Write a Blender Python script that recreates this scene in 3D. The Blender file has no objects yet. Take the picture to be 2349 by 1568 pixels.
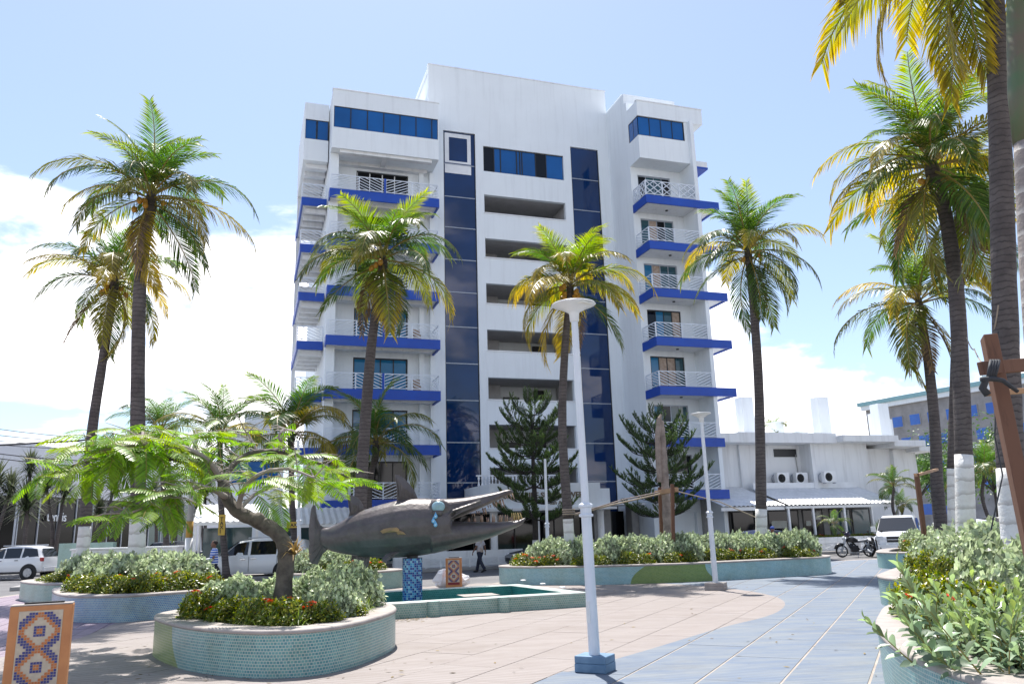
import bpy, bmesh, math, random
import numpy as np
from mathutils import Vector, Matrix
rnd = random.Random(7)
R = math.radians
sc = bpy.context.scene
col = sc.collection
# ------------------------------------------------------------------ camera
PW, PH, FPX = 2349.0, 1568.0, 1817.3
PITCH, ROLL, THETA, HC = R(13.342), R(1.672), R(18.51), 1.65
_fw = Vector((0, math.cos(PITCH), math.sin(PITCH)))
_u0 = Vector((0, -math.sin(PITCH), math.cos(PITCH)))
_r0 = Vector((1, 0, 0))
_rt = math.cos(ROLL)*_r0 - math.sin(ROLL)*_u0
_up = math.sin(ROLL)*_r0 + math.cos(ROLL)*_u0
cam_d = bpy.data.cameras.new('camera')
cam_d.sensor_width = 36.0
cam_d.lens = FPX/PW*36.0
cam_d.clip_end = 3000
cam = bpy.data.objects.new('camera', cam_d)
col.objects.link(cam)
cam.matrix_world = Matrix(((_rt.x, _up.x, -_fw.x, 0), (_rt.y, _up.y, -_fw.y, 0), (_rt.z, _up.z, -_fw.z, HC), (0, 0, 0, 1)))
sc.camera = cam
# ------------------------------------------------------------------ light
SUN_EL, SUN_AZ = R(67), R(-12)          # azimuth measured from +Y towards +X
sdir = Vector((math.sin(SUN_AZ)*math.cos(SUN_EL), math.cos(SUN_AZ)*math.cos(SUN_EL), math.sin(SUN_EL)))
sun_d = bpy.data.lights.new('sun', 'SUN')
sun_d.energy = 3.4
sun_d.angle = R(0.53)
sun_d.color = (1.0, 0.955, 0.89)
sun = bpy.data.objects.new('sun', sun_d)
col.objects.link(sun)
sun.rotation_euler = sdir.to_track_quat('Z', 'Y').to_euler()
sun.location = (0, 0, 60)
world = bpy.data.worlds.new('World')
sc.world = world
world.use_nodes = True
nt = world.node_tree
for n in list(nt.nodes): nt.nodes.remove(n)
def wn(t, **k):
    n = nt.nodes.new(t)
    for a, b in k.items(): setattr(n, a, b)
    return n
sky = wn('ShaderNodeTexSky', sky_type='NISHITA', sun_disc=False)
sky.sun_elevation = SUN_EL; sky.sun_rotation = SUN_AZ
sky.air_density = 1.0; sky.dust_density = 0.6; sky.ozone_density = 3.6
tc = wn('ShaderNodeTexCoord')
sep = wn('ShaderNodeSeparateXYZ'); nt.links.new(tc.outputs['Generated'], sep.inputs[0])
zadd = wn('ShaderNodeMath', operation='ADD'); nt.links.new(sep.outputs['Z'], zadd.inputs[0]); zadd.inputs[1].default_value = 0.35
zmax = wn('ShaderNodeMath', operation='MAXIMUM'); nt.links.new(zadd.outputs[0], zmax.inputs[0]); zmax.inputs[1].default_value = 0.2
dv = wn('ShaderNodeVectorMath', operation='DIVIDE'); nt.links.new(tc.outputs['Generated'], dv.inputs[0])
cz = wn('ShaderNodeCombineXYZ')
for i in range(3): nt.links.new(zmax.outputs[0], cz.inputs[i])
nt.links.new(cz.outputs[0], dv.inputs[1])
cmap = wn('ShaderNodeMapping'); nt.links.new(dv.outputs[0], cmap.inputs[0])
cmap.inputs['Location'].default_value = CLOUD_LOC = (3.1, 1.15, 0.4)
cmap.inputs['Scale'].default_value = (1.0, 1.0, 1.7)
cn = wn('ShaderNodeTexNoise'); nt.links.new(cmap.outputs[0], cn.inputs['Vector'])
cn.inputs['Scale'].default_value = 1.5; cn.inputs['Detail'].default_value = 9; cn.inputs['Roughness'].default_value = 0.56; cn.inputs['Distortion'].default_value = 0.25
# thicker towards the horizon, as layers of cumulus stack up along the line of sight
hz = wn('ShaderNodeMapRange'); nt.links.new(sep.outputs['Z'], hz.inputs['Value'])
hz.inputs['From Min'].default_value = 0.02; hz.inputs['From Max'].default_value = 0.5
hz.inputs['To Min'].default_value = 0.13; hz.inputs['To Max'].default_value = -0.1
ad = wn('ShaderNodeMath', operation='ADD'); nt.links.new(cn.outputs['Fac'], ad.inputs[0]); nt.links.new(hz.outputs[0], ad.inputs[1])
cr = wn('ShaderNodeMapRange', interpolation_type='SMOOTHSTEP'); nt.links.new(ad.outputs[0], cr.inputs['Value'])
cr.inputs['From Min'].default_value = 0.54; cr.inputs['From Max'].default_value = 0.63; cr.inputs['To Min'].default_value = 0.09   # thin veil of high cloud everywhere
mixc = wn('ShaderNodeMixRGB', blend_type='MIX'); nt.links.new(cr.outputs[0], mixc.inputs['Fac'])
nt.links.new(sky.outputs[0], mixc.inputs['Color1'])
CLOUD_W = 11.5  # cloud brightness raised past visible white, adds fill light on the shaded facade
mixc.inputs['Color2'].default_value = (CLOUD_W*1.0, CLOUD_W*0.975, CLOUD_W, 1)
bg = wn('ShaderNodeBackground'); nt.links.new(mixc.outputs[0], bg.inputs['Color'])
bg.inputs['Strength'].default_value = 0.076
wo = wn('ShaderNodeOutputWorld'); nt.links.new(bg.outputs[0], wo.inputs['Surface'])
sc.view_settings.view_transform = 'Standard'
sc.view_settings.look = 'None'
sc.view_settings.exposure = 1.36
sc.view_settings.gamma = 1.0
sc.view_settings.use_curve_mapping = False
sc.render.film_transparent = False
sc.cycles.max_bounces = 8
sc.cycles.transparent_max_bounces = 8
sc.cycles.caustics_reflective = False
sc.cycles.caustics_refractive = False

# ------------------------------------------------------------------ pixel helpers (pixels of a 2349 x 1568 view of the photo)
CAM = Vector((0, 0, HC))
def ray(x, y): return _rt*(x-PW/2) - _up*(y-PH/2) + _fw*FPX
def G(x, y, z=0.0):
    d = ray(x, y); return CAM + d*((z-HC)/d.z)
def at(x, y, Y):
    d = ray(x, y); return CAM + d*(Y/d.y)
def pxm(x, y, Y):            # metres per pixel there
    d = ray(x, y); return (Y/d.y)*(1.0)

# ------------------------------------------------------------------ scene helpers
def tag(o, label=None, cat=None, group=None, kind=None):
    if label: o['label'] = label
    if cat: o['category'] = cat
    if group: o['group'] = group
    if kind: o['kind'] = kind
    return o
def thing(name, label, cat, loc=(0, 0, 0), rz=0.0, group=None):
    o = bpy.data.objects.new(name, None); col.objects.link(o)
    o.empty_display_size = 0.2
    o.location = loc; o.rotation_euler = (0, 0, rz)
    return tag(o, label, cat, group)
def inst(name, mesh, parent=None, loc=(0, 0, 0), rot=(0, 0, 0), scale=(1, 1, 1)):
    o = bpy.data.objects.new(name, mesh); col.objects.link(o)
    o.parent = parent; o.location = loc; o.rotation_euler = rot
    o.scale = (scale,)*3 if isinstance(scale, (int, float)) else scale
    return o
def struct(o):
    o['kind'] = 'structure'; return o
def copy_tree(o, parent=None, **k):
    c = o.copy(); col.objects.link(c); c.parent = parent
    for ch in list(o.children): copy_tree(ch, c)
    return c

class MB:
    """collects geometry for one mesh"""
    def __init__(s): s.v = []; s.f = []; s.m = []; s.uv = None; s.t = None
    def add(s, vs, fs, mi=0):
        b = len(s.v); s.v.extend([tuple(p) for p in vs])
        for f in fs: s.f.append(tuple(b+i for i in f)); s.m.append(mi)
        return b
    def box(s, x0, x1, y0, y1, z0, z1, mi=0, M=None):
        vs = [(x0,y0,z0),(x1,y0,z0),(x1,y1,z0),(x0,y1,z0),(x0,y0,z1),(x1,y0,z1),(x1,y1,z1),(x0,y1,z1)]
        if M is not None: vs = [M @ Vector(p) for p in vs]
        s.add(vs, [(0,3,2,1),(4,5,6,7),(0,1,5,4),(1,2,6,5),(2,3,7,6),(3,0,4,7)], mi); return s
    def bar(s, a, b, w, h=None, mi=0):
        """rectangular bar from a to b"""
        a = Vector(a); b = Vector(b); d = b-a; L = d.length
        if L < 1e-6: return s
        h = w if h is None else h
        q = d.to_track_quat('X', 'Z').to_matrix().to_4x4()
        M = Matrix.Translation(a) @ q
        return s.box(0, L, -w/2, w/2, -h/2, h/2, mi, M)
    def tube(s, pts, rad, n=8, mi=0, cap=True, squash=None):
        pts = [Vector(p) for p in pts]; N = len(pts)
        if isinstance(rad, (int, float)): rad = [rad]*N
        base = len(s.v); prev = None
        for i, p in enumerate(pts):
            d = (pts[min(i+1, N-1)]-pts[max(i-1, 0)]).normalized()
            if prev is None:
                ref = Vector((0, 0, 1)) if abs(d.z) < 0.95 else Vector((1, 0, 0))
                e1 = d.cross(ref).normalized()
            else:
                e1 = (prev - d*prev.dot(d)).normalized()
            prev = e1; e2 = d.cross(e1)
            for k in range(n):
                a = 2*math.pi*k/n
                s.v.append(tuple(p + (e1*math.cos(a) + e2*math.sin(a))*rad[i]))
        for i in range(N-1):
            for k in range(n):
                k2 = (k+1) % n
                s.f.append((base+i*n+k, base+i*n+k2, base+(i+1)*n+k2, base+(i+1)*n+k)); s.m.append(mi)
        if cap:
            s.f.append(tuple(base+k for k in reversed(range(n)))); s.m.append(mi)
            s.f.append(tuple(base+(N-1)*n+k for k in range(n))); s.m.append(mi)
        return s
    def lathe(s, prof, n=16, c=(0, 0, 0), mi=0, M=None, cap=True):
        """prof: list of (r, z)"""
        base = len(s.v); N = len(prof)
        for r, z in prof:
            for k in range(n):
                a = 2*math.pi*k/n
                p = Vector((c[0]+r*math.cos(a), c[1]+r*math.sin(a), c[2]+z))
                if M is not None: p = M @ p
                s.v.append(tuple(p))
        for i in range(N-1):
            for k in range(n):
                k2 = (k+1) % n
                s.f.append((base+i*n+k, base+i*n+k2, base+(i+1)*n+k2, base+(i+1)*n+k)); s.m.append(mi)
        if not cap: return s
        if prof[0][0] > 1e-5: s.f.append(tuple(base+k for k in reversed(range(n)))); s.m.append(mi)
        if prof[-1][0] > 1e-5: s.f.append(tuple(base+(N-1)*n+k for k in range(n))); s.m.append(mi)
        return s
    def prism(s, poly, z0, z1, mi=0):
        n = len(poly)
        vs = [(p[0], p[1], z0) for p in poly]+[(p[0], p[1], z1) for p in poly]
        fs = [tuple(reversed(range(n))), tuple(range(n, 2*n))]+[(i, (i+1) % n, n+(i+1) % n, n+i) for i in range(n)]
        s.add(vs, fs, mi); return s
    def prism_y(s, poly, y0, y1, mi=0):
        """polygon in the x-z plane extruded along y"""
        n = len(poly)
        vs = [(p[0], y0, p[1]) for p in poly]+[(p[0], y1, p[1]) for p in poly]
        fs = [tuple(range(n)), tuple(reversed(range(n, 2*n)))]+[(i, n+i, n+(i+1) % n, (i+1) % n) for i in range(n)]
        s.add(vs, fs, mi); return s
    def loft(s, rings, mi=0, cap=True, closed=True):
        n = len(rings[0]); base = len(s.v)
        for r in rings: s.v.extend([tuple(p) for p in r])
        for i in range(len(rings)-1):
            for k in range(n if closed else n-1):
                k2 = (k+1) % n
                s.f.append((base+i*n+k, base+i*n+k2, base+(i+1)*n+k2, base+(i+1)*n+k)); s.m.append(mi)
        if cap:
            s.f.append(tuple(base+k for k in reversed(range(n)))); s.m.append(mi)
            s.f.append(tuple(base+(len(rings)-1)*n+k for k in range(n))); s.m.append(mi)
        return s
    def sphere(s, c, r, n=10, m=6, mi=0, M=None):
        rx, ry, rz = (r, r, r) if isinstance(r, (int, float)) else r
        rings = []
        for i in range(m+1):
            a = -math.pi/2 + math.pi*i/m
            rings.append([(c[0]+rx*max(math.cos(a), 0.01)*math.cos(2*math.pi*k/n), c[1]+ry*max(math.cos(a), 0.01)*math.sin(2*math.pi*k/n), c[2]+rz*math.sin(a)) for k in range(n)])
        if M is not None: rings = [[tuple(M @ Vector(p)) for p in r_] for r_ in rings]
        return s.loft(rings, mi)
    def mesh(s, name, mats=None, smooth=False, recalc=True):
        me = bpy.data.meshes.new(name)
        me.from_pydata(s.v, [], s.f)
        if mats is not None:
            if not isinstance(mats, (list, tuple)): mats = [mats]
            for m in mats: me.materials.append(m)
            if len(mats) > 1: me.polygons.foreach_set('material_index', s.m)
        if s.uv is not None:
            l = me.uv_layers.new(name='UVMap')
            vi = np.empty(len(me.loops), dtype=np.int32); me.loops.foreach_get('vertex_index', vi)
            uv = np.array(s.uv, dtype=np.float32)[vi] if len(s.uv) == len(s.v) else np.array(s.uv, dtype=np.float32)
            l.data.foreach_set('uv', uv.ravel())
        if s.t is not None:
            a = me.attributes.new('t', 'FLOAT', 'POINT'); a.data.foreach_set('value', np.array(s.t, dtype=np.float32))
        if recalc:
            bm = bmesh.new(); bm.from_mesh(me); bmesh.ops.recalc_face_normals(bm, faces=bm.faces); bm.to_mesh(me); bm.free()
        if smooth: me.polygons.foreach_set('use_smooth', [True]*len(me.polygons))
        me.update()
        return me
    def build(s, name, mats=None, parent=None, smooth=False, loc=(0, 0, 0), rot=(0, 0, 0), bevel=0.0, recalc=True):
        o = inst(name, s.mesh(name, mats, smooth, recalc), parent, loc, rot)
        if bevel:
            b = o.modifiers.new('bevel', 'BEVEL'); b.width = bevel; b.segments = 2; b.limit_method = 'ANGLE'; b.angle_limit = R(40)
        return o

# ------------------------------------------------------------------ materials
def new_mat(name):
    m = bpy.data.materials.new(name); m.use_nodes = True
    t = m.node_tree
    p = t.nodes['Principled BSDF']
    return m, t, p
def lk(t, a, b): t.links.new(a, b)
def noise_col(t, c1, c2, scale, detail=4, lo=0.35, hi=0.65, coord='Object', rough=0.6, vec=None):
    if vec is None:
        tc = t.nodes.new('ShaderNodeTexCoord'); vec = tc.outputs[coord]
    n = t.nodes.new('ShaderNodeTexNoise'); n.inputs['Scale'].default_value = scale; n.inputs['Detail'].default_value = detail; n.inputs['Roughness'].default_value = rough
    lk(t, vec, n.inputs['Vector'])
    r = t.nodes.new('ShaderNodeMapRange'); r.inputs['From Min'].default_value = lo; r.inputs['From Max'].default_value = hi
    lk(t, n.outputs['Fac'], r.inputs['Value'])
    mx = t.nodes.new('ShaderNodeMixRGB'); lk(t, r.outputs[0], mx.inputs['Fac'])
    mx.inputs['Color1'].default_value = (*c1, 1); mx.inputs['Color2'].default_value = (*c2, 1)
    return mx, n
def bump(t, p, src, strength=0.3, dist=0.02):
    b = t.nodes.new('ShaderNodeBump'); b.inputs['Strength'].default_value = strength; b.inputs['Distance'].default_value = dist
    lk(t, src, b.inputs['Height']); lk(t, b.outputs[0], p.inputs['Normal']); return b
def simple(name, c, rough=0.6, c2=None, scale=3.0, metal=0.0, bmp=0.0, bscale=40.0, bdist=0.01, spec=0.5, coat=0.0, coord='Object'):
    m, t, p = new_mat(name)
    p.inputs['Roughness'].default_value = rough; p.inputs['Metallic'].default_value = metal
    p.inputs['Specular IOR Level'].default_value = spec
    if coat: p.inputs['Coat Weight'].default_value = coat; p.inputs['Coat Roughness'].default_value = 0.04
    if c2 is None: c2 = tuple(x*0.86 for x in c)
    mx, n = noise_col(t, c, c2, scale, coord=coord); lk(t, mx.outputs[0], p.inputs['Base Color'])
    if bmp:
        tc = t.nodes.new('ShaderNodeTexCoord'); n2 = t.nodes.new('ShaderNodeTexNoise'); n2.inputs['Scale'].default_value = bscale; n2.inputs['Detail'].default_value = 5
        lk(t, tc.outputs[coord], n2.inputs['Vector']); bump(t, p, n2.outputs['Fac'], bmp, bdist)
    return m
def streaky(name, c, stain, amt=0.5, rough=0.75):
    """painted render with rain streaks and blotches"""
    m, t, p = new_mat(name); p.inputs['Roughness'].default_value = rough
    tc = t.nodes.new('ShaderNodeTexCoord'); mp = t.nodes.new('ShaderNodeMapping'); lk(t, tc.outputs['Object'], mp.inputs[0]); mp.inputs['Scale'].default_value = (1.6, 1.6, 0.12)
    a, _ = noise_col(t, c, stain, 2.0, 6, 0.5, 0.5+0.4/max(amt, .05), vec=mp.outputs[0])
    b, n2 = noise_col(t, c, tuple(x*0.93 for x in c), 0.5, 5)
    mx = t.nodes.new('ShaderNodeMixRGB'); mx.blend_type = 'MULTIPLY'; mx.inputs['Fac'].default_value = 0.6
    lk(t, a.outputs[0], mx.inputs['Color1']); lk(t, b.outputs[0], mx.inputs['Color2']); lk(t, mx.outputs[0], p.inputs['Base Color'])
    n3 = t.nodes.new('ShaderNodeTexNoise'); n3.inputs['Scale'].default_value = 18; n3.inputs['Detail'].default_value = 6; lk(t, tc.outputs['Object'], n3.inputs['Vector'])
    bump(t, p, n3.outputs['Fac'], 0.12, 0.01)
    return m
def glass_mat(name, c, rough=0.03, spec=0.9, c2=None):
    m, t, p = new_mat(name)
    p.inputs['Roughness'].default_value = rough; p.inputs['Specular IOR Level'].default_value = spec
    mx, n = noise_col(t, c, c2 or tuple(x*0.7 for x in c), 0.35, 2); lk(t, mx.outputs[0], p.inputs['Base Color'])
    tc = t.nodes.new('ShaderNodeTexCoord'); n2 = t.nodes.new('ShaderNodeTexNoise'); n2.inputs['Scale'].default_value = 0.8; n2.inputs['Detail'].default_value = 1
    lk(t, tc.outputs['Object'], n2.inputs['Vector']); bump(t, p, n2.outputs['Fac'], 0.06, 0.05)
    return m
def leaf_mat(name, base, tip, dry=None, rough=0.4, trans=0.4, tlo=0.5, thi=1.0, var=0.25, spec=0.5):
    """foliage: colour runs from base to tip along attribute t, varies by object, lets light through"""
    m, t, p = new_mat(name)
    p.inputs['Roughness'].default_value = rough; p.inputs['Specular IOR Level'].default_value = spec
    at_ = t.nodes.new('ShaderNodeAttribute'); at_.attribute_name = 't'
    oi = t.nodes.new('ShaderNodeObjectInfo')
    r = t.nodes.new('ShaderNodeMapRange'); r.inputs['From Min'].default_value = tlo; r.inputs['From Max'].default_value = thi
    lk(t, at_.outputs['Fac'], r.inputs['Value'])
    mx = t.nodes.new('ShaderNodeMixRGB'); lk(t, r.outputs[0], mx.inputs['Fac'])
    mx.inputs['Color1'].default_value = (*base, 1); mx.inputs['Color2'].default_value = (*tip, 1)
    last = mx
    if dry:
        r2 = t.nodes.new('ShaderNodeMapRange'); r2.inputs['From Min'].default_value = 0.62; r2.inputs['From Max'].default_value = 1.0; r2.inputs['To Max'].default_value = 0.75
        lk(t, oi.outputs['Random'], r2.inputs['Value'])
        m2 = t.nodes.new('ShaderNodeMixRGB'); lk(t, r2.outputs[0], m2.inputs['Fac']); lk(t, last.outputs[0], m2.inputs['Color1']); m2.inputs['Color2'].default_value = (*dry, 1); last = m2
    hs = t.nodes.new('ShaderNodeHueSaturation'); lk(t, last.outputs[0], hs.inputs['Color'])
    geo = t.nodes.new('ShaderNodeNewGeometry')
    rr = t.nodes.new('ShaderNodeMapRange'); lk(t, geo.outputs['Random Per Island'], rr.inputs['Value'])
    rr.inputs['To Min'].default_value = 1-var*1.6; rr.inputs['To Max'].default_value = 1+var*1.6
    lk(t, rr.outputs[0], hs.inputs['Value'])
    lk(t, hs.outputs[0], p.inputs['Base Color'])
    if trans:
        tr = t.nodes.new('ShaderNodeBsdfTranslucent')
        hs2 = t.nodes.new('ShaderNodeHueSaturation'); hs2.inputs['Saturation'].default_value = 1.15; hs2.inputs['Value'].default_value = 1.55; lk(t, hs.outputs[0], hs2.inputs['Color'])
        lk(t, hs2.outputs[0], tr.inputs['Color'])
        ms = t.nodes.new('ShaderNodeMixShader'); ms.inputs[0].default_value = trans
        lk(t, p.outputs[0], ms.inputs[1]); lk(t, tr.outputs[0], ms.inputs[2])
        lk(t, ms.outputs[0], t.nodes['Material Output'].inputs['Surface'])
    return m
M = {}
M['white'] = streaky('white_paint', (0.85, 0.88, 0.90), (0.62, 0.64, 0.66), 0.55)
M['white_old'] = streaky('white_weathered', (0.83, 0.84, 0.85), (0.5, 0.5, 0.5), 0.8)
M['white_clean'] = simple('white_enamel', (0.80, 0.81, 0.82), 0.4, scale=1.0)
M['blue'] = simple('blue_paint', (0.003, 0.062, 0.40), 0.45, (0.003, 0.05, 0.34), 1.0)
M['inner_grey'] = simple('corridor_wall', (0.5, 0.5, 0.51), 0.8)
M['concrete'] = simple('concrete', (0.36, 0.35, 0.34), 0.85, (0.27, 0.265, 0.26), 1.5, bmp=0.2)
M['glass_tower'] = glass_mat('tower_glass', (0.003, 0.026, 0.105), 0.03, 0.6)
M['glass_blue'] = glass_mat('blue_glass', (0.003, 0.10, 0.34), 0.06, 0.5)
M['glass_sky'] = glass_mat('painted_sky_glass', (0.02, 0.17, 0.34), 0.05, 0.6)  # reflection of the sky painted into the pane colour
M['glass_dark'] = glass_mat('dark_glass', (0.004, 0.005, 0.007), 0.05, 0.35)
M['glass_black'] = glass_mat('black_glass', (0.003, 0.0035, 0.005), 0.08, 0.12)
M['glass_teal'] = glass_mat('teal_glass', (0.03, 0.09, 0.11), 0.06, 0.7)
M['frame_dark'] = simple('dark_frame', (0.015, 0.016, 0.018), 0.4)
M['steel'] = simple('grey_steel', (0.35, 0.38, 0.43), 0.4, metal=0.3)
M['asphalt'] = simple('asphalt', (0.15, 0.148, 0.152), 0.9, (0.115, 0.113, 0.118), 0.6, bmp=0.4, bscale=60, coord='Object')
M['pavement'] = simple('pavement_concrete', (0.33, 0.32, 0.31), 0.9, (0.26, 0.25, 0.245), 0.8, bmp=0.2)
M['curtain'] = simple('curtain_cloth', (0.45, 0.36, 0.29), 0.9, (0.3, 0.22, 0.17), 6)
M['black'] = simple('black_rubber', (0.012, 0.012, 0.013), 0.7)
M['dark_metal'] = simple('dark_metal', (0.03, 0.03, 0.034), 0.4, metal=0.5)
M['chrome'] = simple('chrome', (0.7, 0.7, 0.72), 0.2, metal=1.0)
# ================================================================== ground, road, plaza
def spline(pts, n=8, closed=True):
    out = []; N = len(pts)
    for i in range(N if closed else N-1):
        p0, p1, p2, p3 = (Vector(pts[(i+k-1) % N]) if closed else Vector(pts[min(max(i+k-1, 0), N-1)]) for k in range(4))
        for j in range(n):
            t = j/n
            out.append(0.5*((2*p1)+(p2-p0)*t+(2*p0-5*p1+4*p2-p3)*t*t+(3*p1-p0-3*p2+p3)*t*t*t))
    if not closed: out.append(Vector(pts[-1]))
    return out
g_ = MB().box(-1500, 1500, -300, 2500, -0.34, -0.142)
struct(g_.build('ground', simple('dry_ground', (0.25, 0.24, 0.22), 0.95, (0.2, 0.19, 0.17), 0.05)))
Uv = Vector((math.cos(THETA), math.sin(THETA), 0)); Wv = Vector((-math.sin(THETA), math.cos(THETA), 0))
HO = Vector((0, 48.0, 0))
def FW(u, w, z=0): return HO + Uv*u + Wv*w + Vector((0, 0, z))
rd = MB(); P = [FW(-140, -70), FW(140, -70), FW(140, 60), FW(-140, 60)]
rd.add([(p.x, p.y, -0.136) for p in P], [(0, 1, 2, 3)])
struct(rd.build('road', M['asphalt']))
def strip(name, poly, z0, z1, m, bevel=0):
    b = MB(); b.prism([(p[0], p[1]) for p in poly], z0, z1); return struct(b.build(name, m, bevel=bevel))
# far pavement along the buildings
kb = [FW(-24, -8.2), FW(60, -8.2), FW(60, 30), FW(-24, 30)]
strip('pavement_far', kb, -0.13, 0.02, M['pavement'], 0.02)
strip('pavement_left', [(-75, 47), (-33, 45.5), (-19, 47), (-19, 90), (-75, 90)], -0.13, 0.013, M['pavement'], 0.02)
# plaza base
PLZ = [(-26, -14), (26, -14), (34, 42.6), (14, 35.4), (9, 30.6), (0, 28.4), (-1.3, 26.1), (-3.3, 25.7), (-4.2, 28.0), (-10, 28.4), (-17.2, 28.3), (-16.9, 22.6), (-26, 17)]
strip('plaza', PLZ, -0.135, -0.006, simple('grout', (0.37, 0.33, 0.29), 0.9, (0.29, 0.25, 0.22), 3.0))
def inside(p, poly):
    c = False; n = len(poly)
    for i in range(n):
        x1, y1 = poly[i][0], poly[i][1]; x2, y2 = poly[(i+1) % n][0], poly[(i+1) % n][1]
        if (y1 > p[1]) != (y2 > p[1]) and p[0] < (x2-x1)*(p[1]-y1)/(y2-y1)+x1: c = not c
    return c
def clip(subject, clipper):
    out = list(subject); n = len(clipper)
    for i in range(n):
        a = clipper[i]; b = clipper[(i+1) % n]
        def side(p): return (b[0]-a[0])*(p[1]-a[1])-(b[1]-a[1])*(p[0]-a[0])
        inp = out; out = []
        for k in range(len(inp)):
            p, q = inp[k], inp[(k+1) % len(inp)]
            sp, sq = side(p), side(q)
            if sp >= 0: out.append(p)
            if (sp >= 0) != (sq >= 0):
                t = sp/(sp-sq); out.append((p[0]+(q[0]-p[0])*t, p[1]+(q[1]-p[1])*t))
        if not out: return []
    return out
def area(p): return 0.5*sum(p[i][0]*p[(i+1) % len(p)][1]-p[(i+1) % len(p)][0]*p[i][1] for i in range(len(p)))
def rib_mat(name, c1, c2, groove, pitch=0.1, cross=False, deep=0.75):
    m, t, p = new_mat(name); p.inputs['Roughness'].default_value = 0.7
    tc = t.nodes.new('ShaderNodeTexCoord'); sx = t.nodes.new('ShaderNodeSeparateXYZ'); lk(t, tc.outputs['Object'], sx.inputs[0])
    geo = t.nodes.new('ShaderNodeNewGeometry')
    mp = t.nodes.new('ShaderNodeMapping'); lk(t, geo.outputs['Position'], mp.inputs[0]); mp.inputs['Rotation'].default_value = (0, 0, R(-28)); mp.inputs['Scale'].default_value = (0.9, 3.2, 1)
    a, _ = noise_col(t, c1, c2, 1.1, 6, 0.38, 0.62, vec=mp.outputs[0], rough=0.68)
    oi = t.nodes.new('ShaderNodeObjectInfo'); hs = t.nodes.new('ShaderNodeHueSaturation')
    rr = t.nodes.new('ShaderNodeMapRange'); lk(t, oi.outputs['Random'], rr.inputs['Value']); rr.inputs['To Min'].default_value = 0.965; rr.inputs['To Max'].default_value = 1.02
    lk(t, rr.outputs[0], hs.inputs['Value']); lk(t, a.outputs[0], hs.inputs['Color'])
    def groove_mask(sock):
        d = t.nodes.new('ShaderNodeMath'); d.operation = 'DIVIDE'; lk(t, sock, d.inputs[0]); d.inputs[1].default_value = pitch
        f = t.nodes.new('ShaderNodeMath'); f.operation = 'PINGPONG'; lk(t, d.outputs[0], f.inputs[0]); f.inputs[1].default_value = 0.5
        r = t.nodes.new('ShaderNodeMapRange'); r.interpolation_type = 'SMOOTHSTEP'; lk(t, f.outputs[0], r.inputs['Value']); r.inputs['From Min'].default_value = 0.03; r.inputs['From Max'].default_value = 0.14
        return r
    r = groove_mask(sx.outputs['X']); h = r.outputs[0]
    if cross:
        r2 = groove_mask(sx.outputs['Y']); mm = t.nodes.new('ShaderNodeMath'); mm.operation = 'MINIMUM'; lk(t, h, mm.inputs[0]); lk(t, r2.outputs[0], mm.inputs[1]); h = mm.outputs[0]
    g = t.nodes.new('ShaderNodeMixRGB'); g.inputs['Color1'].default_value = (*groove, 1); lk(t, hs.outputs[0], g.inputs['Color2'])
    md = t.nodes.new('ShaderNodeMapRange'); lk(t, h, md.inputs['Value']); md.inputs['To Min'].default_value = 1-deep; lk(t, md.outputs[0], g.inputs['Fac'])
    st, _ = noise_col(t, (1, 1, 1), (0.80, 0.76, 0.72), 0.55, 8, 0.52, 0.78, vec=geo.outputs['Position'], rough=0.7)
    sp2, _ = noise_col(t, (1, 1, 1), (0.7, 0.66, 0.62), 7.0, 3, 0.68, 0.74, vec=geo.outputs['Position'])
    m1 = t.nodes.new('ShaderNodeMixRGB'); m1.blend_type = 'MULTIPLY'; m1.inputs['Fac'].default_value = 1.0; lk(t, g.outputs[0], m1.inputs['Color1']); lk(t, st.outputs[0], m1.inputs['Color2'])
    m2 = t.nodes.new('ShaderNodeMixRGB'); m2.blend_type = 'MULTIPLY'; m2.inputs['Fac'].default_value = 1.0; lk(t, m1.outputs[0], m2.inputs['Color1']); lk(t, sp2.outputs[0], m2.inputs['Color2'])
    lk(t, m2.outputs[0], p.inputs['Base Color']); bump(t, p, h, 0.5, 0.006)
    return m
M['tile_tan'] = rib_mat('tan_paver', (0.262, 0.232, 0.22), (0.226, 0.195, 0.182), (0.14, 0.11, 0.098), deep=0.65)
M['tile_blue'] = rib_mat('blue_paver', (0.175, 0.197, 0.22), (0.11, 0.147, 0.21), (0.085, 0.105, 0.135), deep=0.6)
M['tile_purple'] = rib_mat('purple_paver', (0.26, 0.21, 0.255), (0.215, 0.165, 0.215), (0.15, 0.11, 0.15), 0.28, True, 0.8)
curve = [(0.01, 9.35), (1.47, 11.21), (3.24, 13.67), (4.36, 15.02), (5.05, 16.17), (5.63, 17.7), (5.87, 19.34), (5.67, 21.22), (4.98, 23.15), (3.6, 25.4)]
curve = [(-9.0, -13.5), (-5.5, 0.0), (-2.2, 6.3)]+curve
cs = [(p.x, p.y) for p in spline([(x, y, 0) for x, y in curve], 6, False)]
pur = [(-8.2, -13.5), (-8.0, 6), (-7.9, 12.4), (-7.75, 14.2), (-8.4, 17.2), (-9.3, 20), (-11.5, 24), (-13, 28)]
ps = [(p.x, p.y) for p in spline([(x, y, 0) for x, y in pur], 5, False)]
REG = {'tile_tan': ps+[(-2.5, 29.5)]+list(reversed(cs)),
       'tile_blue': cs+[(-2.0, 30.0), (14, 34.8), (24, 38.5), (22, 12), (12, -13.5)],
       'tile_purple': [(-25, -13.5)]+ps+[(-16.9, 27.8), (-16.5, 22.8), (-25, 17.4)]}
for k in REG:
    if area(REG[k]) < 0: REG[k].reverse()
d_ = G(1937, 1342)-G(1663, 1568); TA = math.atan2(d_.y, d_.x)
ca, sa = math.cos(TA), math.sin(TA)
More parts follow.
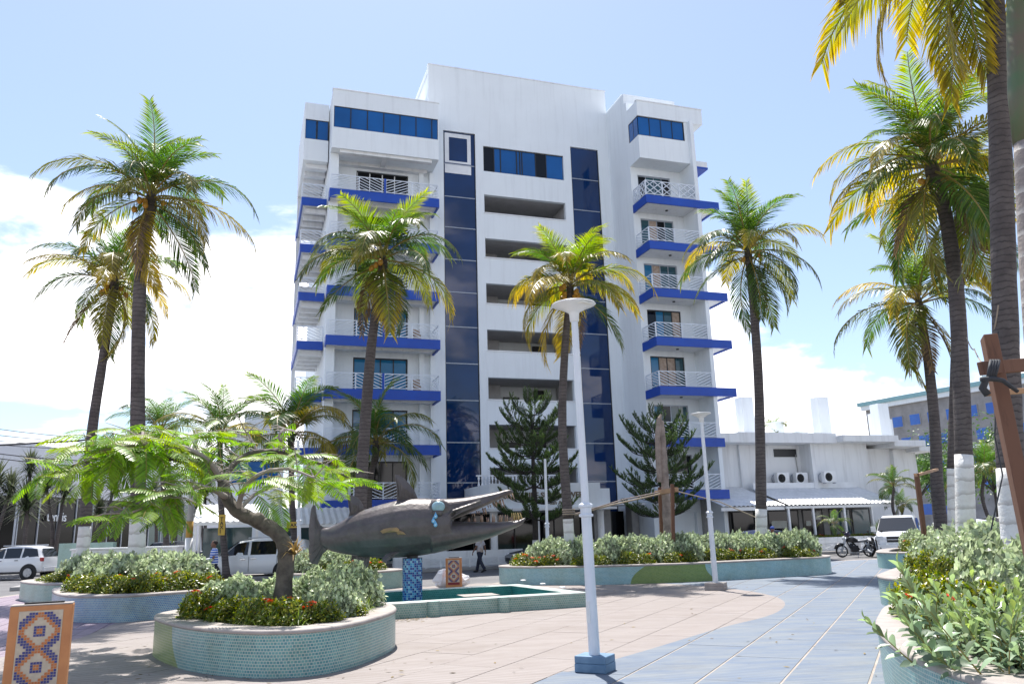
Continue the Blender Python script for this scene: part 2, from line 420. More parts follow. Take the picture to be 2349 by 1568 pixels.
TL, TWd, gap = 1.68, 0.84, 0.013
def loc2w(x, y): return (x*ca-y*sa, x*sa+y*ca)
def visible(p, m=700):
    d = Vector((p[0], p[1], 0))-CAM; a = d.dot(_fw)
    if a < 0.5: return False
    x = PW/2+FPX*d.dot(_rt)/a; y = PH/2-FPX*d.dot(_up)/a
    return -m < x < PW+m and y < PH+m*2.5
GAPS = {'tile_tan': (0.003, 0.005), 'tile_blue': (0.003, 0.015)}       # the blue strips have wide pale joints lengthways
full_me = {}
for k, (gx, gy) in GAPS.items():
    hx, hy = TL/2-gx, TWd/2-gy; full = MB(); full.prism([(-hx, -hy), (hx, -hy), (hx, hy), (-hx, hy)], -0.013, 0.0); full_me[k] = full.mesh('paving_slab', M[k])
plaza = bpy.data.objects['plaza']
cand = []
for j in range(-60, 60):
    for i in range(-30, 40):
        cx = i*TL+(TL/2 if j % 2 else 0); cy = j*TWd+0.33
        w = loc2w(cx, cy)
        if -14 < w[0] < 26 and 0 < w[1] < 42 and visible(w) and inside(w, PLZ): cand.append((math.hypot(*w)+(0 if visible(w, 60) else 100), cx, cy, w))
cand.sort()
rest = {}; count = 0
for dist, cx, cy, w in cand:
    for k in ('tile_tan', 'tile_blue'):
        hx, hy = TL/2-GAPS[k][0], TWd/2-GAPS[k][1]
        rect = [loc2w(cx+a, cy+b) for a, b in ((-hx, -hy), (hx, -hy), (hx, hy), (-hx, hy))]
        pc = clip(REG[k], rect)
        if len(pc) < 3 or abs(area(pc)) < 0.01: continue
        dz = rnd.uniform(-0.0012, 0.0012)
        if abs(area(pc)) > 0.985*4*hx*hy:
            if count < 290: inst('paving_slab', full_me[k], plaza, (w[0], w[1], dz), (0, 0, TA)); count += 1
            else: rest.setdefault(k, MB()).prism(rect, -0.013, dz)
        else:
            lp = []
            for p in pc:
                x, y = p[0]-w[0], p[1]-w[1]; q = (x*ca+y*sa, -x*sa+y*ca)
                if not lp or (abs(q[0]-lp[-1][0])+abs(q[1]-lp[-1][1])) > 0.004: lp.append(q)
            if len(lp) > 2 and abs(lp[0][0]-lp[-1][0])+abs(lp[0][1]-lp[-1][1]) < 0.004: lp.pop()
            if len(lp) < 3: continue
            b = MB(); b.prism(lp, -0.013, 0.0)
            if count < 290: b.build('paving_slab', M[k], plaza, loc=(w[0], w[1], dz), rot=(0, 0, TA)); count += 1
            else: rest.setdefault(k, MB()).prism([loc2w(cx+p[0], cy+p[1]) for p in lp], -0.013, dz)
for k, b in rest.items():
    # rotate the far slabs into the strip direction so that the ribs run the same way
    bb = MB(); bb.f = b.f; bb.m = b.m; bb.v = [(x*ca+y*sa, -x*sa+y*ca, z) for x, y, z in b.v]
    o = bb.build('paving_slabs_far', M[k], plaza, rot=(0, 0, TA)); o['kind'] = 'stuff'
b = MB(); PT = 0.56
for i in range(-50, 10):
    for j in range(0, 60):
        x0, y0 = i*PT, j*PT
        rot = R(17); w = (x0*math.cos(rot)-y0*math.sin(rot), x0*math.sin(rot)+y0*math.cos(rot))
        if not visible(w): continue
        hq = PT/2-0.006
        rect = [(w[0]+a*math.cos(rot)-c*math.sin(rot), w[1]+a*math.sin(rot)+c*math.cos(rot)) for a, c in ((-hq, -hq), (hq, -hq), (hq, hq), (-hq, hq))]
        pc = clip(REG['tile_purple'], rect)
        if len(pc) < 3 or abs(area(pc)) < 0.02 or not inside(w, PLZ): continue
        b.prism(pc, -0.013, rnd.uniform(-0.001, 0.001))
bb = MB(); bb.f = b.f; bb.m = b.m; cr_, sr_ = math.cos(R(17)), math.sin(R(17))
bb.v = [(x*cr_+y*sr_, -x*sr_+y*cr_, z) for x, y, z in b.v]
o = bb.build('paving_tiles_purple', M['tile_purple'], plaza, rot=(0, 0, R(17))); o['kind'] = 'stuff'

# ================================================================== mosaic planters
def mosaic(name, c1, c2, grout, patches=(), w=0.042, h=0.036, blotch=None, rough=0.3):
    m, t, p = new_mat(name); p.inputs['Roughness'].default_value = rough
    uvn = t.nodes.new('ShaderNodeUVMap'); uvn.uv_map = 'UVMap'
    def brick(a, b_, g=None):
        br = t.nodes.new('ShaderNodeTexBrick'); lk(t, uvn.outputs[0], br.inputs['Vector'])
        br.inputs['Scale'].default_value = 1.0; br.inputs['Brick Width'].default_value = w; br.inputs['Row Height'].default_value = h
        br.inputs['Mortar Size'].default_value = 0.0042; br.inputs['Mortar Smooth'].default_value = 0.15; br.inputs['Bias'].default_value = 0.0
        br.inputs['Color1'].default_value = (*a, 1); br.inputs['Color2'].default_value = (*b_, 1); br.inputs['Mortar'].default_value = (*(g or grout), 1)
        return br
    br = brick(c1, c2); last = br.outputs['Color']
    sx = t.nodes.new('ShaderNodeSeparateXYZ'); lk(t, uvn.outputs[0], sx.inputs[0])
    if blotch:
        b2 = brick(*blotch); tcn = t.nodes.new('ShaderNodeTexNoise'); tcn.inputs['Scale'].default_value = 0.9; tcn.inputs['Detail'].default_value = 3; lk(t, uvn.outputs[0], tcn.inputs['Vector'])
        r = t.nodes.new('ShaderNodeMapRange'); lk(t, tcn.outputs['Fac'], r.inputs['Value']); r.inputs['From Min'].default_value = 0.4; r.inputs['From Max'].default_value = 0.62
        mx = t.nodes.new('ShaderNodeMixRGB'); lk(t, r.outputs[0], mx.inputs['Fac']); lk(t, last, mx.inputs['Color1']); lk(t, b2.outputs['Color'], mx.inputs['Color2']); last = mx.outputs[0]
    for (u0, u1, k0, k1, a, b_) in patches:          # a field of other tiles with a curved border
        b2 = brick(a, b_, (0.26, 0.31, 0.17))
        def edge(u, k):
            sn = t.nodes.new('ShaderNodeMath'); sn.operation = 'MULTIPLY'; lk(t, sx.outputs['Y'], sn.inputs[0]); sn.inputs[1].default_value = 6.0
            s2 = t.nodes.new('ShaderNodeMath'); s2.operation = 'SINE'; lk(t, sn.outputs[0], s2.inputs[0])
            s3 = t.nodes.new('ShaderNodeMath'); s3.operation = 'MULTIPLY_ADD'; lk(t, s2.outputs[0], s3.inputs[0]); s3.inputs[1].default_value = 0.12; lk(t, sx.outputs['X'], s3.inputs[2])
            s4 = t.nodes.new('ShaderNodeMath'); s4.operation = 'MULTIPLY_ADD'; lk(t, sx.outputs['Y'], s4.inputs[0]); s4.inputs[1].default_value = k; lk(t, s3.outputs[0], s4.inputs[2])
            s5 = t.nodes.new('ShaderNodeMath'); s5.operation = 'GREATER_THAN'; lk(t, s4.outputs[0], s5.inputs[0]); s5.inputs[1].default_value = u
            return s5
        e0, e1 = edge(u0, k0), edge(u1, k1)
        df = t.nodes.new('ShaderNodeMath'); df.operation = 'SUBTRACT'; lk(t, e0.outputs[0], df.inputs[0]); lk(t, e1.outputs[0], df.inputs[1])
        mx = t.nodes.new('ShaderNodeMixRGB'); lk(t, df.outputs[0], mx.inputs['Fac']); lk(t, last, mx.inputs['Color1']); lk(t, b2.outputs['Color'], mx.inputs['Color2']); last = mx.outputs[0]
    # grime
    tc = t.nodes.new('ShaderNodeTexCoord')
    gm, _ = noise_col(t, (1, 1, 1), (0.78, 0.74, 0.66), 2.2, 6, 0.45, 0.8)
    mu = t.nodes.new('ShaderNodeMixRGB'); mu.blend_type = 'MULTIPLY'; mu.inputs['Fac'].default_value = 1.0; lk(t, last, mu.inputs['Color1']); lk(t, gm.outputs[0], mu.inputs['Color2'])
    lk(t, mu.outputs[0], p.inputs['Base Color'])
    inv = t.nodes.new('ShaderNodeMath'); inv.operation = 'SUBTRACT'; inv.inputs[0].default_value = 1.0; lk(t, br.outputs['Fac'], inv.inputs[1])
    bump(t, p, inv.outputs[0], 0.6, 0.004)
    return m
TEAL1, TEAL2, GRT = (0.06, 0.22, 0.25), (0.14, 0.34, 0.33), (0.42, 0.48, 0.43)
GRN1, GRN2 = (0.10, 0.20, 0.03), (0.17, 0.26, 0.045)
M['cap'] = simple('rim_terrazzo', (0.36, 0.325, 0.30), 0.7, (0.28, 0.25, 0.235), 5.0, bmp=0.15, bscale=90)
M['soil'] = simple('soil', (0.06, 0.045, 0.032), 0.95, (0.035, 0.027, 0.02), 6.0, bmp=0.6, bscale=30, bdist=0.03)
def offset_poly(poly, d):
    n = len(poly); out = []
    for i in range(n):
        a = poly[i-1]; c = poly[(i+1) % n]
        t = Vector((c[0]-a[0], c[1]-a[1])).normalized(); nr = Vector((-t.y, t.x))
        out.append((poly[i][0]+nr.x*d, poly[i][1]+nr.y*d))
    return out
def ring(b, prof, poly_of, smooth=False):
    """sweep profile [(offset inwards, z)] round an outline; uv in metres"""
    n = len(poly_of(0)); uv = []
    p0 = poly_of(0); cum = [0]
    for i in range(n): cum.append(cum[-1]+math.hypot(p0[(i+1) % n][0]-p0[i][0], p0[(i+1) % n][1]-p0[i][1]))
    run = 0; base = len(b.v)
    if b.uv is None: b.uv = []
    for k, (o, z) in enumerate(prof):
        poly = poly_of(o)
        if k: run += math.hypot(o-prof[k-1][0], z-prof[k-1][1])
        for i in range(n+1):
            p = poly[i % n]; b.v.append((p[0], p[1], z)); b.uv.append((cum[i], run))
    for k in range(len(prof)-1):
        for i in range(n):
            b.f.append((base+k*(n+1)+i, base+k*(n+1)+i+1, base+(k+1)*(n+1)+i+1, base+(k+1)*(n+1)+i)); b.m.append(0)
def planter(name, label, pts, mat, h=0.55, rim=0.42, start=None):
    out = [(p.x, p.y) for p in spline([(x, y, 0) for x, y in pts], 10)]
    if area(out) < 0: out.reverse()
    cx = sum(p[0] for p in out)/len(out); cy = sum(p[1] for p in out)/len(out)
    out = [(x-cx, y-cy) for x, y in out]
    t = thing(name, label, 'planter', (cx, cy, 0), 0, 'mosaic planters on the plaza')
    f = lambda o: offset_poly(out, o)
    b = MB(); ring(b, [(0.0, -0.02), (0.0, h-0.05)], f); b.build('wall', mat, t, smooth=True, recalc=False)
    b = MB(); ring(b, [(0.02, h-0.06), (-0.012, h-0.05), (-0.018, h-0.03), (-0.008, h-0.005), (0.012, h), (rim-0.02, h), (rim, h-0.015), (rim, h-0.2)], f); b.build('rim', M['cap'], t, smooth=True, recalc=False)
    b = MB(); so = f(rim-0.03); b.add([(x, y, h-0.09+rnd.uniform(-.015, .015)) for x, y in so]+[(0, 0, h-0.03)], [(i, (i+1) % len(so), len(so)) for i in range(len(so))]); b.build('soil', M['soil'], t)
    t['_cx'] = cx
    del t['_cx']
    return t, out, (cx, cy)
mos_teal = mosaic('mosaic_teal', TEAL1, TEAL2, GRT)
mos_blue = mosaic('mosaic_blue', (0.13, 0.26, 0.40), (0.22, 0.38, 0.46), GRT, blotch=((0.03, 0.13, 0.34), (0.05, 0.2, 0.42)))
mos_green = mosaic('mosaic_sea_green', (0.13, 0.29, 0.26), (0.21, 0.38, 0.33), (0.42, 0.47, 0.42))
PL = {}
PL['front'] = planter('oval_planter', 'oval mosaic planter in front holding the leaning feathery tree', [(-5.6, 12.8), (-4.65, 11.31), (-3.77, 10.51), (-2.97, 10.17), (-2.39, 10.40), (-2.02, 11.3), (-1.90, 12.72), (-2.5, 14.3), (-3.4, 14.9), (-4.6, 14.9), (-5.4, 14.1)],
    mosaic('mosaic_front', TEAL1, TEAL2, GRT, patches=[(-1, 1.95, 0.9, 0.75, GRN1, GRN2), (16, 60, 0, 0, GRN1, GRN2)]))
PL['mid'] = planter('curved_planter', 'blue-grey mosaic planter behind the orange mosaic box', [(-11.8, 20.9), (-10.1, 18.3), (-8.65, 17.53), (-7.9, 17.85), (-7.0, 18.6), (-6.4, 19.9), (-6.8, 21.5), (-8.5, 22.4), (-10.6, 22.6), (-11.8, 22)], mos_blue)
PL['left'] = planter('curved_planter', 'pale sea-green planter at far left beside the road', [(-15.5, 25.6), (-13.6, 23.6), (-12.2, 23.3), (-11.0, 24.0), (-10.8, 25.5), (-12, 27.2), (-14.2, 27.7), (-15.6, 26.9)], mos_green)
PL['behind'] = planter('curved_planter', 'sea-green planter behind the tail of the fish sculpture', [(-3.7, 26.3), (-4.3, 25.2), (-5.4, 24.7), (-6.6, 24.9), (-7.3, 25.7), (-7.2, 26.8), (-6.2, 27.5), (-4.6, 27.3)], mos_green)
PL['long'] = planter('long_planter', 'long curved planter with a green wave in its teal mosaic', [(-0.62, 26.5), (0.1, 25.5), (1.2, 24.95), (2.7, 24.55), (5.33, 24.72), (8.27, 25.72), (9.75, 26.3), (10.35, 27.5), (9.8, 28.6), (8, 29.0), (4, 28.2), (1, 27.9), (-0.3, 27.4)],
    mosaic('mosaic_long', (0.13, 0.33, 0.36), (0.22, 0.44, 0.45), (0.5, 0.58, 0.55), patches=[(4.65, 7.4, -0.9, 0.8, GRN1, GRN2)], blotch=((0.12, 0.34, 0.42), (0.17, 0.42, 0.5))))
PL['near'] = planter('curved_planter', 'nearest teal planter at lower right under big silvery leaves', [(3.2, 5.9), (3.3, 7.3), (3.75, 8.8), (4.3, 10.0), (5.0, 11.2), (6.0, 12.0), (7.5, 11.8), (8.4, 10), (8.2, 7.5), (7, 5), (5, 4.0), (3.7, 4.4)], mos_teal, rim=0.5)
PL['right'] = planter('curved_planter', 'rounded teal planter lobe at right beyond the nearest one', [(7.2, 15.8), (7.9, 15.1), (9.2, 14.8), (11, 15.5), (12, 18), (11.7, 20.5), (10.4, 21), (9.0, 19.5), (7.8, 17.7), (7.25, 16.7)], mos_teal, rim=0.5)
PL['far'] = planter('curved_planter', 'small teal planter at right in front of the white van', [(12.6, 28.6), (13.1, 27.6), (14.6, 27.1), (16.5, 28), (17.5, 30.5), (16.5, 32.3), (14.5, 32), (13.2, 30.2)], mosaic('mosaic_far', (0.14, 0.36, 0.37), (0.2, 0.44, 0.43), (0.5, 0.58, 0.55)))

# ================================================================== pool basin
pool = thing('pool_basin', 'low empty teal mosaic pool basin round the fish column', 'fountain basin')
A_, C_, D_, E_ = Vector((-5.15, 15.62, 0)), Vector((1.46, 18.0, 0)), Vector((-0.02, 21.3, 0)), Vector((-6.3, 19.2, 0))
pts = []
for a, b in ((A_, C_), (C_, D_), (D_, E_), (E_, A_)):
    L = (b-a).length; n = max(2, int(L/0.6))
    pts += [tuple((a+(b-a)*(i/n)).to_2d()) for i in range(n)]
def inset(o):
    # straight inset of the quadrilateral, sampled the same way
    q = [A_, C_, D_, E_]; res = []
    for i in range(4):
        p, c, n2 = q[i-1], q[i], q[(i+1) % 4]
        e1 = (c-p).normalized(); e2 = (n2-c).normalized()
        n1 = Vector((-e1.y, e1.x, 0)); m2 = Vector((-e2.y, e2.x, 0)); bis = (n1+m2).normalized()
        res.append(c+bis*(o/max(bis.dot(n1), 0.2)))
    o_ = []
    for i in range(4):
        a, b = res[i], res[(i+1) % 4]; L = ((q[(i+1) % 4])-q[i]).length; n = max(2, int(L/0.6))
        o_ += [tuple((a+(b-a)*(k/n)).to_2d()) for k in range(n)]
    return o_
mos_pool = mosaic('mosaic_pool_outside', (0.15, 0.29, 0.26), (0.23, 0.37, 0.33), (0.46, 0.5, 0.44), w=0.05, h=0.045)
mos_in = mosaic('mosaic_pool_inside', (0.015, 0.15, 0.15), (0.03, 0.21, 0.20), (0.09, 0.28, 0.27), w=0.05, h=0.045)
b = MB(); ring(b, [(0, -0.01), (0, 0.275)], inset); b.build('wall', mos_pool, pool, recalc=False)
b = MB(); ring(b, [(0.0, 0.27), (-0.006, 0.29), (0.01, 0.3), (0.31, 0.3), (0.325, 0.285)], inset); b.build('rim', simple('pool_rim', (0.5, 0.56, 0.52), 0.5, (0.4, 0.49, 0.46), 8), pool, recalc=False)
b = MB(); ring(b, [(0.322, 0.29), (0.322, 0.003)], inset); b.build('inner_wall', mos_in, pool, recalc=False)
fl = inset(0.32); b = MB(); b.add([(x, y, 0.006) for x, y in fl], [tuple(range(len(fl)))]); b.uv = [(x, y) for x, y in fl]; b.build('floor', mos_in, pool, recalc=False)
for px in (1000, 1165, 790):
    p = G(px, 1415 if px < 1100 else 1405)
    s_ = (p-A_).dot((C_-A_).normalized()); q = A_+(C_-A_).normalized()*s_
    b = MB(); b.lathe([(0.13, 0), (0.13, 0.285), (0.12, 0.298)], 18); b.uv = None
    bb = MB(); n = 18; bb.uv = []
    for z in (0.0, 0.296):
        for k in range(n+1):
            a = 2*math.pi*k/n; bb.v.append((0.13*math.cos(a), 0.13*math.sin(a), z)); bb.uv.append((0.13*a, z))
    for k in range(n): bb.f.append((k, k+1, n+2+k, n+1+k)); bb.m.append(0)
    bb.f.append(tuple(range(n+1, 2*n+1))); bb.m.append(0)
    bb.build('half_column', mos_pool, pool, loc=(q.x, q.y, 0), smooth=False)
sb = G(1095, 1368, 0.02); b = MB(); b.box(-0.42, 0.42, -0.35, 0.35, 0.008, 0.17, 0); b.box(-0.43, 0.43, -0.36, 0.36, 0.17, 0.19, 1)
b.build('step_block', [simple('step_teal', (0.05, 0.28, 0.27), 0.4), M['cap']], pool, loc=(sb.x+0.1, 19.6, 0), rot=(0, 0, THETA))
for px, py in ((1290, 1347), (1245, 1339), (1200, 1331)):
    q = G(px, py, 0.3); b = MB(); b.lathe([(0.075, 0), (0.075, 0.018), (0.05, 0.028)], 12); b.build('pool_light', M['white_clean'], pool, loc=(q.x, q.y, 0.301))
# ================================================================== hotel
H = thing('hotel_building', 'tall white hotel tower with blue balcony slabs and dark glass shafts', 'hotel', HO, THETA)
def part(name, mat, *boxes, parent=H, bevel=0.0, smooth=False):
    b = MB()
    for x in boxes: b.box(*x[:6], mi=(x[6] if len(x) > 6 else 0))
    return b.build(name, mat, parent, bevel=bevel, smooth=smooth)
W_ = M['white']
OPT = [26.15, 22.73, 19.75, 16.75, 13.76, 10.75, 7.87, 5.29]
OPB = [24.37, 21.50, 18.48, 15.45, 12.44, 9.40, 6.45, 3.69]
GL, GR, ZG = (-4.26, -2.14), (4.58, 6.63), 26.92
front = [(-5.23, GL[0], 0, .3, 0, ZG), (GL[1], -1.6, 0, .3, 0, ZG), (4.03, GR[0], 0, .3, 0, ZG), (GR[1], 7.43, 0, .3, 0, ZG), (-5.23, 7.43, 0, .3, ZG, 31.5)]
zt = ZG
for a, b_ in zip(OPT, OPB):
    front.append((-1.6, 4.03, 0, .3, a, zt)); zt = b_
front.append((-1.6, 4.03, 0, .3, 3.0, zt))
part('front_wall', W_, *front)
part('rear_block', W_, (-5.23, 7.43, 3.6, 15, 0, 31.45), (-5.23, -4.95, .3, 3.6, 0, 31.45), (7.15, 7.43, .3, 3.6, 0, 31.45))
part('roof', M['white_old'], (-5.23, 7.43, .3, 3.6, 30.8, 31.0))
part('parapet_coping', M['white_old'], (-5.26, 7.46, -.03, .33, 31.5, 31.58))
for a, b_ in zip(OPT, OPB):
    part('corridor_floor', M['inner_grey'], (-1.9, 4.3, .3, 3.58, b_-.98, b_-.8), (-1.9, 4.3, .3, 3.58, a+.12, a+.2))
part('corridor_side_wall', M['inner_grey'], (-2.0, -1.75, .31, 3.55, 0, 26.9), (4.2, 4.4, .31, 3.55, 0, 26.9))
dk = M['inner_grey']
for i, (a, b_) in enumerate(zip(OPT, OPB)):
    if i == 0: continue
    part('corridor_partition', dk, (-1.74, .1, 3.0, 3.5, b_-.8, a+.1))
    part('corridor_door', M['frame_dark'], (.45, 1.55, 3.42, 3.58, b_-.8, b_+.75), (2.6, 3.3, 3.42, 3.58, b_-.8, a-.1))
    part('opening_sill', M['white_clean'], (-1.64, 4.07, -.05, .05, b_-.07, b_+.004))
    if i > 3: part('corridor_planter', simple('plant_dark', (0.02, 0.035, 0.02), 0.8), (1.9, 2.4, 2.8, 3.2, b_-.8, b_+.35))
# window band in the centre
win = part('centre_window', M['frame_dark'], (-1.6, 4.03, .10, .16, OPB[0], OPB[0]+.06), (-1.6, 4.03, .10, .16, OPT[0]-.06, OPT[0]))
xs = [-1.6, -.85, -.4, .72, .95, 1.1, 2.05, 2.8, 4.03]
kinds = 'dbbwbbdb'
for x0, x1, k in zip(xs[:-1], xs[1:], kinds):
    part('pane', M['glass_blue'] if k == 'b' else (M['white_clean'] if k == 'w' and x1-x0 < .1 else (M['glass_dark'] if k == 'd' else M['glass_blue'])), (x0+.035, x1-.035, .12, .14, OPB[0]+.06, OPT[0]-.06), parent=win)
    part('mullion', M['frame_dark'], (x0-.03, x0+.03, .09, .17, OPB[0]+.06, OPT[0]-.06), parent=win)
# glass shafts, a pane per storey band
ML = [26.92, 24.63, 22.38, 20.3, 18.18, 16.05, 13.84, 11.55, 9.3, 6.78, 4.43, 1.6]
for (x0, x1) in (GL, GR):
    sh = part('glass_shaft', M['frame_dark'], (x0, x0+.05, .06, .2, 1.6, ZG), (x1-.05, x1, .06, .2, 1.6, ZG))
    for a, b_ in zip(ML[:-1], ML[1:]):
        part('pane', M['glass_tower'], (x0+.05, x1-.05, .10, .13, b_+.03, a-.03), parent=sh)
        part('transom', M['steel'], (x0+.05, x1-.05, .07, .15, b_-.03, b_+.03), parent=sh)
    if x0 > 0: part('shaft_wall', W_, (x0, x1, .25, .35, 0, 1.6), parent=sh)
    part('shaft_back', M['frame_dark'], (x0, x1, .22, .28, 1.6, ZG), parent=sh)
cab = part('lift_cabin', M['white_clean'], (-4.16, -3.88, .085, .098, 24.72, 26.8), (-2.66, -2.42, .085, .098, 24.72, 26.8), (-3.88, -2.66, .085, .098, 26.52, 26.8), (-4.16, -2.42, .085, .098, 24.0, 24.6), (-3.88, -2.66, .085, .098, 24.72, 24.86))
# ---- left wing
LU0, LU1 = -11.45, -5.03
FL = [21.2, 18.27, 15.33, 12.45, 9.46, 6.4, 3.45]
D0, D1 = -9.75, -6.55
lw = [(LU0, D0, 0, .3, 0, 23.8), (D1, -5.23, 0, .3, 0, 23.8)]
for i, z in enumerate(FL):
    top = (FL[i-1]) if i else 23.8
    lw.append((D0, D1, 0, .3, z+2.22, top))
lw.append((D0, D1, 0, .3, 2.4, 3.45))
part('left_wing_wall', W_, *lw)
part('left_wing_block', W_, (LU0, -5.23, .3, 15, 0, 27.5))
part('left_wing_top_floor', W_, (LU0, LU1, -2.0, .3, 23.76, 25.09), (LU0, LU1, -2.0, .3, 26.47, 27.55), (LU0, LU0+.08, -2.0, .3, 25.09, 26.47), (LU1-.05, LU1, -2.0, .3, 25.09, 26.47), (LU0+.08, LU1-.05, -.5, .3, 25.09, 26.47))
part('roof_coping', M['white_old'], (LU0-.03, LU1+.03, -2.03, -1.7, 27.55, 27.62))
part('roof_upper_step', W_, (-10.9, -5.3, 1.0, 10, 27.5, 29.45))
part('soffit_beam', M['white_old'], (LU0+.5, LU1-.4, -1.85, -1.5, 23.58, 23.76), (-8.4, -8.1, -1.5, 0, 23.58, 23.76), (LU0+.5, LU1-.4, -.4, 0, 23.55, 23.76))
wb = part('top_floor_window', M['frame_dark'], (LU0+.08, LU1-.05, -1.95, -1.88, 25.09, 25.13), (LU0+.08, LU1-.05, -1.95, -1.88, 26.43, 26.47))
n = 6
for i in range(n+1):
    x0 = LU0+.08+i*0.985; x1 = min(x0+.985, LU1-.05)
    part('pane', M['glass_blue'], (x0+.03, x1-.02, -1.935, -1.915, 25.13, 26.43), parent=wb)
    part('mullion', M['frame_dark'], (x0-.025+.0, x0+.03, -1.96, -1.9, 25.13, 26.43), parent=wb)
part('pilaster', W_, (LU0, LU0+.5, -1.3, -.004, 0, 23.75))
part('pilaster', W_, (-5.9, -5.62, -.28, -.004, 0, 23.55))
part('pilaster', W_, (-5.23, -4.9, -.25, -.004, 0, 23.7))
def rail_mesh(length, h=0.92, panels=4, style='chev', mid=True):
    b = MB(); y = 0
    b.box(0, length, -.025, .025, h-.045, h); b.box(0, length, -.02, .02, .07, .11)
    pw = length/panels
    for k in range(panels+1):
        x = k*pw; b.box(x-.03, x+.03, -.028, .028, 0, h-.045)
    H_ = h-.16; z0 = .11
    for k in range(panels):
        x0 = k*pw+.03; x1 = (k+1)*pw-.03; w = x1-x0
        if style == 'lattice':
            # crossed diagonals with short braces
            for (a, c) in (((x0, z0), (x1, z0+H_)), ((x0, z0+H_), (x1, z0)), ((x0, z0+H_/2), ((x0+x1)/2, z0+H_)), (((x0+x1)/2, z0), (x1, z0+H_/2)), ((x0, z0+H_/2), ((x0+x1)/2, z0)), (((x0+x1)/2, z0+H_), (x1, z0+H_/2))):
                b.bar((a[0], 0, a[1]), (c[0], 0, c[1]), .045)
            continue
        sgn = 1 if (k % 2 == 0) else -1
        if style == 'flip': sgn = -sgn
        s = 0.42                                   # slope of the slanted bars
        zz = z0 - w*s + .14
        while zz < z0+H_:
            # clip z = zz + s*(x-x0) to the panel
            xa = x0+max(0, (z0-zz)/s); xb = x0+min(w, (z0+H_-zz)/s)
            if xb-xa > .06:
                za, zb = zz+s*(xa-x0), zz+s*(xb-x0)
                if sgn < 0: za, zb = z0+H_-(za-z0), z0+H_-(zb-z0)
                b.bar((xa, 0, za), (xb, 0, zb), .034)
            zz += .175
    return b.mesh('balcony_railing', M['rail'])
M['rail'] = simple('railing_enamel', (0.72, 0.77, 0.84), 0.4, scale=1)
rail_l = rail_mesh(6.3, .92, 4); rail_side = rail_mesh(1.9, .92, 1); rail_stair = rail_mesh(1.42, .9, 1, 'flip')
rail_r = rail_mesh(3.55, .92, 2, 'flip'); rail_rl = rail_mesh(3.55, 1.0, 3, 'lattice'); rail_rs = rail_mesh(1.6, .92, 1); rail_rsl = rail_mesh(1.6, 1.0, 2, 'lattice')
for i, z in enumerate(FL):
    s = part('balcony_slab', [M['white_old'], M['blue']], (LU0-.02, LU1-.1, -1.9, -.004, z-.46, z-.02), (LU0-.06, LU1, -2.0, -1.9, z-.56, z, 1), (LU1-.1, LU1, -1.9, 0, z-.56, z, 1), (LU0-.06, LU0+.0, -1.9, -1.3, z-.56, z, 1))
    part('soffit_beam', M['white_old'], (LU0+.5, LU1-.3, -1.2, -1.0, z-.58, z-.46), parent=s)
    if i < 5: part('divider_post', M['blue'], (-8.36, -8.24, -1.98, -1.86, z, z+.93), parent=s)
    inst('balcony_railing', rail_l, H, (LU0+.05, -1.93, z)); inst('balcony_railing', rail_side, H, (LU1-.06, -1.92, z), (0, 0, R(90)))
    d = part('balcony_door', M['frame_dark'], (D0, D1, .10, .2, z+2.14, z+2.22), (D0, D0+.06, .1, .2, z, z+2.14), (D1-.06, D1, .1, .2, z, z+2.14))
    gm = [M['glass_dark'], M['glass_dark'], M['glass_teal'], M['glass_sky'], M['glass_sky'], M['glass_sky'], M['glass_dark']][i]
    for k in range(4):
        x0 = D0+.06+k*.77; part('pane', gm, (x0+.03, x0+.74, .13 if k % 2 else .15, .145 if k % 2 else .165, z+.06, z+2.14), parent=d)
        part('stile', M['frame_dark'] if i else M['white_clean'], (x0-.03, x0+.03, .11, .18, z, z+2.14), parent=d)
    if i == 3 or i == 4: part('balcony_chair', M['curtain'], (-6.4, -6.0, -1.2, -.8, z, z+.45), (-6.4, -6.0, -.86, -.8, z+.45, z+.85))
# lower left storey (ground level glazing)
part('ground_window', M['glass_dark'], (-9.5, -6.7, .05, .1, .3, 2.3))
# ---- stair bay at the left end
SU0, SU1 = -12.95, -11.51
part('stair_bay_top', W_, (SU0, SU1, -.3, 6, 23.6, 25.0), (SU0, SU1, -.3, 6, 26.3, 27.4), (SU0, SU0+.06, -.3, 6, 25.0, 26.3), (SU0+.06, SU1, .2, 6, 25.0, 26.3))
sw = part('stair_bay_window', M['frame_dark'], (SU0+.06, SU1, -.25, -.2, 25.0, 25.04), (SU0+.06, SU1, -.25, -.2, 26.26, 26.3), (-12.24, -12.18, -.25, -.2, 25.04, 26.26), (SU1-.05, SU1, -.25, -.2, 25.04, 26.26))
part('pane', M['glass_blue'], (SU0+.08, -12.26, -.235, -.22, 25.04, 26.26), parent=sw); part('pane', M['glass_blue'], (-12.16, SU1-.05, -.235, -.22, 25.04, 26.26), parent=sw)
for i, z in enumerate(FL[:6]):
    s = part('stair_landing', [M['white_old'], M['blue']], (SU0+.08, SU1, -.2, 6, z-.4, z-.02), (SU0-.02, SU1, -.3, -.2, z-.5, z, 1), (SU0-.02, SU0+.08, -.2, 6, z-.5, z, 1))
    up_ = FL[i-1]-.5 if i else 23.6
    for k in range(5):                              # stepped soffit of the flight above
        w0 = .2+k*1.1; part('soffit_joist', M['white_old'], (SU0+.2, SU1, w0, w0+.22, up_-.26, up_-.004), parent=s)
    part('stair_post', M['white_old'], (SU0+.02, SU0+.24, 5.4, 5.7, z, up_), parent=s)
    inst('stair_railing', rail_stair, H, (SU0, -.24, z)); 
part('stair_back_wall', M['white_old'], *[(SU0+.25, SU1, 5.75, 5.95, z, z+2.2) for z in FL[:3]])
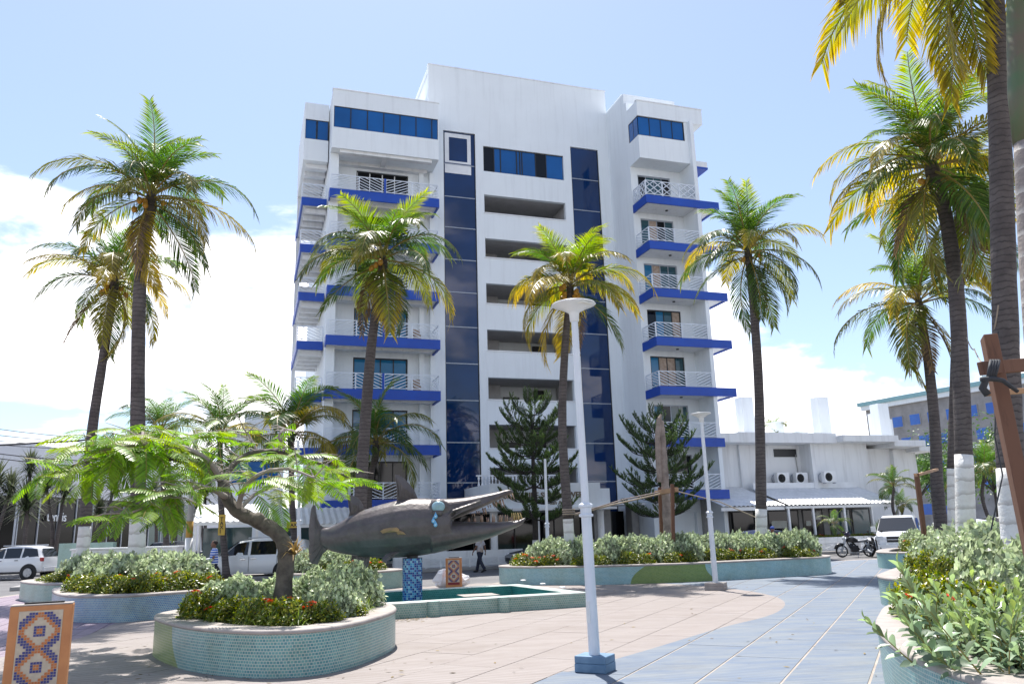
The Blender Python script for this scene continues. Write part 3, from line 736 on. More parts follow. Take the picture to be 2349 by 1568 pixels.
# ---- right wing
RU0, RU1 = 7.432, 11.06
FR = [21.67, 18.65, 15.62, 12.59, 9.62, 6.6, 3.6]
E0, E1 = 7.92, 10.3
rw = [(RU0, E0, -3.0, -2.7, 0, 29.0), (E1, RU1, -3.0, -2.7, 0, 29.0)]
for i, z in enumerate(FR):
    top = FR[i-1] if i else 29.0
    rw.append((E0, E1, -3.0, -2.7, z+2.2, top))
rw.append((E0, E1, -3.0, -2.7, 2.4, 3.6))
part('right_wing_wall', W_, *rw)
part('right_wing_block', W_, (RU0, 11.3, -2.7, 14, 0, 29.8))
part('right_wing_fin', W_, (RU1, 11.32, -4.7, -2.7, 0, 27.3))
part('roof_upper_step', W_, (8.7, 12.4, 0, 9, 29.8, 31.5))
part('right_wing_top_floor', W_, (RU0, RU1, -4.4, -3.0, 24.37, 25.94), (RU0, 12.2, -4.45, -3.0, 27.28, 28.33), (11.32, 12.2, -3.0, 6, 27.28, 28.33), (RU0, RU1, -3.1, -3.0, 25.94, 27.28))
part('roof_coping', M['white_old'], (RU0-.03, 12.23, -4.48, -4.2, 28.33, 28.4))
wb = part('corner_window', M['frame_dark'], (RU0+.02, RU1, -4.36, -4.3, 25.94, 25.99), (RU0+.02, RU1, -4.36, -4.3, 27.23, 27.28), (RU0+.02, RU0+.08, -4.3, -3.1, 25.94, 25.99), (RU0+.02, RU0+.08, -4.3, -3.1, 27.23, 27.28), (10.75, RU1, -4.38, -3.1, 25.99, 27.23))
part('wall_infill', W_, (10.8, RU1-.001, -4.398, -4.385, 25.94, 27.28), parent=wb)
for k in range(4):
    x0 = RU0+.05+k*.82; part('pane', M['glass_blue'], (x0+.02, x0+.78, -4.345, -4.325, 25.99, 27.23), parent=wb); part('mullion', M['frame_dark'], (x0+.78, x0+.82, -4.37, -4.3, 25.99, 27.23), parent=wb)
for k in range(2):
    w0 = -4.3+k*.6; part('pane', M['glass_blue'], (RU0+.035, RU0+.055, w0+.02, w0+.56, 25.99, 27.23), parent=wb); part('mullion', M['frame_dark'], (RU0+.02, RU0+.08, w0+.56, w0+.6, 25.99, 27.23), parent=wb)
part('side_eave', [M['white_old'], M['blue']], (11.33, 12.45, -4.2, 2, 24.35, 24.75), (11.33, 12.46, -4.22, 2, 24.22, 24.35, 1))
for i, z in enumerate(FR):
    e = 12.62 if i < 5 else 11.5
    s = part('balcony_slab', [M['white_old'], M['blue']], (RU0+.1, RU1, -4.72, -3.004, z-.44, z-.02), (RU0, e, -4.82, -4.72, z-.52, z, 1), (RU0, RU0+.1, -4.72, -3.004, z-.52, z, 1))
    if i < 5:
        part('side_balcony_slab', [M['white_old'], M['blue']], (11.325, e-.1, -4.72, 3, z-.4, z-.02), (e-.1, e, -4.72, 3, z-.5, z, 1), parent=s)
    if i == 0: inst('balcony_railing', rail_rl, H, (RU0+.02, -4.77, z)); inst('balcony_railing', rail_rsl, H, (RU0+.04, -4.75, z), (0, 0, R(90)))
    else: inst('balcony_railing', rail_r, H, (RU0+.02, -4.77, z)); inst('balcony_railing', rail_rs, H, (RU0+.04, -4.75, z), (0, 0, R(90)))
    d = part('balcony_door', M['frame_dark'] if i in (3, 4) else M['steel'], (E0, E1, -2.92, -2.84, z+2.13, z+2.2), (E0, E0+.06, -2.92, -2.84, z, z+2.13), (E1-.06, E1, -2.92, -2.84, z, z+2.13))
    for k in range(4):
        x0 = E0+.06+k*.57; gm = M['glass_sky'] if i in (2, 3, 4, 5) and k < 2 else M['glass_teal']
        if (i, k) in ((1, 1), (2, 1), (3, 3), (4, 1), (4, 2)): gm = M['curtain']
        elif (i+k) % 3 == 0: gm = M['glass_dark']
        part('pane', gm, (x0+.02, x0+.55, -2.88, -2.865, z+.05, z+2.13), parent=d)
        part('stile', M['frame_dark'] if i in (3, 4) else M['steel'], (x0-.025, x0+.025, -2.91, -2.85, z, z+2.13), parent=d)
    b = MB(); b.lathe([(.09, -.05), (.09, 0)], 10); b.build('ceiling_light', M['dark_metal'], s, loc=(9.4, -3.8, z-.45))
# ---- ground floor and entrance
part('entrance_canopy', W_, (-3.2, 3.1, -5.2, -.01, 2.75, 4.05), (3.1, 3.75, -5.0, -.01, 2.75, 3.75))
part('entrance_canopy_shelf', M['white_clean'], (-3.4, 3.9, -5.5, -.3, 2.62, 2.75))
for x in (-2.9, -.55, 3.2): 
    b = MB(); b.lathe([(.24, 0.02), (.24, .25), (.19, .3), (.19, 2.45), (.25, 2.62)], 16); b.build('entrance_column', M['white_clean'], H, loc=(x, -4.8, 0), smooth=False)
part('lobby_glazing', M['glass_dark'], (-4.2, 6.9, -.1, -.05, .35, 2.6))
for k in range(9): part('lobby_mullion', M['frame_dark'], (-4.0+k*1.25, -3.94+k*1.25, -.16, -.1, .35, 2.6))
part('lobby_plinth', M['concrete'], (-5.2, 7.3, -.3, -.05, 0, .35))
part('stone_wall_panel', M['concrete'], (4.4, 5.5, -1.2, -.4, .02, 2.9), (6.9, 7.35, -1.2, -.4, .02, 2.9))
part('side_canopy', M['white_old'], (3.9, 7.2, -2.6, -.4, 2.9, 3.0))
part('terrace_screen', M['white_clean'], (-2.6, 3.0, -.5, -.42, 4.08, 4.14), (-2.6, 3.0, -.5, -.42, 4.75, 4.83))
b = MB()
for k in range(26): b.lathe([(.05, 0), (.075, .12), (.03, .25), (.03, .35), (.075, .48), (.05, .6)], 6, (-2.45+k*.21, -.46, 4.14))
b.build('balustrade', M['white_clean'], H)
def text_mesh(s, size, mat, depth=0.02, bold=0.0):
    c = bpy.data.curves.new('lettering', 'FONT'); c.body = s; c.size = size; c.extrude = depth; c.offset = bold
    o = bpy.data.objects.new('lettering_tmp', c); col.objects.link(o)
    dg = bpy.context.evaluated_depsgraph_get(); me = bpy.data.meshes.new_from_object(o.evaluated_get(dg))
    bpy.data.objects.remove(o); me.materials.clear(); me.materials.append(mat); return me
M['gold'] = simple('sign_bronze', (0.16, 0.12, 0.07), 0.5)
inst('sign_lettering', text_mesh('SOL CARIBE SUNFLOWER', .42, M['gold'], .02, .008), H, (-2.75, -5.225, 3.28), (R(90), 0, 0))
inst('sign_lettering', text_mesh('San Andrés', .3, M['gold'], .02), H, (.1, -5.225, 2.92), (R(90), 0, 0))

# ================================================================== low white annex on the right
A = thing('annex_building', 'low white annex with roof columns right of the hotel', 'building', HO, THETA)
def apart(name, mat, *b, **k): return part(name, mat, *b, parent=k.pop('parent', A), **k)
WO = M['white_old']
apart('wall', WO, (11.5, 19.2, -2, 10, 0, 7.0), (19.2, 23.5, -2.9, 10, 0, 6.6), (23.5, 28.4, -2.0, 10, 0, 6.3))
for q_ in ((14.2, 14.7, -2.2, -2.0, 2.6, 6.5), (18.9, 19.195, -3.1, -2.0, 2.6, 6.6), (26.2, 26.6, -2.3, -2.0, 2.6, 6.2)): apart('pilaster', WO, q_)
apart('roof_fascia', WO, (11.45, 20.6, -3.6, -1.9, 6.5, 7.05), (13.2, 20.6, -3.6, 9, 7.05, 7.12))
apart('roof_fascia', WO, (20.6, 25.0, -4.2, 9, 6.55, 6.95), (25.0, 27.6, -3.8, 9, 6.3, 6.7), (27.6, 29.4, -3.2, 9, 6.05, 6.35))
for (x0, x1, w, z) in ((16.1, 17.0, -.2, 9.95), (14.9, 15.5, 2.2, 8.6), (19.5, 20.2, 1.0, 8.5), (22.3, 23.2, -.2, 10.1), (21.6, 22.3, 1.2, 7.9), (26.7, 27.6, -1.0, 9.6), (27.9, 28.8, .6, 9.2), (29.5, 30.3, 1.6, 8.9)):
    apart('roof_column', W_, (x0, x1, w, w+.8, 6.9, z))
apart('vent_window', M['frame_dark'], (16.9, 18.6, -2.06, -2.0, 5.75, 6.25))
for x in (18.5, 19.0): 
    b = MB(); b.tube([(x, -2.05-(.9 if x > 18.9 else 0)*0, 5.9), (x+.1, -2.05, 4.2)], .025, 5); b.build('pipe', M['concrete'], A)
def corr(x0, x1, ya, za, yb, zb, pitch=.28, amp=.035, skew=0.0):
    """corrugated sheet sloping from (ya, za) down to (yb, zb)"""
    b = MB(); n = int((x1-x0)/pitch*4)
    for i in range(n+1):
        x = x0+(x1-x0)*i/n; h = amp*math.cos(2*math.pi*i/4)
        b.v += [(x+skew, ya, za+h), (x, yb, zb+h), (x+skew, ya, za+h-.02), (x, yb, zb+h-.02)]
    for i in range(n):
        a = 4*i; b.f += [(a, a+4, a+5, a+1), (a+2, a+3, a+7, a+6), (a+1, a+5, a+7, a+3)]; b.m += [0]*3
    return b
M['sheet'] = simple('white_roof_sheet', (0.78, 0.79, 0.8), 0.45, (0.66, 0.67, 0.68), 2.0)
corr(10.0, 14.2, -2.05, 3.85, -6.2, 2.62).build('awning_sheet', M['sheet'], A)
corr(14.2, 22.4, -2.95, 3.72, -6.4, 2.62).build('awning_sheet', M['sheet'], A)
apart('awning_beam', M['white_clean'], (10.0, 14.2, -6.15, -6.05, 2.35, 2.55), (14.2, 22.4, -6.3, -6.2, 2.4, 2.54))
apart('awning_upstand', M['white_clean'], (14.4, 22.2, -3.05, -2.95, 3.7, 4.05))
for x in (14.3, 16.0, 18.2, 20.2, 22.2): apart('awning_post', M['white_clean'], (x, x+.12, -6.28, -6.16, .02, 2.42))
apart('shop_wall', M['concrete'], (10.6, 14.4, -3.3, -2.9, 0, 3.3), (14.4, 22.6, -3.6, -3.4, 0, 3.2))
for (x0, x1, w, m) in ((11.0, 12.0, -3.3, 'glass_dark'), (12.3, 14.2, -3.3, 'glass_dark'), (14.8, 17.0, -3.6, 'glass_dark'), (17.3, 18.8, -3.6, 'glass_dark'), (19.3, 20.9, -3.6, 'glass_teal'), (21.0, 22.4, -3.6, 'glass_teal')):
    f = apart('shop_window', M['frame_dark'], (x0, x1, w-.06, w, .5, .56), (x0, x1, w-.06, w, 2.3, 2.38), (x0, x0+.06, w-.06, w, .56, 2.3), (x1-.06, x1, w-.06, w, .56, 2.3))
    apart('pane', M[m], (x0+.06, x1-.06, w-.04, w-.02, .56, 2.3), parent=f)
for (x0, z0, w_, h_) in ((15.0, 1.3, 1.1, .45), (17.5, 1.4, .35, .3), (18.25, 1.75, .35, .45)): apart('paper_notice', simple('paper', (0.6, 0.62, 0.58), 0.8), (x0, x0+w_, -3.66, -3.655, z0, z0+h_))
# low front wall with a white slatted rail in front of the annex and the hotel
def lowwall(x0, x1, w, label):
    t = thing('low_wall', label, 'wall', FW(x0, w), THETA); L = x1-x0
    b = MB(); b.box(0, L, 0, .25, .02, .75); b.build('wall', WO, t)
    b = MB(); b.box(0, L, -.55, -.5, .42, .47); b.box(0, L, -.55, -.5, .1, .15)
    n = int(L/.7)
    for k in range(n+1): x = k*L/n; b.box(x-.03, x+.03, -.56, -.49, .02, .47)
    for k in range(n):
        x, x2 = k*L/n, (k+1)*L/n
        b.bar((x, -.525, .15), (x2, -.525, .42), .025); b.bar((x, -.525, .42), (x2, -.525, .15), .025)
    b.build('lattice_rail', M['white_clean'], t)
    b = MB(); b.box(.1, L-.1, .25, .7, .4, .7); b.build('plant_bed', M['soil'], t)
    return t
lowwall(13.2, 21.4, -7.2, 'low white wall with crossed rail behind the parked motorcycle')
lowwall(-8.6, -2.2, -7.3, 'low white wall with crossed rail behind the fish column')
# air conditioners
def aircon(px, label, w):
    p = HO+Uv*px+Wv*w
    t = thing('air_conditioner', label, 'air conditioner', (p.x, p.y, 3.95), THETA, 'outdoor units on the annex wall')
    b = MB(); b.box(-.45, .45, -.32, 0, .06, .75); b.build('casing', M['white_clean'], t, bevel=.02)
    b = MB(); b.lathe([(.27, -.335), (.30, -.335), (.30, -.32), (.27, -.32)], 20, cap=False, M=Matrix.Translation((-.12, 0, .4)) @ Matrix.Rotation(R(-90), 4, 'X') @ Matrix.Scale(-1, 4, (0, 0, 1)))
    b.build('fan_ring', M['steel'], t)
    b = MB(); b.add([(-.12+.27*math.cos(2*math.pi*k/20), -.322, .4+.27*math.sin(2*math.pi*k/20)) for k in range(20)], [tuple(range(20))]); b.build('fan_opening', M['black'], t)
    b = MB()
    for k in range(3):
        a = k*2.094; b.bar((-.12, -.328, .4), (-.12+.24*math.cos(a), -.328, .4+.24*math.sin(a)), .09, .01)
    for r in (.1, .18): 
        for k in range(16): a0, a1 = 2*math.pi*k/16, 2*math.pi*(k+1)/16; b.bar((-.12+r*math.cos(a0), -.335, .4+r*math.sin(a0)), (-.12+r*math.cos(a1), -.335, .4+r*math.sin(a1)), .012)
    b.build('fan_grille', M['dark_metal'], t)
    b = MB(); b.box(-.4, -.33, -.3, -.05, 0, .06); b.box(.33, .4, -.3, -.05, 0, .06); b.build('bracket', M['steel'], t)
aircon(16.9, 'leftmost of three white air conditioners beside the palm trunk', -2.4)
aircon(18.3, 'middle one of three white air conditioners on the annex', -2.42)
aircon(19.75, 'rightmost of three white air conditioners on the annex', -3.3)

# ================================================================== far buildings
# grey concrete block with blue glazing, far right
c0 = G(1995, 930, 22); c1 = G(2349, 868, 22); dv_ = (c1-c0).normalized(); dv_.z = 0
ang = math.atan2(dv_.y, dv_.x)
Bc = thing('concrete_building', 'far grey concrete block with scattered blue windows', 'building', (c0.x, c0.y, 0), ang)
gr = simple('rough_concrete', (0.34, 0.33, 0.33), 0.9, (0.22, 0.215, 0.215), 0.4)
def bpart(name, mat, *b, **k): return part(name, mat, *b, parent=k.pop('parent', Bc), **k)
bpart('wall', gr, (-1, 60, 0, 20, 0, 22))
bpart('roof_edge', simple('teal_roof_edge', (0.25, 0.45, 0.48), 0.6), (-2, 61, -.9, 20, 22, 22.7))
bpart('cornice', M['white'], (-1.5, 60.5, -.6, 0, 21.2, 22))
bpart('cornice', M['white'], (-1.2, 60.5, -.4, 0, 12.4, 12.9))
cm_ = simple('blue_film_window', (0.03, 0.16, 0.55), 0.3, (0.02, 0.1, 0.42), 0.2)
rb = random.Random(3)
for k in range(12):
    for j in range(5):
        x0 = 1.0+k*3.4+(1.2 if j % 2 else 0); z0 = 2.2+j*3.8
        if rb.random() < .12: continue
        f = bpart('window', M['concrete'], (x0-.12, x0+2.0, -.1, .02, z0-.12, z0+1.9)); bpart('pane', cm_, (x0, x0+1.88, -.14, -.1, z0, z0+1.78), parent=f)
b = MB()
for sx in (0, 1.2):
    for sy in (0, 1.2): b.tube([(18+sx, 6+sy, 22.6), (18+sx, 6+sy, 26)], .07, 4)
for z in (23.5, 24.5, 25.5, 26): b.box(17.9, 19.3, 5.9, 7.3, z, z+.1)
b.build('roof_mast', M['steel'], Bc)
# dark glass shop on the left, its front runs away from us
c0 = G(60, 1015, 9.0)
Bs = thing('glass_shop', 'grey-walled shop with black glass front behind spiky palms', 'shop', (c0.x, c0.y, 0), R(86))
gw = simple('shop_grey_paint', (0.62, 0.63, 0.66), 0.7, (0.55, 0.56, 0.6), 0.2)
def spart(name, mat, *b, **k): return part(name, mat, *b, parent=k.pop('parent', Bs), **k)
spart('wall', gw, (0, 45, 0, 30, 5.2, 9.0), (0, 45, .5, 30, 0, 5.2))
spart('plinth', M['concrete'], (-.2, 45, -.3, .5, 0, .45))
for k in range(12):
    x0 = .1+k*2.3; gm = M['glass_black'] if k < 8 else M['glass_teal']
    spart('pane', gm, (x0+.06, x0+2.24, .1, .14, .45, 5.2)); spart('mullion', M['steel'], (x0-.05, x0+.05, .02, .16, .45, 5.2))
for k in range(9):
    y0 = .1+k*2.3; spart('pane', M['glass_black'], (-.08, -.04, y0+.06, y0+2.24, .45, 5.2)); spart('mullion', M['steel'], (-.12, -.03, y0-.05, y0+.05, .45, 5.2))
tm = text_mesh('tennis', 1.0, simple('sign_white', (0.75, 0.78, 0.8), 0.5), .03)
tp = at(133, 1193, 62.0)
inst('sign_lettering', tm, Bs, Bs.matrix_world.inverted() @ tp if False else (3.1, -.12, 3.35), (R(90), 0, 0))
# pale building with blue window bands left of the hotel, further back
Bm = thing('pale_building', 'pale building with blue window bands left of the hotel', 'building', HO, THETA)
def mpart(name, mat, *b, **k): return part(name, mat, *b, parent=k.pop('parent', Bm), **k)
mpart('wall', M['white'], (-16.3, -13.2, 5, 22, 0, 7.6), (-15.6, -13.2, 5.2, 22, 7.6, 9.0))
mpart('roof_coping', M['white_old'], (-16.5, -13.1, 4.8, 5.4, 7.6, 7.85))
for z0 in (4.8,):
    f = mpart('window_band', M['frame_dark'], (-16.2, -13.5, 4.9, 5.0, z0, z0+.06), (-16.2, -13.5, 4.9, 5.0, z0+1.3, z0+1.36))
    for k in range(3): mpart('pane', M['glass_blue'], (-16.2+k*.9+.04, -16.2+(k+1)*.9-.04, 4.92, 4.96, z0+.06, z0+1.3), parent=f)
# white sheet canopies in front of it
def tent(x0, x1, w0, w1, ze, zr, label):
    t = thing('canopy', label, 'canopy', FW(x0, w0), THETA); L = x1-x0; Wd = w1-w0
    corr(0, L, Wd*.5, zr, 0, ze, .3, .03).build('roof_sheet', M['sheet'], t); corr(0, L, Wd*.5+.01, zr, Wd, ze, .3, .03).build('roof_sheet', M['sheet'], t)
    b = MB(); b.box(0, L, -.03, .03, ze-.16, ze-.03); b.build('eave_beam', M['white_clean'], t)
    b = MB(); b.add([(0.02, 0, ze-.05), (0.02, Wd, ze-.05), (0.02, Wd*.5, zr-.03)], [(0, 1, 2)]); b.build('gable', M['white_clean'], t)
    n = max(2, int(L/3)+1)
    for k in range(n): b = MB(); x = .1+k*(L-.2)/(n-1); b.box(x-.06, x+.06, .05, .17, .02, ze-.16); b.build('post', M['white_clean'], t)
    b = MB(); b.box(.3, L-.3, Wd*.7, Wd*.72, .3, 2.2); b.build('back_glazing', M['glass_teal'], t)
    return t
tent(-17.6, -14.6, -4.0, 1.0, 2.45, 3.35, 'white ribbed canopy beside the taxi sign')
tent(-14.2, -6.2, -6.6, -2.4, 2.2, 3.0, 'long white ribbed canopy below the hotel balconies')
# ================================================================== vegetation
M['frond'] = leaf_mat('coconut_leaflet', (0.062, 0.115, 0.024), (0.22, 0.21, 0.03), (0.32, 0.235, 0.03), 0.34, 0.46, 0.7, 1.1, 0.3, spec=.5)
M['frond_y'] = leaf_mat('yellowing_leaflet', (0.12, 0.165, 0.022), (0.46, 0.33, 0.03), (0.48, 0.33, 0.03), 0.36, 0.5, 0.4, .95, 0.3, spec=.5)
M['frond_young'] = leaf_mat('young_leaflet', (0.075, 0.15, 0.025), (0.24, 0.25, 0.03), None, 0.38, 0.46, 0.62, 1.1, 0.3, spec=.5)
M['frond_lime'] = leaf_mat('lime_leaflet', (0.15, 0.23, 0.025), (0.34, 0.33, 0.03), None, 0.38, 0.5, 0.5, 1.1, 0.3, spec=.5)
M['frond_dry'] = leaf_mat('dry_leaflet', (0.13, 0.085, 0.05), (0.17, 0.11, 0.06), None, 0.8, 0.2)
M['rachis'] = simple('leaf_stalk', (0.22, 0.20, 0.05), 0.5, (0.28, 0.18, 0.04), 3)
def trunk_mat(name, c1, c2, ringc, pitch=0.16):
    m, t, p = new_mat(name); p.inputs['Roughness'].default_value = 0.9
    tc = t.nodes.new('ShaderNodeTexCoord'); sx = t.nodes.new('ShaderNodeSeparateXYZ'); lk(t, tc.outputs['Object'], sx.inputs[0])
    nz = t.nodes.new('ShaderNodeTexNoise'); nz.inputs['Scale'].default_value = 5; nz.inputs['Detail'].default_value = 4; lk(t, tc.outputs['Object'], nz.inputs['Vector'])
    ma = t.nodes.new('ShaderNodeMath'); ma.operation = 'MULTIPLY_ADD'; lk(t, nz.outputs['Fac'], ma.inputs[0]); ma.inputs[1].default_value = 0.16; lk(t, sx.outputs['Z'], ma.inputs[2])
    d = t.nodes.new('ShaderNodeMath'); d.operation = 'DIVIDE'; lk(t, ma.outputs[0], d.inputs[0]); d.inputs[1].default_value = pitch
    f = t.nodes.new('ShaderNodeMath'); f.operation = 'FRACT'; lk(t, d.outputs[0], f.inputs[0])
    a, n = noise_col(t, c1, c2, 3.0, 6, 0.35, 0.65)
    rmp = t.nodes.new('ShaderNodeMapRange'); lk(t, f.outputs[0], rmp.inputs['Value']); rmp.inputs['From Min'].default_value = 0.0; rmp.inputs['From Max'].default_value = 0.3
    mx = t.nodes.new('ShaderNodeMixRGB'); lk(t, rmp.outputs[0], mx.inputs['Fac']); mx.inputs['Color1'].default_value = (*ringc, 1); lk(t, a.outputs[0], mx.inputs['Color2'])
    lk(t, mx.outputs[0], p.inputs['Base Color'])
    n4 = t.nodes.new('ShaderNodeTexNoise'); n4.inputs['Scale'].default_value = 22; n4.inputs['Detail'].default_value = 6; lk(t, tc.outputs['Object'], n4.inputs['Vector'])
    ad = t.nodes.new('ShaderNodeMath'); lk(t, f.outputs[0], ad.inputs[0]); lk(t, n4.outputs['Fac'], ad.inputs[1])
    bump(t, p, ad.outputs[0], 0.7, 0.025)
    return m
M['trunk'] = trunk_mat('palm_bark', (0.125, 0.108, 0.105), (0.075, 0.063, 0.063), (0.035, 0.03, 0.03), .12)
M['trunk_paint'] = trunk_mat('whitewashed_bark', (0.74, 0.74, 0.73), (0.62, 0.61, 0.59), (0.42, 0.40, 0.38), 0.3)
M['trunk_dark'] = trunk_mat('dark_bark', (0.10, 0.085, 0.075), (0.06, 0.05, 0.045), (0.03, 0.025, 0.025))
def frond_mesh(L, e0, droop, seed, mat, nl=42, hang=0.5, wid=0.05, ll=0.26, curl=0.0, stalk=0.12):
    r = random.Random(seed); b = MB(); b.t = []
    N = 14; pts = []; dirs = []; p = Vector((0, 0, 0)); side = 0.0
    for i in range(N+1):
        s = i/N; e = e0-droop*(s**1.25); az = curl*s*s
        d = Vector((math.sin(az)*math.cos(e), math.cos(az)*math.cos(e), math.sin(e)))
        pts.append(p.copy()); dirs.append(d); p = p+d*(L/N)
    b.tube(pts, [0.035*(1-0.88*i/N)*(L/3.6)+0.004 for i in range(N+1)], 5, 1)
    b.t += [0.3]*len(b.v)
    for k in range(nl):
        s = stalk+(1-stalk)*(k+0.5)/nl
        fi = s*N; i = min(int(fi), N-1); fr = fi-i
        o = pts[i].lerp(pts[i+1], fr); d = dirs[i].lerp(dirs[i+1], fr).normalized()
        lat = d.cross(Vector((0, 0, 1)))
        lat = lat.normalized() if lat.length > 0.05 else Vector((1, 0, 0))
        upv = lat.cross(d)
        prof = (0.35+0.65*math.sin(math.pi*min(1, 0.12+s*0.95)**0.8)) if s < 0.97 else 0.45
        for sg in (-1, 1):
            l = L*ll*prof*r.uniform(0.85, 1.1)
            fwd = 0.55+0.75*s+r.uniform(-.12, .12)
            v = (lat*sg + d*fwd + upv*(0.28-0.25*s+r.uniform(-.12, .12))).normalized()
            g = Vector((0, 0, -1))
            hh = hang*r.uniform(0.6, 1.3)
            m1 = o+v*l*0.5+g*(l*0.5*hh*0.35)
            v2 = (v+g*hh*1.25).normalized()
            m2 = m1+v2*l*0.5
            wv = (d-v*d.dot(v)).normalized()
            # blade edge-on a little so that it catches light unevenly
            wv = (wv+upv*r.uniform(-.5, .5)).normalized()*wid*0.5*(L/3.6)
            b0 = len(b.v)
            b.v += [tuple(o-wv*0.5), tuple(o+wv*0.5), tuple(m1+wv), tuple(m1-wv), tuple(m2)]
            b.f += [(b0, b0+1, b0+2, b0+3), (b0+3, b0+2, b0+4)]; b.m += [0, 0]
            b.t += [s*0.5, s*0.5, s*0.55+.32, s*0.55+.32, s*0.55+.55]
    return b.mesh('palm_frond', [mat, M['rachis']], recalc=False)
FV = {}
for i in range(3):
    FV[('upy', i)] = frond_mesh(3.3, R(84-9*i), R(58+12*i), 110+i, M['frond_lime'], hang=0.26, nl=60, wid=.043, ll=.31, curl=R(10-10*i))
    FV[('midy', i)] = frond_mesh(3.6, R(46-6*i), R(98+8*i), 20+i, M['frond_y'], hang=0.62, nl=58, curl=R(-14+14*i), wid=.043, ll=.31)
    FV[('lowy', i)] = frond_mesh(3.6, R(14-9*i), R(82+6*i), 30+i, M['frond_y'], hang=0.85, nl=58, curl=R(12-12*i), wid=.043, ll=.31)
    FV[('hangy', i)] = frond_mesh(3.3, R(-28-14*i), R(48+8*i), 40+i, M['frond_y'], hang=0.6, nl=58, wid=.043, ll=.31)
    FV[('up', i)] = frond_mesh(3.3, R(84-9*i), R(58+12*i), 10+i, M['frond_young'], hang=0.26, nl=60, wid=.043, ll=.31, curl=R(10-10*i))
    FV[('mid', i)] = frond_mesh(3.6, R(50-8*i), R(96+8*i), 20+i, M['frond'], hang=0.62, nl=58, curl=R(-14+14*i), wid=.043, ll=.31)
    FV[('low', i)] = frond_mesh(3.6, R(16-9*i), R(80+6*i), 30+i, M['frond'], hang=0.85, nl=58, curl=R(12-12*i), wid=.043, ll=.31)
    FV[('hang', i)] = frond_mesh(3.4, R(-28-14*i), R(48+8*i), 40+i, M['frond'], hang=0.6, nl=58, wid=.043, ll=.31)
    FV[('dry', i)] = frond_mesh(2.6, R(-50-8*i), R(34), 50+i, M['frond_dry'], hang=0.3, nl=30, wid=0.07)
M['coconut'] = simple('coconut_husk', (0.50, 0.20, 0.02), 0.45, (0.42, 0.24, 0.03), 4)
_nut = MB(); _nut.sphere((0, 0, 0), (0.11, 0.11, 0.14), 10, 7); NUT = _nut.mesh('coconut', M['coconut'], True)
_sh = MB(); _sh.lathe([(0.16, -0.6), (0.2, -0.2), (0.23, 0.1), (0.15, 0.45), (0.05, 0.8)], 10); SHEATH = _sh.mesh('leaf_sheath', M['trunk_dark'], True)
def palm(name, label, base, pts_px, Y, r0, r1, crown, n=(7, 9, 6, 2, 2), nuts=0, paint=None, seed=1, group='coconut palms round the plaza', fs=1.0, wind=0.0, yel=0.0):
    """pts_px: pixels of the trunk axis bottom -> crown at distance Y; base: ground point (x, y, z)"""
    r = random.Random(seed)
    base = Vector(base); t = thing(name, label, 'palm tree', base, 0, group)
    path = [Vector((0, 0, 0))]
    for (px, py) in pts_px:
        q = at(px, py, Y); path.append(q-base)
    top = path[-1]
    sp = spline(path, 7, False); N = len(sp)
    rad = []
    for i, p in enumerate(sp):
        s = i/(N-1); rr = r0+(r1-r0)*s**0.8
        if p.z < 0.7: rr *= 1+0.3*(1-p.z/0.7)**2
        rad.append(rr*(1+r.uniform(-.025, .025)))
    if paint:
        k = next((i for i, p in enumerate(sp) if p.z > paint-base.z), N-1)
        # split exactly at the paint line
        a, c = sp[k-1], sp[k]; f = (paint-base.z-a.z)/max(1e-4, c.z-a.z); cut = a.lerp(c, f); rc = rad[k-1]+(rad[k]-rad[k-1])*f
        b = MB(); b.tube(sp[:k]+[cut], [x+.006 for x in rad[:k]+[rc]], 14); b.build('painted_base', M['trunk_paint'], t, smooth=True)
        b = MB(); b.tube([cut]+sp[k:], [rc]+rad[k:], 14); tr = b.build('trunk', M['trunk'], t, smooth=True)
    else:
        b = MB(); b.tube(sp, rad, 12); tr = b.build('trunk', M['trunk'], t, smooth=True)
    tiltx, tilty = r.uniform(-.16, .16), r.uniform(-.16, .16)
    if crown:
        inst('leaf_sheath', SHEATH, t, top, (0, 0, 0), (fs*r1/0.13*0.8, fs*r1/0.13*0.8, fs))
        a0 = r.uniform(0, 6.28)
        tot = {'up': n[0], 'mid': n[1], 'low': n[2], 'hang': n[3], 'dry': n[4]}
        dz = {'up': 0.55, 'mid': 0.4, 'low': 0.25, 'hang': 0.05, 'dry': -0.05}
        for kd, c in tot.items():
            for i in range(c):
                az = a0+2*math.pi*(i+r.uniform(-.22, .22))/max(c, 1)+{'up': 0, 'mid': .4, 'low': .9, 'hang': 1.7, 'dry': 2.9}[kd]
                sc_ = fs*r.uniform(0.9, 1.1)*(0.9 if kd == 'up' else 1)
                inst('palm_frond', FV[(kd+('y' if kd in ('up', 'mid', 'low', 'hang') and r.random() < yel else ''), r.randrange(3))], t, top+Vector((math.sin(-az)*.08, math.cos(az)*.08, dz[kd]*fs)), (r.uniform(-.12, .12)+tiltx*math.cos(az)+tilty*math.sin(az), r.uniform(-.3, .3)+wind, az+r.uniform(-.12, .12)), (sc_*r.uniform(.85, 1.1), sc_*r.uniform(.82, 1.12), sc_))
        for i in range(nuts):
            a = r.uniform(0, 6.28); rr = r.uniform(.22, .42)
            inst('coconut', NUT, t, top+Vector((rr*math.cos(a), rr*math.sin(a), r.uniform(-.28, .12))), (r.uniform(-.5, .5), r.uniform(-.5, .5), 0), r.uniform(.8, 1.05)*fs)
    return t
def gb(px, py, Y): p = at(px, py, Y); return (p.x, p.y, 0.4)
def base_at(px, Y, z=0.4):          # ground point under a pixel column at distance Y
    p = at(px, 1250, Y); return (p.x, p.y, z)
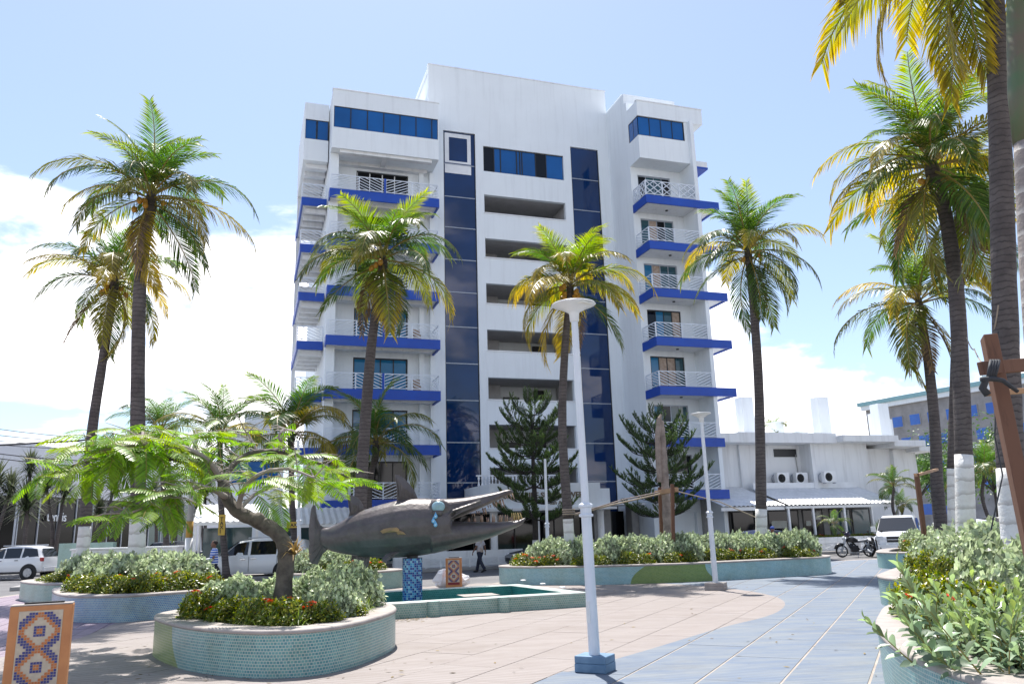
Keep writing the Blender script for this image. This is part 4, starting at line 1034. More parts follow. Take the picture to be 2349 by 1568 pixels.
palm('coconut_palm', 'tallest palm on the left with whitewashed foot', base_at(316, 20.2), [(317, 1170), (316, 900), (322, 640), (345, 470)], 20.2, .215, .15, True, (11, 9, 8, 4, 1), 5, 2.22, 3, fs=.77, yel=.15)
palm('coconut_palm', 'shorter palm with orange coconuts left of the tallest palm', base_at(190, 25.6), [(196, 1190), (210, 1000), (235, 830), (262, 660)], 25.6, .2, .13, True, (7, 9, 7, 3, 1), 10, 2.15, 5, fs=.80, yel=.35)
palm('coconut_palm', 'palm in front of the hotel balconies left of the glass shaft', base_at(822, 26.0), [(830, 1090), (846, 860), (856, 760), (878, 610)], 26.0, .225, .14, True, (10, 9, 7, 3, 5), 4, None, 8, fs=.88, yel=.35)
palm('coconut_palm', 'yellow-green palm with orange coconuts behind the tall lamp post', base_at(1307, 26.3), [(1303, 1190), (1290, 980), (1296, 800), (1308, 670)], 26.3, .185, .115, True, (10, 9, 7, 3, 1), 14, 1.95, 12, fs=.80, yel=.8)
palm('coconut_palm', 'palm between the hotel and the low annex with whitewashed foot', base_at(1742, 27.4), [(1746, 1160), (1741, 900), (1730, 720), (1717, 590)], 27.4, .205, .13, True, (10, 9, 6, 5, 1), 2, 2.1, 15, fs=.80, yel=.2)
palm('coconut_palm', 'tall palm at right leaning left, left of the thick dark trunk', base_at(2207, 18.0), [(2212, 1080), (2196, 700), (2170, 500), (2140, 400)], 18.0, .215, .14, True, (11, 10, 8, 5, 2), 2, 3.0, 18, fs=.86, yel=.6)
palm('coconut_palm', 'thinner palm with drooping dry fronds at right behind the timber stake', base_at(2162, 24.0), [(2150, 1120), (2146, 1000), (2132, 850), (2110, 710)], 24.0, .21, .12, True, (6, 8, 6, 2, 4), 0, None, 21, fs=.80, yel=.6)
palm('coconut_palm', 'slim whitewashed palm hidden behind a thicker trunk at right', base_at(2182, 21.5), [(2184, 1080), (2190, 850), (2196, 620), (2200, 480)], 21.5, .13, .1, True, (6, 8, 7, 4, 2), 0, 2.9, 24, fs=.8, yel=.6)
palm('coconut_palm', 'thick dark palm trunk at right with its crown above the picture', base_at(2325, 13.4), [(2318, 1060), (2305, 700), (2294, 320), (2284, 60), (2268, -190)], 13.4, .235, .165, True, (6, 9, 9, 6, 0), 0, 2.4, 27, fs=1.15, yel=1.0)
# smooth green-topped palm at the right edge
t = thing('royal_palm', 'smooth ringed palm trunk with green top at the right edge', 'palm tree', base_at(2420, 10.5))
b = MB(); o0 = Vector(t.location); pth = [Vector((0, 0, 0))]+[at(x, y, 10.5)-o0 for x, y in ((2400, 900), (2376, 600), (2360, 330))]
sp = spline(pth, 6, False); b.tube(sp, [.22-.03*i/len(sp) for i in range(len(sp))], 14); b.build('trunk', trunk_mat('ringed_bark', (0.30, 0.26, 0.24), (0.22, 0.19, 0.18), (0.5, 0.47, 0.44), .32), t, smooth=True)
top_ = sp[-1]; tip_ = at(2330, -140, 10.5)-o0
b = MB(); b.tube([top_, top_.lerp(tip_, .25), top_.lerp(tip_, .6), tip_], [.2, .23, .19, .1], 14); b.build('crown_shaft', simple('green_shaft', (0.07, 0.12, 0.05), 0.5, (0.12, 0.09, 0.06), 2), t, smooth=True)
for k in range(9): inst('palm_frond', FV[('mid' if k % 2 else 'up', k % 3)], t, tip_, (0, 0, k*.7), .9)

# lower palms in front of the hotel and the buildings on the left
palm('young_palm', 'bushy low palm in front of the hotel behind the leaning trunk', FW(-9.6, -7.8), [(846, 1150), (862, 1030)], FW(-9.6, -7.8).y, .17, .13, True, (6, 8, 6, 0, 0), 0, None, 31, 'low palms along the street', 1.0)
palm('young_palm', 'low palm with long dark fronds left of the hotel corner', FW(-13.0, -8.2), [(670, 1150), (668, 1010)], FW(-13.0, -8.2).y, .16, .12, True, (7, 8, 4, 0, 0), 0, None, 33, 'low palms along the street', 1.05)
palm('young_palm', 'low upright palm above the taxi sign', FW(-15.9, -8.6), [(507, 1150), (505, 1015)], FW(-15.9, -8.6).y, .15, .11, True, (7, 6, 3, 0, 0), 0, None, 35, 'low palms along the street', .85)
palm('young_palm', 'yellowish low palm beside the trunk of the tallest palm', FW(-18.4, -6), [(375, 1120), (368, 1000)], FW(-18.4, -6).y, .14, .1, True, (6, 7, 3, 0, 0), 0, None, 37, 'low palms along the street', .7)

# spiky screw palms in front of the black shop
def spike_mesh(n, L, w, seed, mat, lo=-35, hi=88, dr=.35):
    r = random.Random(seed); b = MB(); b.t = []
    for i in range(n):
        az = i*2.39996+r.uniform(-.2, .2); e = R(lo+(hi-lo)*((i+.5)/n)**.9)
        d = Vector((math.cos(az)*math.cos(e), math.sin(az)*math.cos(e), math.sin(e))); lat = Vector((-math.sin(az), math.cos(az), 0))
        l = L*r.uniform(.8, 1.1); m1 = d*l*.55; m2 = m1+(d+Vector((0, 0, -dr*r.uniform(.4, 1.4)))).normalized()*l*.45
        b0 = len(b.v); b.v += [tuple(-lat*w*.4), tuple(lat*w*.4), tuple(m1+lat*w*.5), tuple(m1-lat*w*.5), tuple(m2)]
        b.f += [(b0, b0+1, b0+2, b0+3), (b0+3, b0+2, b0+4)]; b.m += [0, 0]; b.t += [0.2, .2, .55, .55, 1.0]
    return b.mesh('leaf_rosette', mat, recalc=False)
M['spike'] = leaf_mat('screw_palm_leaf', (0.05, 0.075, 0.035), (0.16, 0.17, 0.10), None, 0.3, 0.25, .4, 1, .3)
M['yucca'] = leaf_mat('agave_leaf', (0.09, 0.15, 0.08), (0.22, 0.26, 0.14), None, 0.4, 0.2, .3, 1, .25)
SPK = [spike_mesh(110, 1.0, .055, s, M['spike']) for s in (1, 2, 3)]
YUC = [spike_mesh(46, .75, .06, s, M['yucca'], 0, 88, .2) for s in (4, 5)]
def screw(px, pyg, Y, heads, label, s=1.0):
    p = at(px, pyg, Y); base = Vector((p.x, p.y, 0.02))
    t = thing('screw_palm', label, 'palm tree', base, 0, 'spiky palms before the black shop')
    for k, (hx, hy, sc_) in enumerate(heads):
        q = at(hx, hy, Y)-base; b = MB(); b.tube([(0, 0, 0), (q.x*.3, q.y*.3, q.z*.5), tuple(q)], [.14*s, .11*s, .08*s], 8); b.build('trunk', M['trunk'], t, smooth=True)
        inst('leaf_rosette', SPK[k % 3], t, q, (0, 0, k*1.3), sc_*s)
        inst('leaf_rosette', SPK[(k+1) % 3], t, q+Vector((0, 0, -.35*sc_)), (0, 0, k*2.3), sc_*.9*s)
screw(-20, 1270, 47.5, [(-10, 1105, 1.7), (25, 1120, 1.3)], 'spiky palm cut by the left picture edge', 1.0)
screw(55, 1270, 46.5, [(62, 1150, 1.6), (70, 1070, 1.2)], 'spiky palm above the white car')
screw(125, 1270, 50, [(105, 1110, 1.5), (150, 1120, 1.5)], 'double-headed spiky palm right of the white car')
screw(230, 1270, 49, [(228, 1170, 1.1), (262, 1110, 1.3)], 'spiky palm seen between the two whitewashed trunks')
screw(400, 1268, 52, [(388, 1120, 1.6), (408, 1170, 1.2)], 'spiky palm left of the utility pole')
screw(360, 1268, 55, [(352, 1130, 1.5)], 'spiky palm right of the tallest palm trunk')
screw(470, 1266, 50, [(470, 1120, 1.5), (455, 1165, 1.1)], 'spiky palm right of the utility pole')

# Norfolk pines: whorls of drooping-then-rising branches
M['needle'] = leaf_mat('pine_needle', (0.055, 0.10, 0.035), (0.12, 0.175, 0.045), None, 0.5, 0.3, .2, 1, .35)
M['pine_bark'] = simple('pine_bark', (0.05, 0.042, 0.038), 0.9, (0.03, 0.026, 0.024), 8, bmp=.5)
def pine_branch(L, seed):
    r = random.Random(seed); b = MB(); b.t = []
    N = 9; pts = []
    for i in range(N+1):
        s = i/N; pts.append(Vector((0, L*s, L*(-.22*s+.62*s**2.4)+r.uniform(-.01, .01)*L)))
    b.tube(pts, [.035*(1-.75*i/N) for i in range(N+1)], 5, 1); b.t += [0]*len(b.v)
    def needles(o, d, l, n, nl):
        for k in range(n):
            s = (k+.5)/n; p = o+d*l*s
            for q in range(3):
                ax = Vector((r.uniform(-1, 1), r.uniform(-1, 1), r.uniform(-.2, 1.0))).normalized()
                v = (d*.75+ax*.75+Vector((0, 0, .25))).normalized()*nl*r.uniform(.8, 1.2)
                w = v.cross(Vector((r.uniform(-1, 1), r.uniform(-1, 1), r.uniform(-1, 1)))).normalized()*.021
                b0 = len(b.v); b.v += [tuple(p-w), tuple(p+w), tuple(p+v)]; b.f.append((b0, b0+1, b0+2)); b.m.append(0); b.t += [.1, .1, 1]
    ns = int(L/.15)
    for k in range(ns):
        s = .2+.8*(k+.5)/ns; i = min(int(s*N), N-1); o = pts[i].lerp(pts[i+1], s*N-i); d = (pts[i+1]-pts[i]).normalized()
        for sg in (-1, 1):
            if r.random() < .12: continue
            dd = (d*.8+Vector((sg*.8, 0, r.uniform(.15, .5)))).normalized(); l = (.30+.30*math.sin(math.pi*min(1., s*.95)))*r.uniform(.7, 1.15)*min(1, L/1.8)
            b.tube([o, o+dd*l], [.01, .005], 3, 1, cap=False); b.t += [0]*(len(b.v)-len(b.t))
            needles(o+dd*l*.3, (dd+Vector((0, 0, .25))).normalized(), l*.8, 9, .165)
    needles(pts[-2], (pts[-1]-pts[-2]).normalized(), L*.15, 8, .13)
    return b.mesh('branch', [M['needle'], M['pine_bark']], recalc=False)
PB = [pine_branch(2.0, s) for s in (1, 2, 3, 4)]
def pine(px, Y, top_py, label, wpx, seed, z0=.02, zlow=2.2):
    r = random.Random(seed); p = at(px, 1200, Y); base = Vector((p.x, p.y, z0)); t = thing('norfolk_pine', label, 'pine tree', base, 0, 'pines before the hotel')
    h = at(px, top_py, Y).z-z0; Rm = wpx*at(px, 1000, Y).y/FPX
    b = MB(); b.tube([(0, 0, 0), (.03, 0, h*.4), (0, .02, h*.8), (0, 0, h)], [.15, .12, .06, .02], 8); b.build('trunk', M['pine_bark'], t, smooth=True)
    b = MB(); b.tube([(0, 0, 0), (0, 0, 1.15)], [.165, .15], 10); b.build('painted_base', M['trunk_paint'], t, smooth=True)
    z = zlow; k = 0
    while z < h-.15:
        s = (z-zlow)/(h-zlow); L = Rm*(1.0-.15*abs(s-.35) if s < .6 else max(.12, .97*(1-((s-.6)/.4)**1.6)))*r.uniform(.88, 1.06)
        nb = 6 if s < .8 else 4
        for i in range(nb):
            a = k*.55+2*math.pi*i/nb+r.uniform(-.2, .2); f = L/2.0*r.uniform(.82, 1.1)
            tilt = R(-6+48*max(0, s-.35))
            inst('branch', PB[r.randrange(4)], t, (0, 0, z+r.uniform(-.08, .08)), (tilt, 0, a), (max(.55, f)*1.05, f, max(.6, f)))
        z += .74-.16*s; k += 1
    return t
pine(1227, 38.6, 905, 'dark conifer in front of the entrance sign', 100, 5)
pine(1522, 40.5, 945, 'dark conifer behind the tall wooden post', 96, 9)

# leafy trees far right, and palms down the street
def blob_tree(px, py, Y, rx, rz, label, seed, group='trees far right', mat=None):
    r = random.Random(seed); c = at(px, py, Y); base = Vector((c.x, c.y, -.1)); t = thing('leafy_tree', label, 'tree', base, 0, group)
    hc = c.z+.1; b = MB(); b.tube([(0, 0, 0), (.1, 0, hc*.5), (0, 0, hc)], [.25, .2, .1], 8)
    for k in range(5): a = k*1.26; b.tube([(0, 0, hc*.6), (math.cos(a)*rx*.3, math.sin(a)*rx*.3, hc*.85), (math.cos(a)*rx*.6, math.sin(a)*rx*.6, hc+rz*.2)], [.1, .07, .03], 5)
    b.build('trunk', M['pine_bark'], t)
    b = MB(); b.t = []
    cl = [(Vector((r.gauss(0, .45)*rx, r.gauss(0, .45)*rx, hc+r.gauss(0, .4)*rz)), r.uniform(.25, .5)*rz) for _ in range(38)]
    for cc, cr_ in cl:
        for _ in range(70):
            d = Vector((r.gauss(0, 1), r.gauss(0, 1), r.gauss(0, 1))).normalized(); p = cc+d*cr_*r.uniform(.6, 1.05)
            n = (d+Vector((r.uniform(-.6, .6), r.uniform(-.6, .6), r.uniform(0, .9)))).normalized(); e = n.cross(Vector((r.uniform(-1, 1), r.uniform(-1, 1), .3))).normalized(); f = n.cross(e); s = r.uniform(.12, .22)
            b0 = len(b.v); b.v += [tuple(p-e*s), tuple(p-f*s*.5), tuple(p+e*s), tuple(p+f*s*.5)]; b.f.append((b0, b0+1, b0+2, b0+3)); b.m.append(0); b.t += [r.random()]*4
    b.build('crown', mat or M['leaf_far'], t, recalc=False)
M['leaf_far'] = leaf_mat('broad_leaf', (0.045, 0.10, 0.02), (0.09, 0.16, 0.03), None, .45, .3, 0, 1, .3)
blob_tree(2100, 1085, 80, 5.0, 3.0, 'leafy green tree below the far concrete block, left one', 1)
blob_tree(2270, 1060, 75, 5.5, 3.6, 'leafy green tree behind the thick palm trunks', 2)
blob_tree(2160, 1060, 95, 5.0, 4.0, 'leafy green tree seen between the right-hand palm trunks', 3)
palm('young_palm', 'small bright palm beside the annex awning', FW(22.6, -7.0), [(2052, 1180), (2050, 1120)], FW(22.6, -7.0).y, .1, .08, True, (5, 7, 3, 0, 0), 0, None, 41, 'small palms by the annex', .48)
palm('young_palm', 'lowest small palm under the annex awning corner', FW(23.6, -6.4), [(2072, 1200), (2072, 1165)], FW(23.6, -6.4).y, .08, .06, True, (4, 6, 2, 0, 0), 0, None, 43, 'small palms by the annex', .36)
palm('young_palm', 'roof-top palm between the annex roof columns', FW(20.0, 2.0, 7.0), [(1775, 985)], FW(20.0, 2.0).y, .1, .08, True, (4, 6, 3, 0, 0), 0, None, 45, 'small palms by the annex', .38)
palm('young_palm', 'green palm behind the thick trunks at right', (30.5, 52, -.1), [(2255, 1150), (2258, 1090)], 52, .12, .1, True, (5, 8, 5, 0, 0), 0, None, 47, 'small palms by the annex', .75)
for (u, w, s, lab) in ((19.4, -7.6, 1.15, 'spiky agave left of the white van in the annex bed'), (21.2, -7.5, .95, 'spiky agave nearest to the white van')):
    t = thing('agave', lab, 'plant', FW(u, w, .7), 0, 'agaves by the annex'); inst('leaf_rosette', YUC[0], t, (0, 0, .1), (0, 0, u), s); inst('leaf_rosette', YUC[1], t, (0, 0, .25), (0, 0, u+1), s*.85)

# ---- planted shrubs
def leaf_blob(n, lw, ll, seed, mat, rx=1.0, rz=.8, up=.5, stems=None, whorl=5, cup=.25):
    """a shrub of upright shoots carrying whorls of leaves; unit size"""
    r = random.Random(seed); b = MB(); b.t = []
    shoots = n//whorl
    for k in range(shoots):
        while True:
            x, y = r.uniform(-1, 1), r.uniform(-1, 1)
            if x*x+y*y < 1: break
        rr = x*x+y*y; zt_ = rz*math.sqrt(max(.05, 1-rr*.85))
        z = zt_*(1-.75*r.random()**1.5)+r.uniform(-.10, .12); o = Vector((x*rx, y*rx, z))
        ax = (Vector((x*.9, y*.9, up+.35))+Vector((r.uniform(-.7, .7), r.uniform(-.7, .7), r.uniform(-.2, .3)))).normalized()
        e = ax.cross(Vector((.3, .8, .1))).normalized(); f = ax.cross(e)
        dep = z/max(.1, zt_)
        for q in range(whorl):
            a = q*2.4+r.uniform(0, .8); h = (q/whorl-.5)*ll*1.3
            v = (e*math.cos(a)+f*math.sin(a)+ax*r.uniform(-.1, .8)).normalized(); l = ll*r.uniform(.7, 1.2); w = lw*r.uniform(.8, 1.15)*.5
            s_ = v.cross(ax).normalized(); nn = s_.cross(v)
            p0 = o+ax*h; p1 = p0+v*l*.55-nn*l*.05; p2 = p0+v*l
            b0 = len(b.v); b.v += [tuple(p0), tuple(p1+s_*w+nn*w*cup), tuple(p2), tuple(p1-s_*w+nn*w*cup), tuple(p1)]
            b.f += [(b0, b0+1, b0+4), (b0+1, b0+2, b0+4), (b0+2, b0+3, b0+4), (b0+3, b0, b0+4)]; b.m += [0]*4
            tv = r.random(); b.t += [tv*.6, tv, tv, tv, tv]
    return b.mesh('foliage', mat, recalc=False)
M['silver'] = leaf_mat('silver_leaf', (0.27, 0.33, 0.19), (0.40, 0.45, 0.30), None, .38, .34, 0, 1, .4)
M['silver_near'] = leaf_mat('silver_leaf_near', (0.17, 0.25, 0.17), (0.32, 0.38, 0.29), None, .38, .28, .2, 1, .25)
M['ixora'] = leaf_mat('ixora_leaf', (0.075, 0.12, 0.015), (0.30, 0.28, 0.02), None, .32, .4, .35, 1, .4)
M['flower'] = leaf_mat('red_flower', (0.62, 0.045, 0.02), (0.7, 0.09, 0.03), None, .6, .25, 0, 1, .2)
M['grassy'] = leaf_mat('grass_blade', (0.10, 0.17, 0.03), (0.2, 0.25, 0.05), None, .5, .3, .2, 1, .3)
SIL = [leaf_blob(3200, .125, .15, s, M['silver'], up=.25) for s in (1, 2, 3)]
IXO = [leaf_blob(1700, .085, .16, s, M['ixora'], 1, .85, .6) for s in (4, 5)]
SILF = [leaf_blob(900, .13, .25, s, M['silver']) for s in (6, 7)]
fl = MB(); fl.t = []; r_ = random.Random(9)
for k in range(26):
    a = r_.uniform(0, 6.28); q = r_.uniform(0, 1)**.5*.07; p = Vector((q*math.cos(a), q*math.sin(a), .05-q*.4)); 
    for m_ in range(4):
        an = a+m_*1.57; d = Vector((math.cos(an), math.sin(an), .5))*.018; e = Vector((-math.sin(an), math.cos(an), 0))*.008
        b0 = len(fl.v); fl.v += [tuple(p), tuple(p+d*.6+e), tuple(p+d), tuple(p+d*.6-e)]; fl.f.append((b0, b0+1, b0+2, b0+3)); fl.m.append(0); fl.t += [r_.random()]*4
FLW = fl.mesh('flower_head', M['flower'], recalc=False)
GRS = spike_mesh(40, .3, .012, 77, M['grassy'], 25, 85, .9)
_core = MB(); _core.lathe([(.02, 0), (.04, .3), (.02, .55)], 5)
for k in range(6): a = k*1.05; _core.tube([(0, 0, .1), (.35*math.cos(a), .35*math.sin(a), .45), (.6*math.cos(a), .6*math.sin(a), .62)], [.025, .018, .01], 4)
CORE = _core.mesh('stems', M['pine_bark'])
def shrub(x, y, z, sx, sz, label, group, kind='silver', seed=0, flowers=0):
    r = random.Random(seed*7+int(x*100)+int(y*57)); nm = {'silver': 'silver_shrub', 'ixora': 'flowering_shrub', 'far': 'silver_shrub'}[kind]
    t = thing(nm, label, 'shrub', (x, y, z), 0, group)
    lib = {'silver': SIL, 'ixora': IXO, 'far': SILF}[kind]
    a = r.uniform(0, 6.28)
    inst('foliage', lib[r.randrange(len(lib))], t, (0, 0, 0), (0, 0, a), (sx, sx*r.uniform(.85, 1.1), sz)); inst('stems', CORE, t, (0, 0, 0), (0, 0, a), (sx*.8, sx*.8, sz*.9))
    for k in range(flowers):
        an = r.uniform(0, 6.28); q = r.uniform(.4, .95); inst('flower_head', FLW, t, (q*sx*math.cos(an), q*sx*math.sin(an), sz*.85*math.sqrt(1-q*q*.8)+.02), (r.uniform(-.4, .4), r.uniform(-.4, .4), 0), r.uniform(.8, 1.3))
    return t
ORD = 'first second third fourth fifth sixth seventh eighth ninth tenth eleventh twelfth thirteenth fourteenth fifteenth sixteenth seventeenth eighteenth nineteenth twentieth'.split()
ORD += ['twenty-'+o for o in ORD[:9]]+['thirtieth']+['thirty-'+o for o in ORD[:9]]
def plant_bed(key, where, items_s, items_i, zs=.46, kind='silver'):
    # counted along the picture from left to right
    for i, (x, y, sx, sz) in enumerate(sorted(items_s, key=lambda q: q[0]/q[1])): shrub(x, y, zs, sx, sz, ORD[i]+' silvery shrub from the left '+where, 'silver shrubs '+where, kind, i)
    for i, (x, y, sx, sz, f) in enumerate(sorted(items_i, key=lambda q: q[0]/q[1])): shrub(x, y, zs, sx, sz, ORD[i]+' low flowering shrub from the left '+where, 'flowering shrubs '+where, 'ixora', i, f)
plant_bed('front', 'in the front oval planter', [(-4.55, 13.0, .58, .62), (-3.95, 13.4, .55, .6), (-2.75, 12.4, .52, .72), (-2.75, 13.2, .58, .84), (-3.3, 13.9, .55, .7), (-4.7, 13.8, .5, .62), (-2.6, 11.7, .36, .58), (-4.15, 12.3, .42, .6)],
    [(-4.55, 12.15, .42, .5, 1), (-4.0, 11.65, .38, .42, 2), (-3.5, 11.2, .36, .42, 1), (-3.05, 10.95, .34, .45, 3), (-2.65, 11.1, .3, .36, 2), (-2.42, 11.7, .28, .34, 0), (-5.0, 12.9, .3, .45, 1)])
for gi, (x, y) in enumerate(((-3.2, 10.75), (-3.6, 10.98), (-2.85, 10.72), (-2.3, 12.2), (-2.32, 12.6), (-4.2, 11.5), (-3.4, 10.9))):
    t = thing('grass_tuft', ORD[sorted([-3.2, -3.6, -2.85, -2.3, -2.32, -4.2, -3.4]).index(x)]+' bright grass tuft from the left at the front planter rim', 'grass', (x, y, .46), 0, 'grass tufts in the front planter'); inst('blades', GRS, t, (0, 0, 0), (0, 0, x*9), 1.15)
plant_bed('mid', 'in the blue-grey planter', [(-10.2, 20.2, .75, 1.0), (-9.3, 19.6, .7, .98), (-8.5, 19.5, .7, .95), (-7.9, 19.7, .62, .95), (-9.0, 20.6, .8, 1.0), (-8.4, 20.6, .6, .9)],
    [(-10.2, 19.4, .5, .5, 1), (-9.5, 18.8, .5, .5, 0), (-8.9, 18.4, .48, .5, 1), (-8.3, 18.4, .46, .55, 4), (-7.75, 18.9, .45, .52, 3), (-7.3, 19.3, .4, .45, 1)])
plant_bed('left', 'in the far left planter', [(-13.4, 25.4, .75, .95), (-12.6, 25.6, .7, .9), (-12.0, 25.0, .6, .8)], [(-14.3, 25.3, .5, .3, 0), (-13.6, 24.5, .5, .42, 0), (-12.9, 24.2, .45, .4, 1)])
plant_bed('behind', 'in the planter behind the fish', [(-6.7, 26.0, .55, .8), (-6.1, 25.7, .6, .85), (-5.6, 26.3, .6, .75), (-5.1, 26.4, .45, .6)], [(-4.7, 26.0, .5, .5, 4), (-5.2, 25.5, .45, .45, 2), (-5.9, 25.3, .42, .42, 2)])
S_ = []; I_ = []; r_ = random.Random(4)
for k in range(20):
    s = k/19; x = .75+8.6*s; yf = 25.75+(-.5 if .1 < s < .55 else 0)+1.6*max(0, s-.45)
    S_.append((x, yf+.55+r_.uniform(-.1, .1), .58, .95+r_.uniform(-.1, .1)))
    if k % 2: S_.append((x, yf+1.4, .62, 1.0))
    if k % 3 != 2: I_.append((x-.1, yf-.05+r_.uniform(-.05, .1), .42, .42+r_.uniform(-.06, .12), r_.choice((0, 1, 1, 3)) if k > 1 else 5))
I_ += [(0.35, 26.2, .5, .48, 4), (.2, 26.7, .45, .5, 2), (9.6, 27.4, .45, .55, 1)]
plant_bed('long', 'in the long curved planter', S_, I_)
plant_bed('right', 'in the rounded right-hand planter', [(8.75, 16.2, .62, .85), (9.4, 16.4, .75, 1.0), (9.8, 17.0, .85, 1.2), (9.1, 17.4, .7, .9), (9.9, 18.4, .8, 1.0), (9.7, 19.2, .6, .9), (10.4, 19.4, .8, 1.1), (10.6, 16.6, .8, 1.15), (9.9, 15.8, .7, 1.1)], [(8.25, 15.95, .36, .5, 1), (8.4, 16.8, .36, .6, 0), (8.6, 17.8, .36, .5, 0)])
plant_bed('far', 'in the small planter before the white van', [(14.6, 28.7, .6, .8), (15.2, 29.5, .7, .9), (14.9, 30.2, .55, .75), (15.6, 30.6, .8, 1.0), (16.2, 29.6, .7, .95), (15.2, 31.3, .6, .85)], [(14.0, 28.7, .4, .55, 0), (14.2, 29.6, .4, .5, 1)])
plant_bed('near', 'in the nearest right-hand planter', [(6.2, 10.4, .65, 1.0), (6.9, 10.6, .7, 1.05), (7.4, 9.7, .75, 1.1), (6.5, 9.4, .7, 1.0), (5.9, 9.6, .5, .85), (7.2, 8.5, .75, 1.1), (6.3, 8.3, .7, 1.0), (5.6, 8.8, .45, .7)], [(4.75, 9.6, .42, .55, 1), (5.1, 10.4, .42, .6, 1), (4.45, 8.7, .38, .45, 2), (4.95, 8.9, .42, .55, 1)])
plant_bed('annex', 'in the bed by the annex', [], [(x, 0, 0, 0, 0) for x in ()])
for k in range(9):
    p = FW(13.6+k*.72, -6.75); shrub(p.x, p.y, .6, .42, .32, ORD[k]+' low dark hedge plant from the left on the annex wall', 'hedge plants on the annex wall', 'ixora', k, 2)
# big-leaved silvery bush closest to the camera: leafy shoots one by one
def shoot_mesh(seed, L=.62, nl=15, mat=None):
    r = random.Random(seed); b = MB(); b.t = []
    pts = [Vector((.05*math.sin(2.2*s+seed)*L, .10*s*s*L, L*s)) for s in [i/8 for i in range(9)]]
    b.tube(pts, [.007*(1-.6*i/8) for i in range(9)], 5, 1); b.t += [.2]*len(b.v)
    for k in range(nl):
        s = .12+.88*k/(nl-1); i = min(int(s*8), 7); o = pts[i].lerp(pts[i+1], s*8-i); a = k*2.2+r.uniform(-.3, .3)
        el = R(18+55*s**1.5+r.uniform(-10, 10)); v = Vector((math.cos(a)*math.cos(el), math.sin(a)*math.cos(el), math.sin(el)))
        l = (.145-.06*s**3)*r.uniform(.85, 1.15); w = l*.5; sd = v.cross(Vector((0, 0, 1))).normalized(); nn = sd.cross(v)
        rows = []
        for j in range(6):
            q = j/5; ww = w*.5*(.10, .42, .78, 1.0, .86, .10)[j]; c = o+v*l*q+nn*(-.16*l*q*q+.03*l*q)
            rows.append((c-sd*ww+nn*ww*.42, c, c+sd*ww+nn*ww*.42))
        b0 = len(b.v); tv = .35*r.random()+.65*s
        for a_, c_, d_ in rows: b.v += [tuple(a_), tuple(c_), tuple(d_)]; b.t += [tv]*3
        for j in range(5):
            z0 = b0+j*3; b.f += [(z0, z0+1, z0+4, z0+3), (z0+1, z0+2, z0+5, z0+4)]; b.m += [0, 0]
    return b.mesh('leafy_shoot', [mat or M['near_leaf'], M['rachis']], True, False)
M['near_leaf'] = leaf_mat('big_silver_leaf', (0.21, 0.29, 0.19), (0.30, 0.38, 0.10), None, .33, .34, .45, 1, .4)
SHT = [shoot_mesh(s) for s in (1, 2, 3, 4, 5)]
NBL = ['lowest leftmost big-leaved silvery bush, overhanging the planter rim', 'big-leaved silvery bush right behind the leftmost overhanging one', 'big-leaved silvery bush beside the yellowish shrubs of the nearest planter', 'big-leaved silvery bush at the bottom picture edge, left one', 'big-leaved silvery bush in the middle of the lower right corner', 'big-leaved silvery bush right of the middle in the lower right corner', 'farthest big-leaved silvery bush, below the leaning stake', 'big-leaved silvery bush at the bottom picture edge, middle one', 'big-leaved silvery bush at the bottom picture edge, right one', 'big-leaved silvery bush at the right picture edge under the stake', 'big-leaved silvery bush cut by the bottom edge at the planter rim', 'big-leaved silvery bush on the rim just above the leftmost one', 'big-leaved silvery bush touching the red-flowered shrubs of the nearest planter']
nb_ = [(3.66, 6.5, .42), (4.3, 6.9, .5), (4.9, 7.4, .5), (4.1, 5.9, .55), (4.8, 6.3, .6), (5.5, 7.0, .6), (5.5, 7.9, .5), (4.6, 5.4, .6), (5.4, 5.8, .6), (6.1, 6.5, .6), (3.98, 5.55, .5), (3.85, 7.15, .5), (4.45, 7.75, .5)]
for k, (x, y, s) in enumerate(nb_):
    r = random.Random(k+60)
    t = thing('silver_bush', ORD[k]+' big-leaved silvery bush in the lower right corner, counted towards us' if False else NBL[k], 'shrub', (x, y, .46), 0, 'big-leaved bushes in the corner')
    for j in range(19):
        a = r.uniform(0, 6.28); q = r.uniform(0, 1)**.5*.46; inst('leafy_shoot', SHT[r.randrange(5)], t, (q*math.cos(a), q*math.sin(a), r.uniform(-.12, .10)), (r.uniform(-.6, .6), r.uniform(-.6, .6), r.uniform(0, 6.28)), r.uniform(.7, 1.0))
    if k == 0:
        for (dx, dy, dz, ry, sc_) in ((-.25, -.1, -.05, -.75, 1.1), (-.3, .1, .0, -.55, 1.15), (-.15, -.25, -.1, -.95, 1.0), (-.2, .35, .0, -.6, 1.1), (-.3, .5, -.05, -.8, 1.0), (-.25, .2, .15, -.4, 1.2), (-.1, .6, .1, -.3, 1.1), (-.3, -.4, .05, -.6, 1.15), (0, .75, 0, -.5, 1.0)): inst('leafy_shoot', SHT[j % 5], t, (dx, dy, dz), (0, ry, 0), sc_)

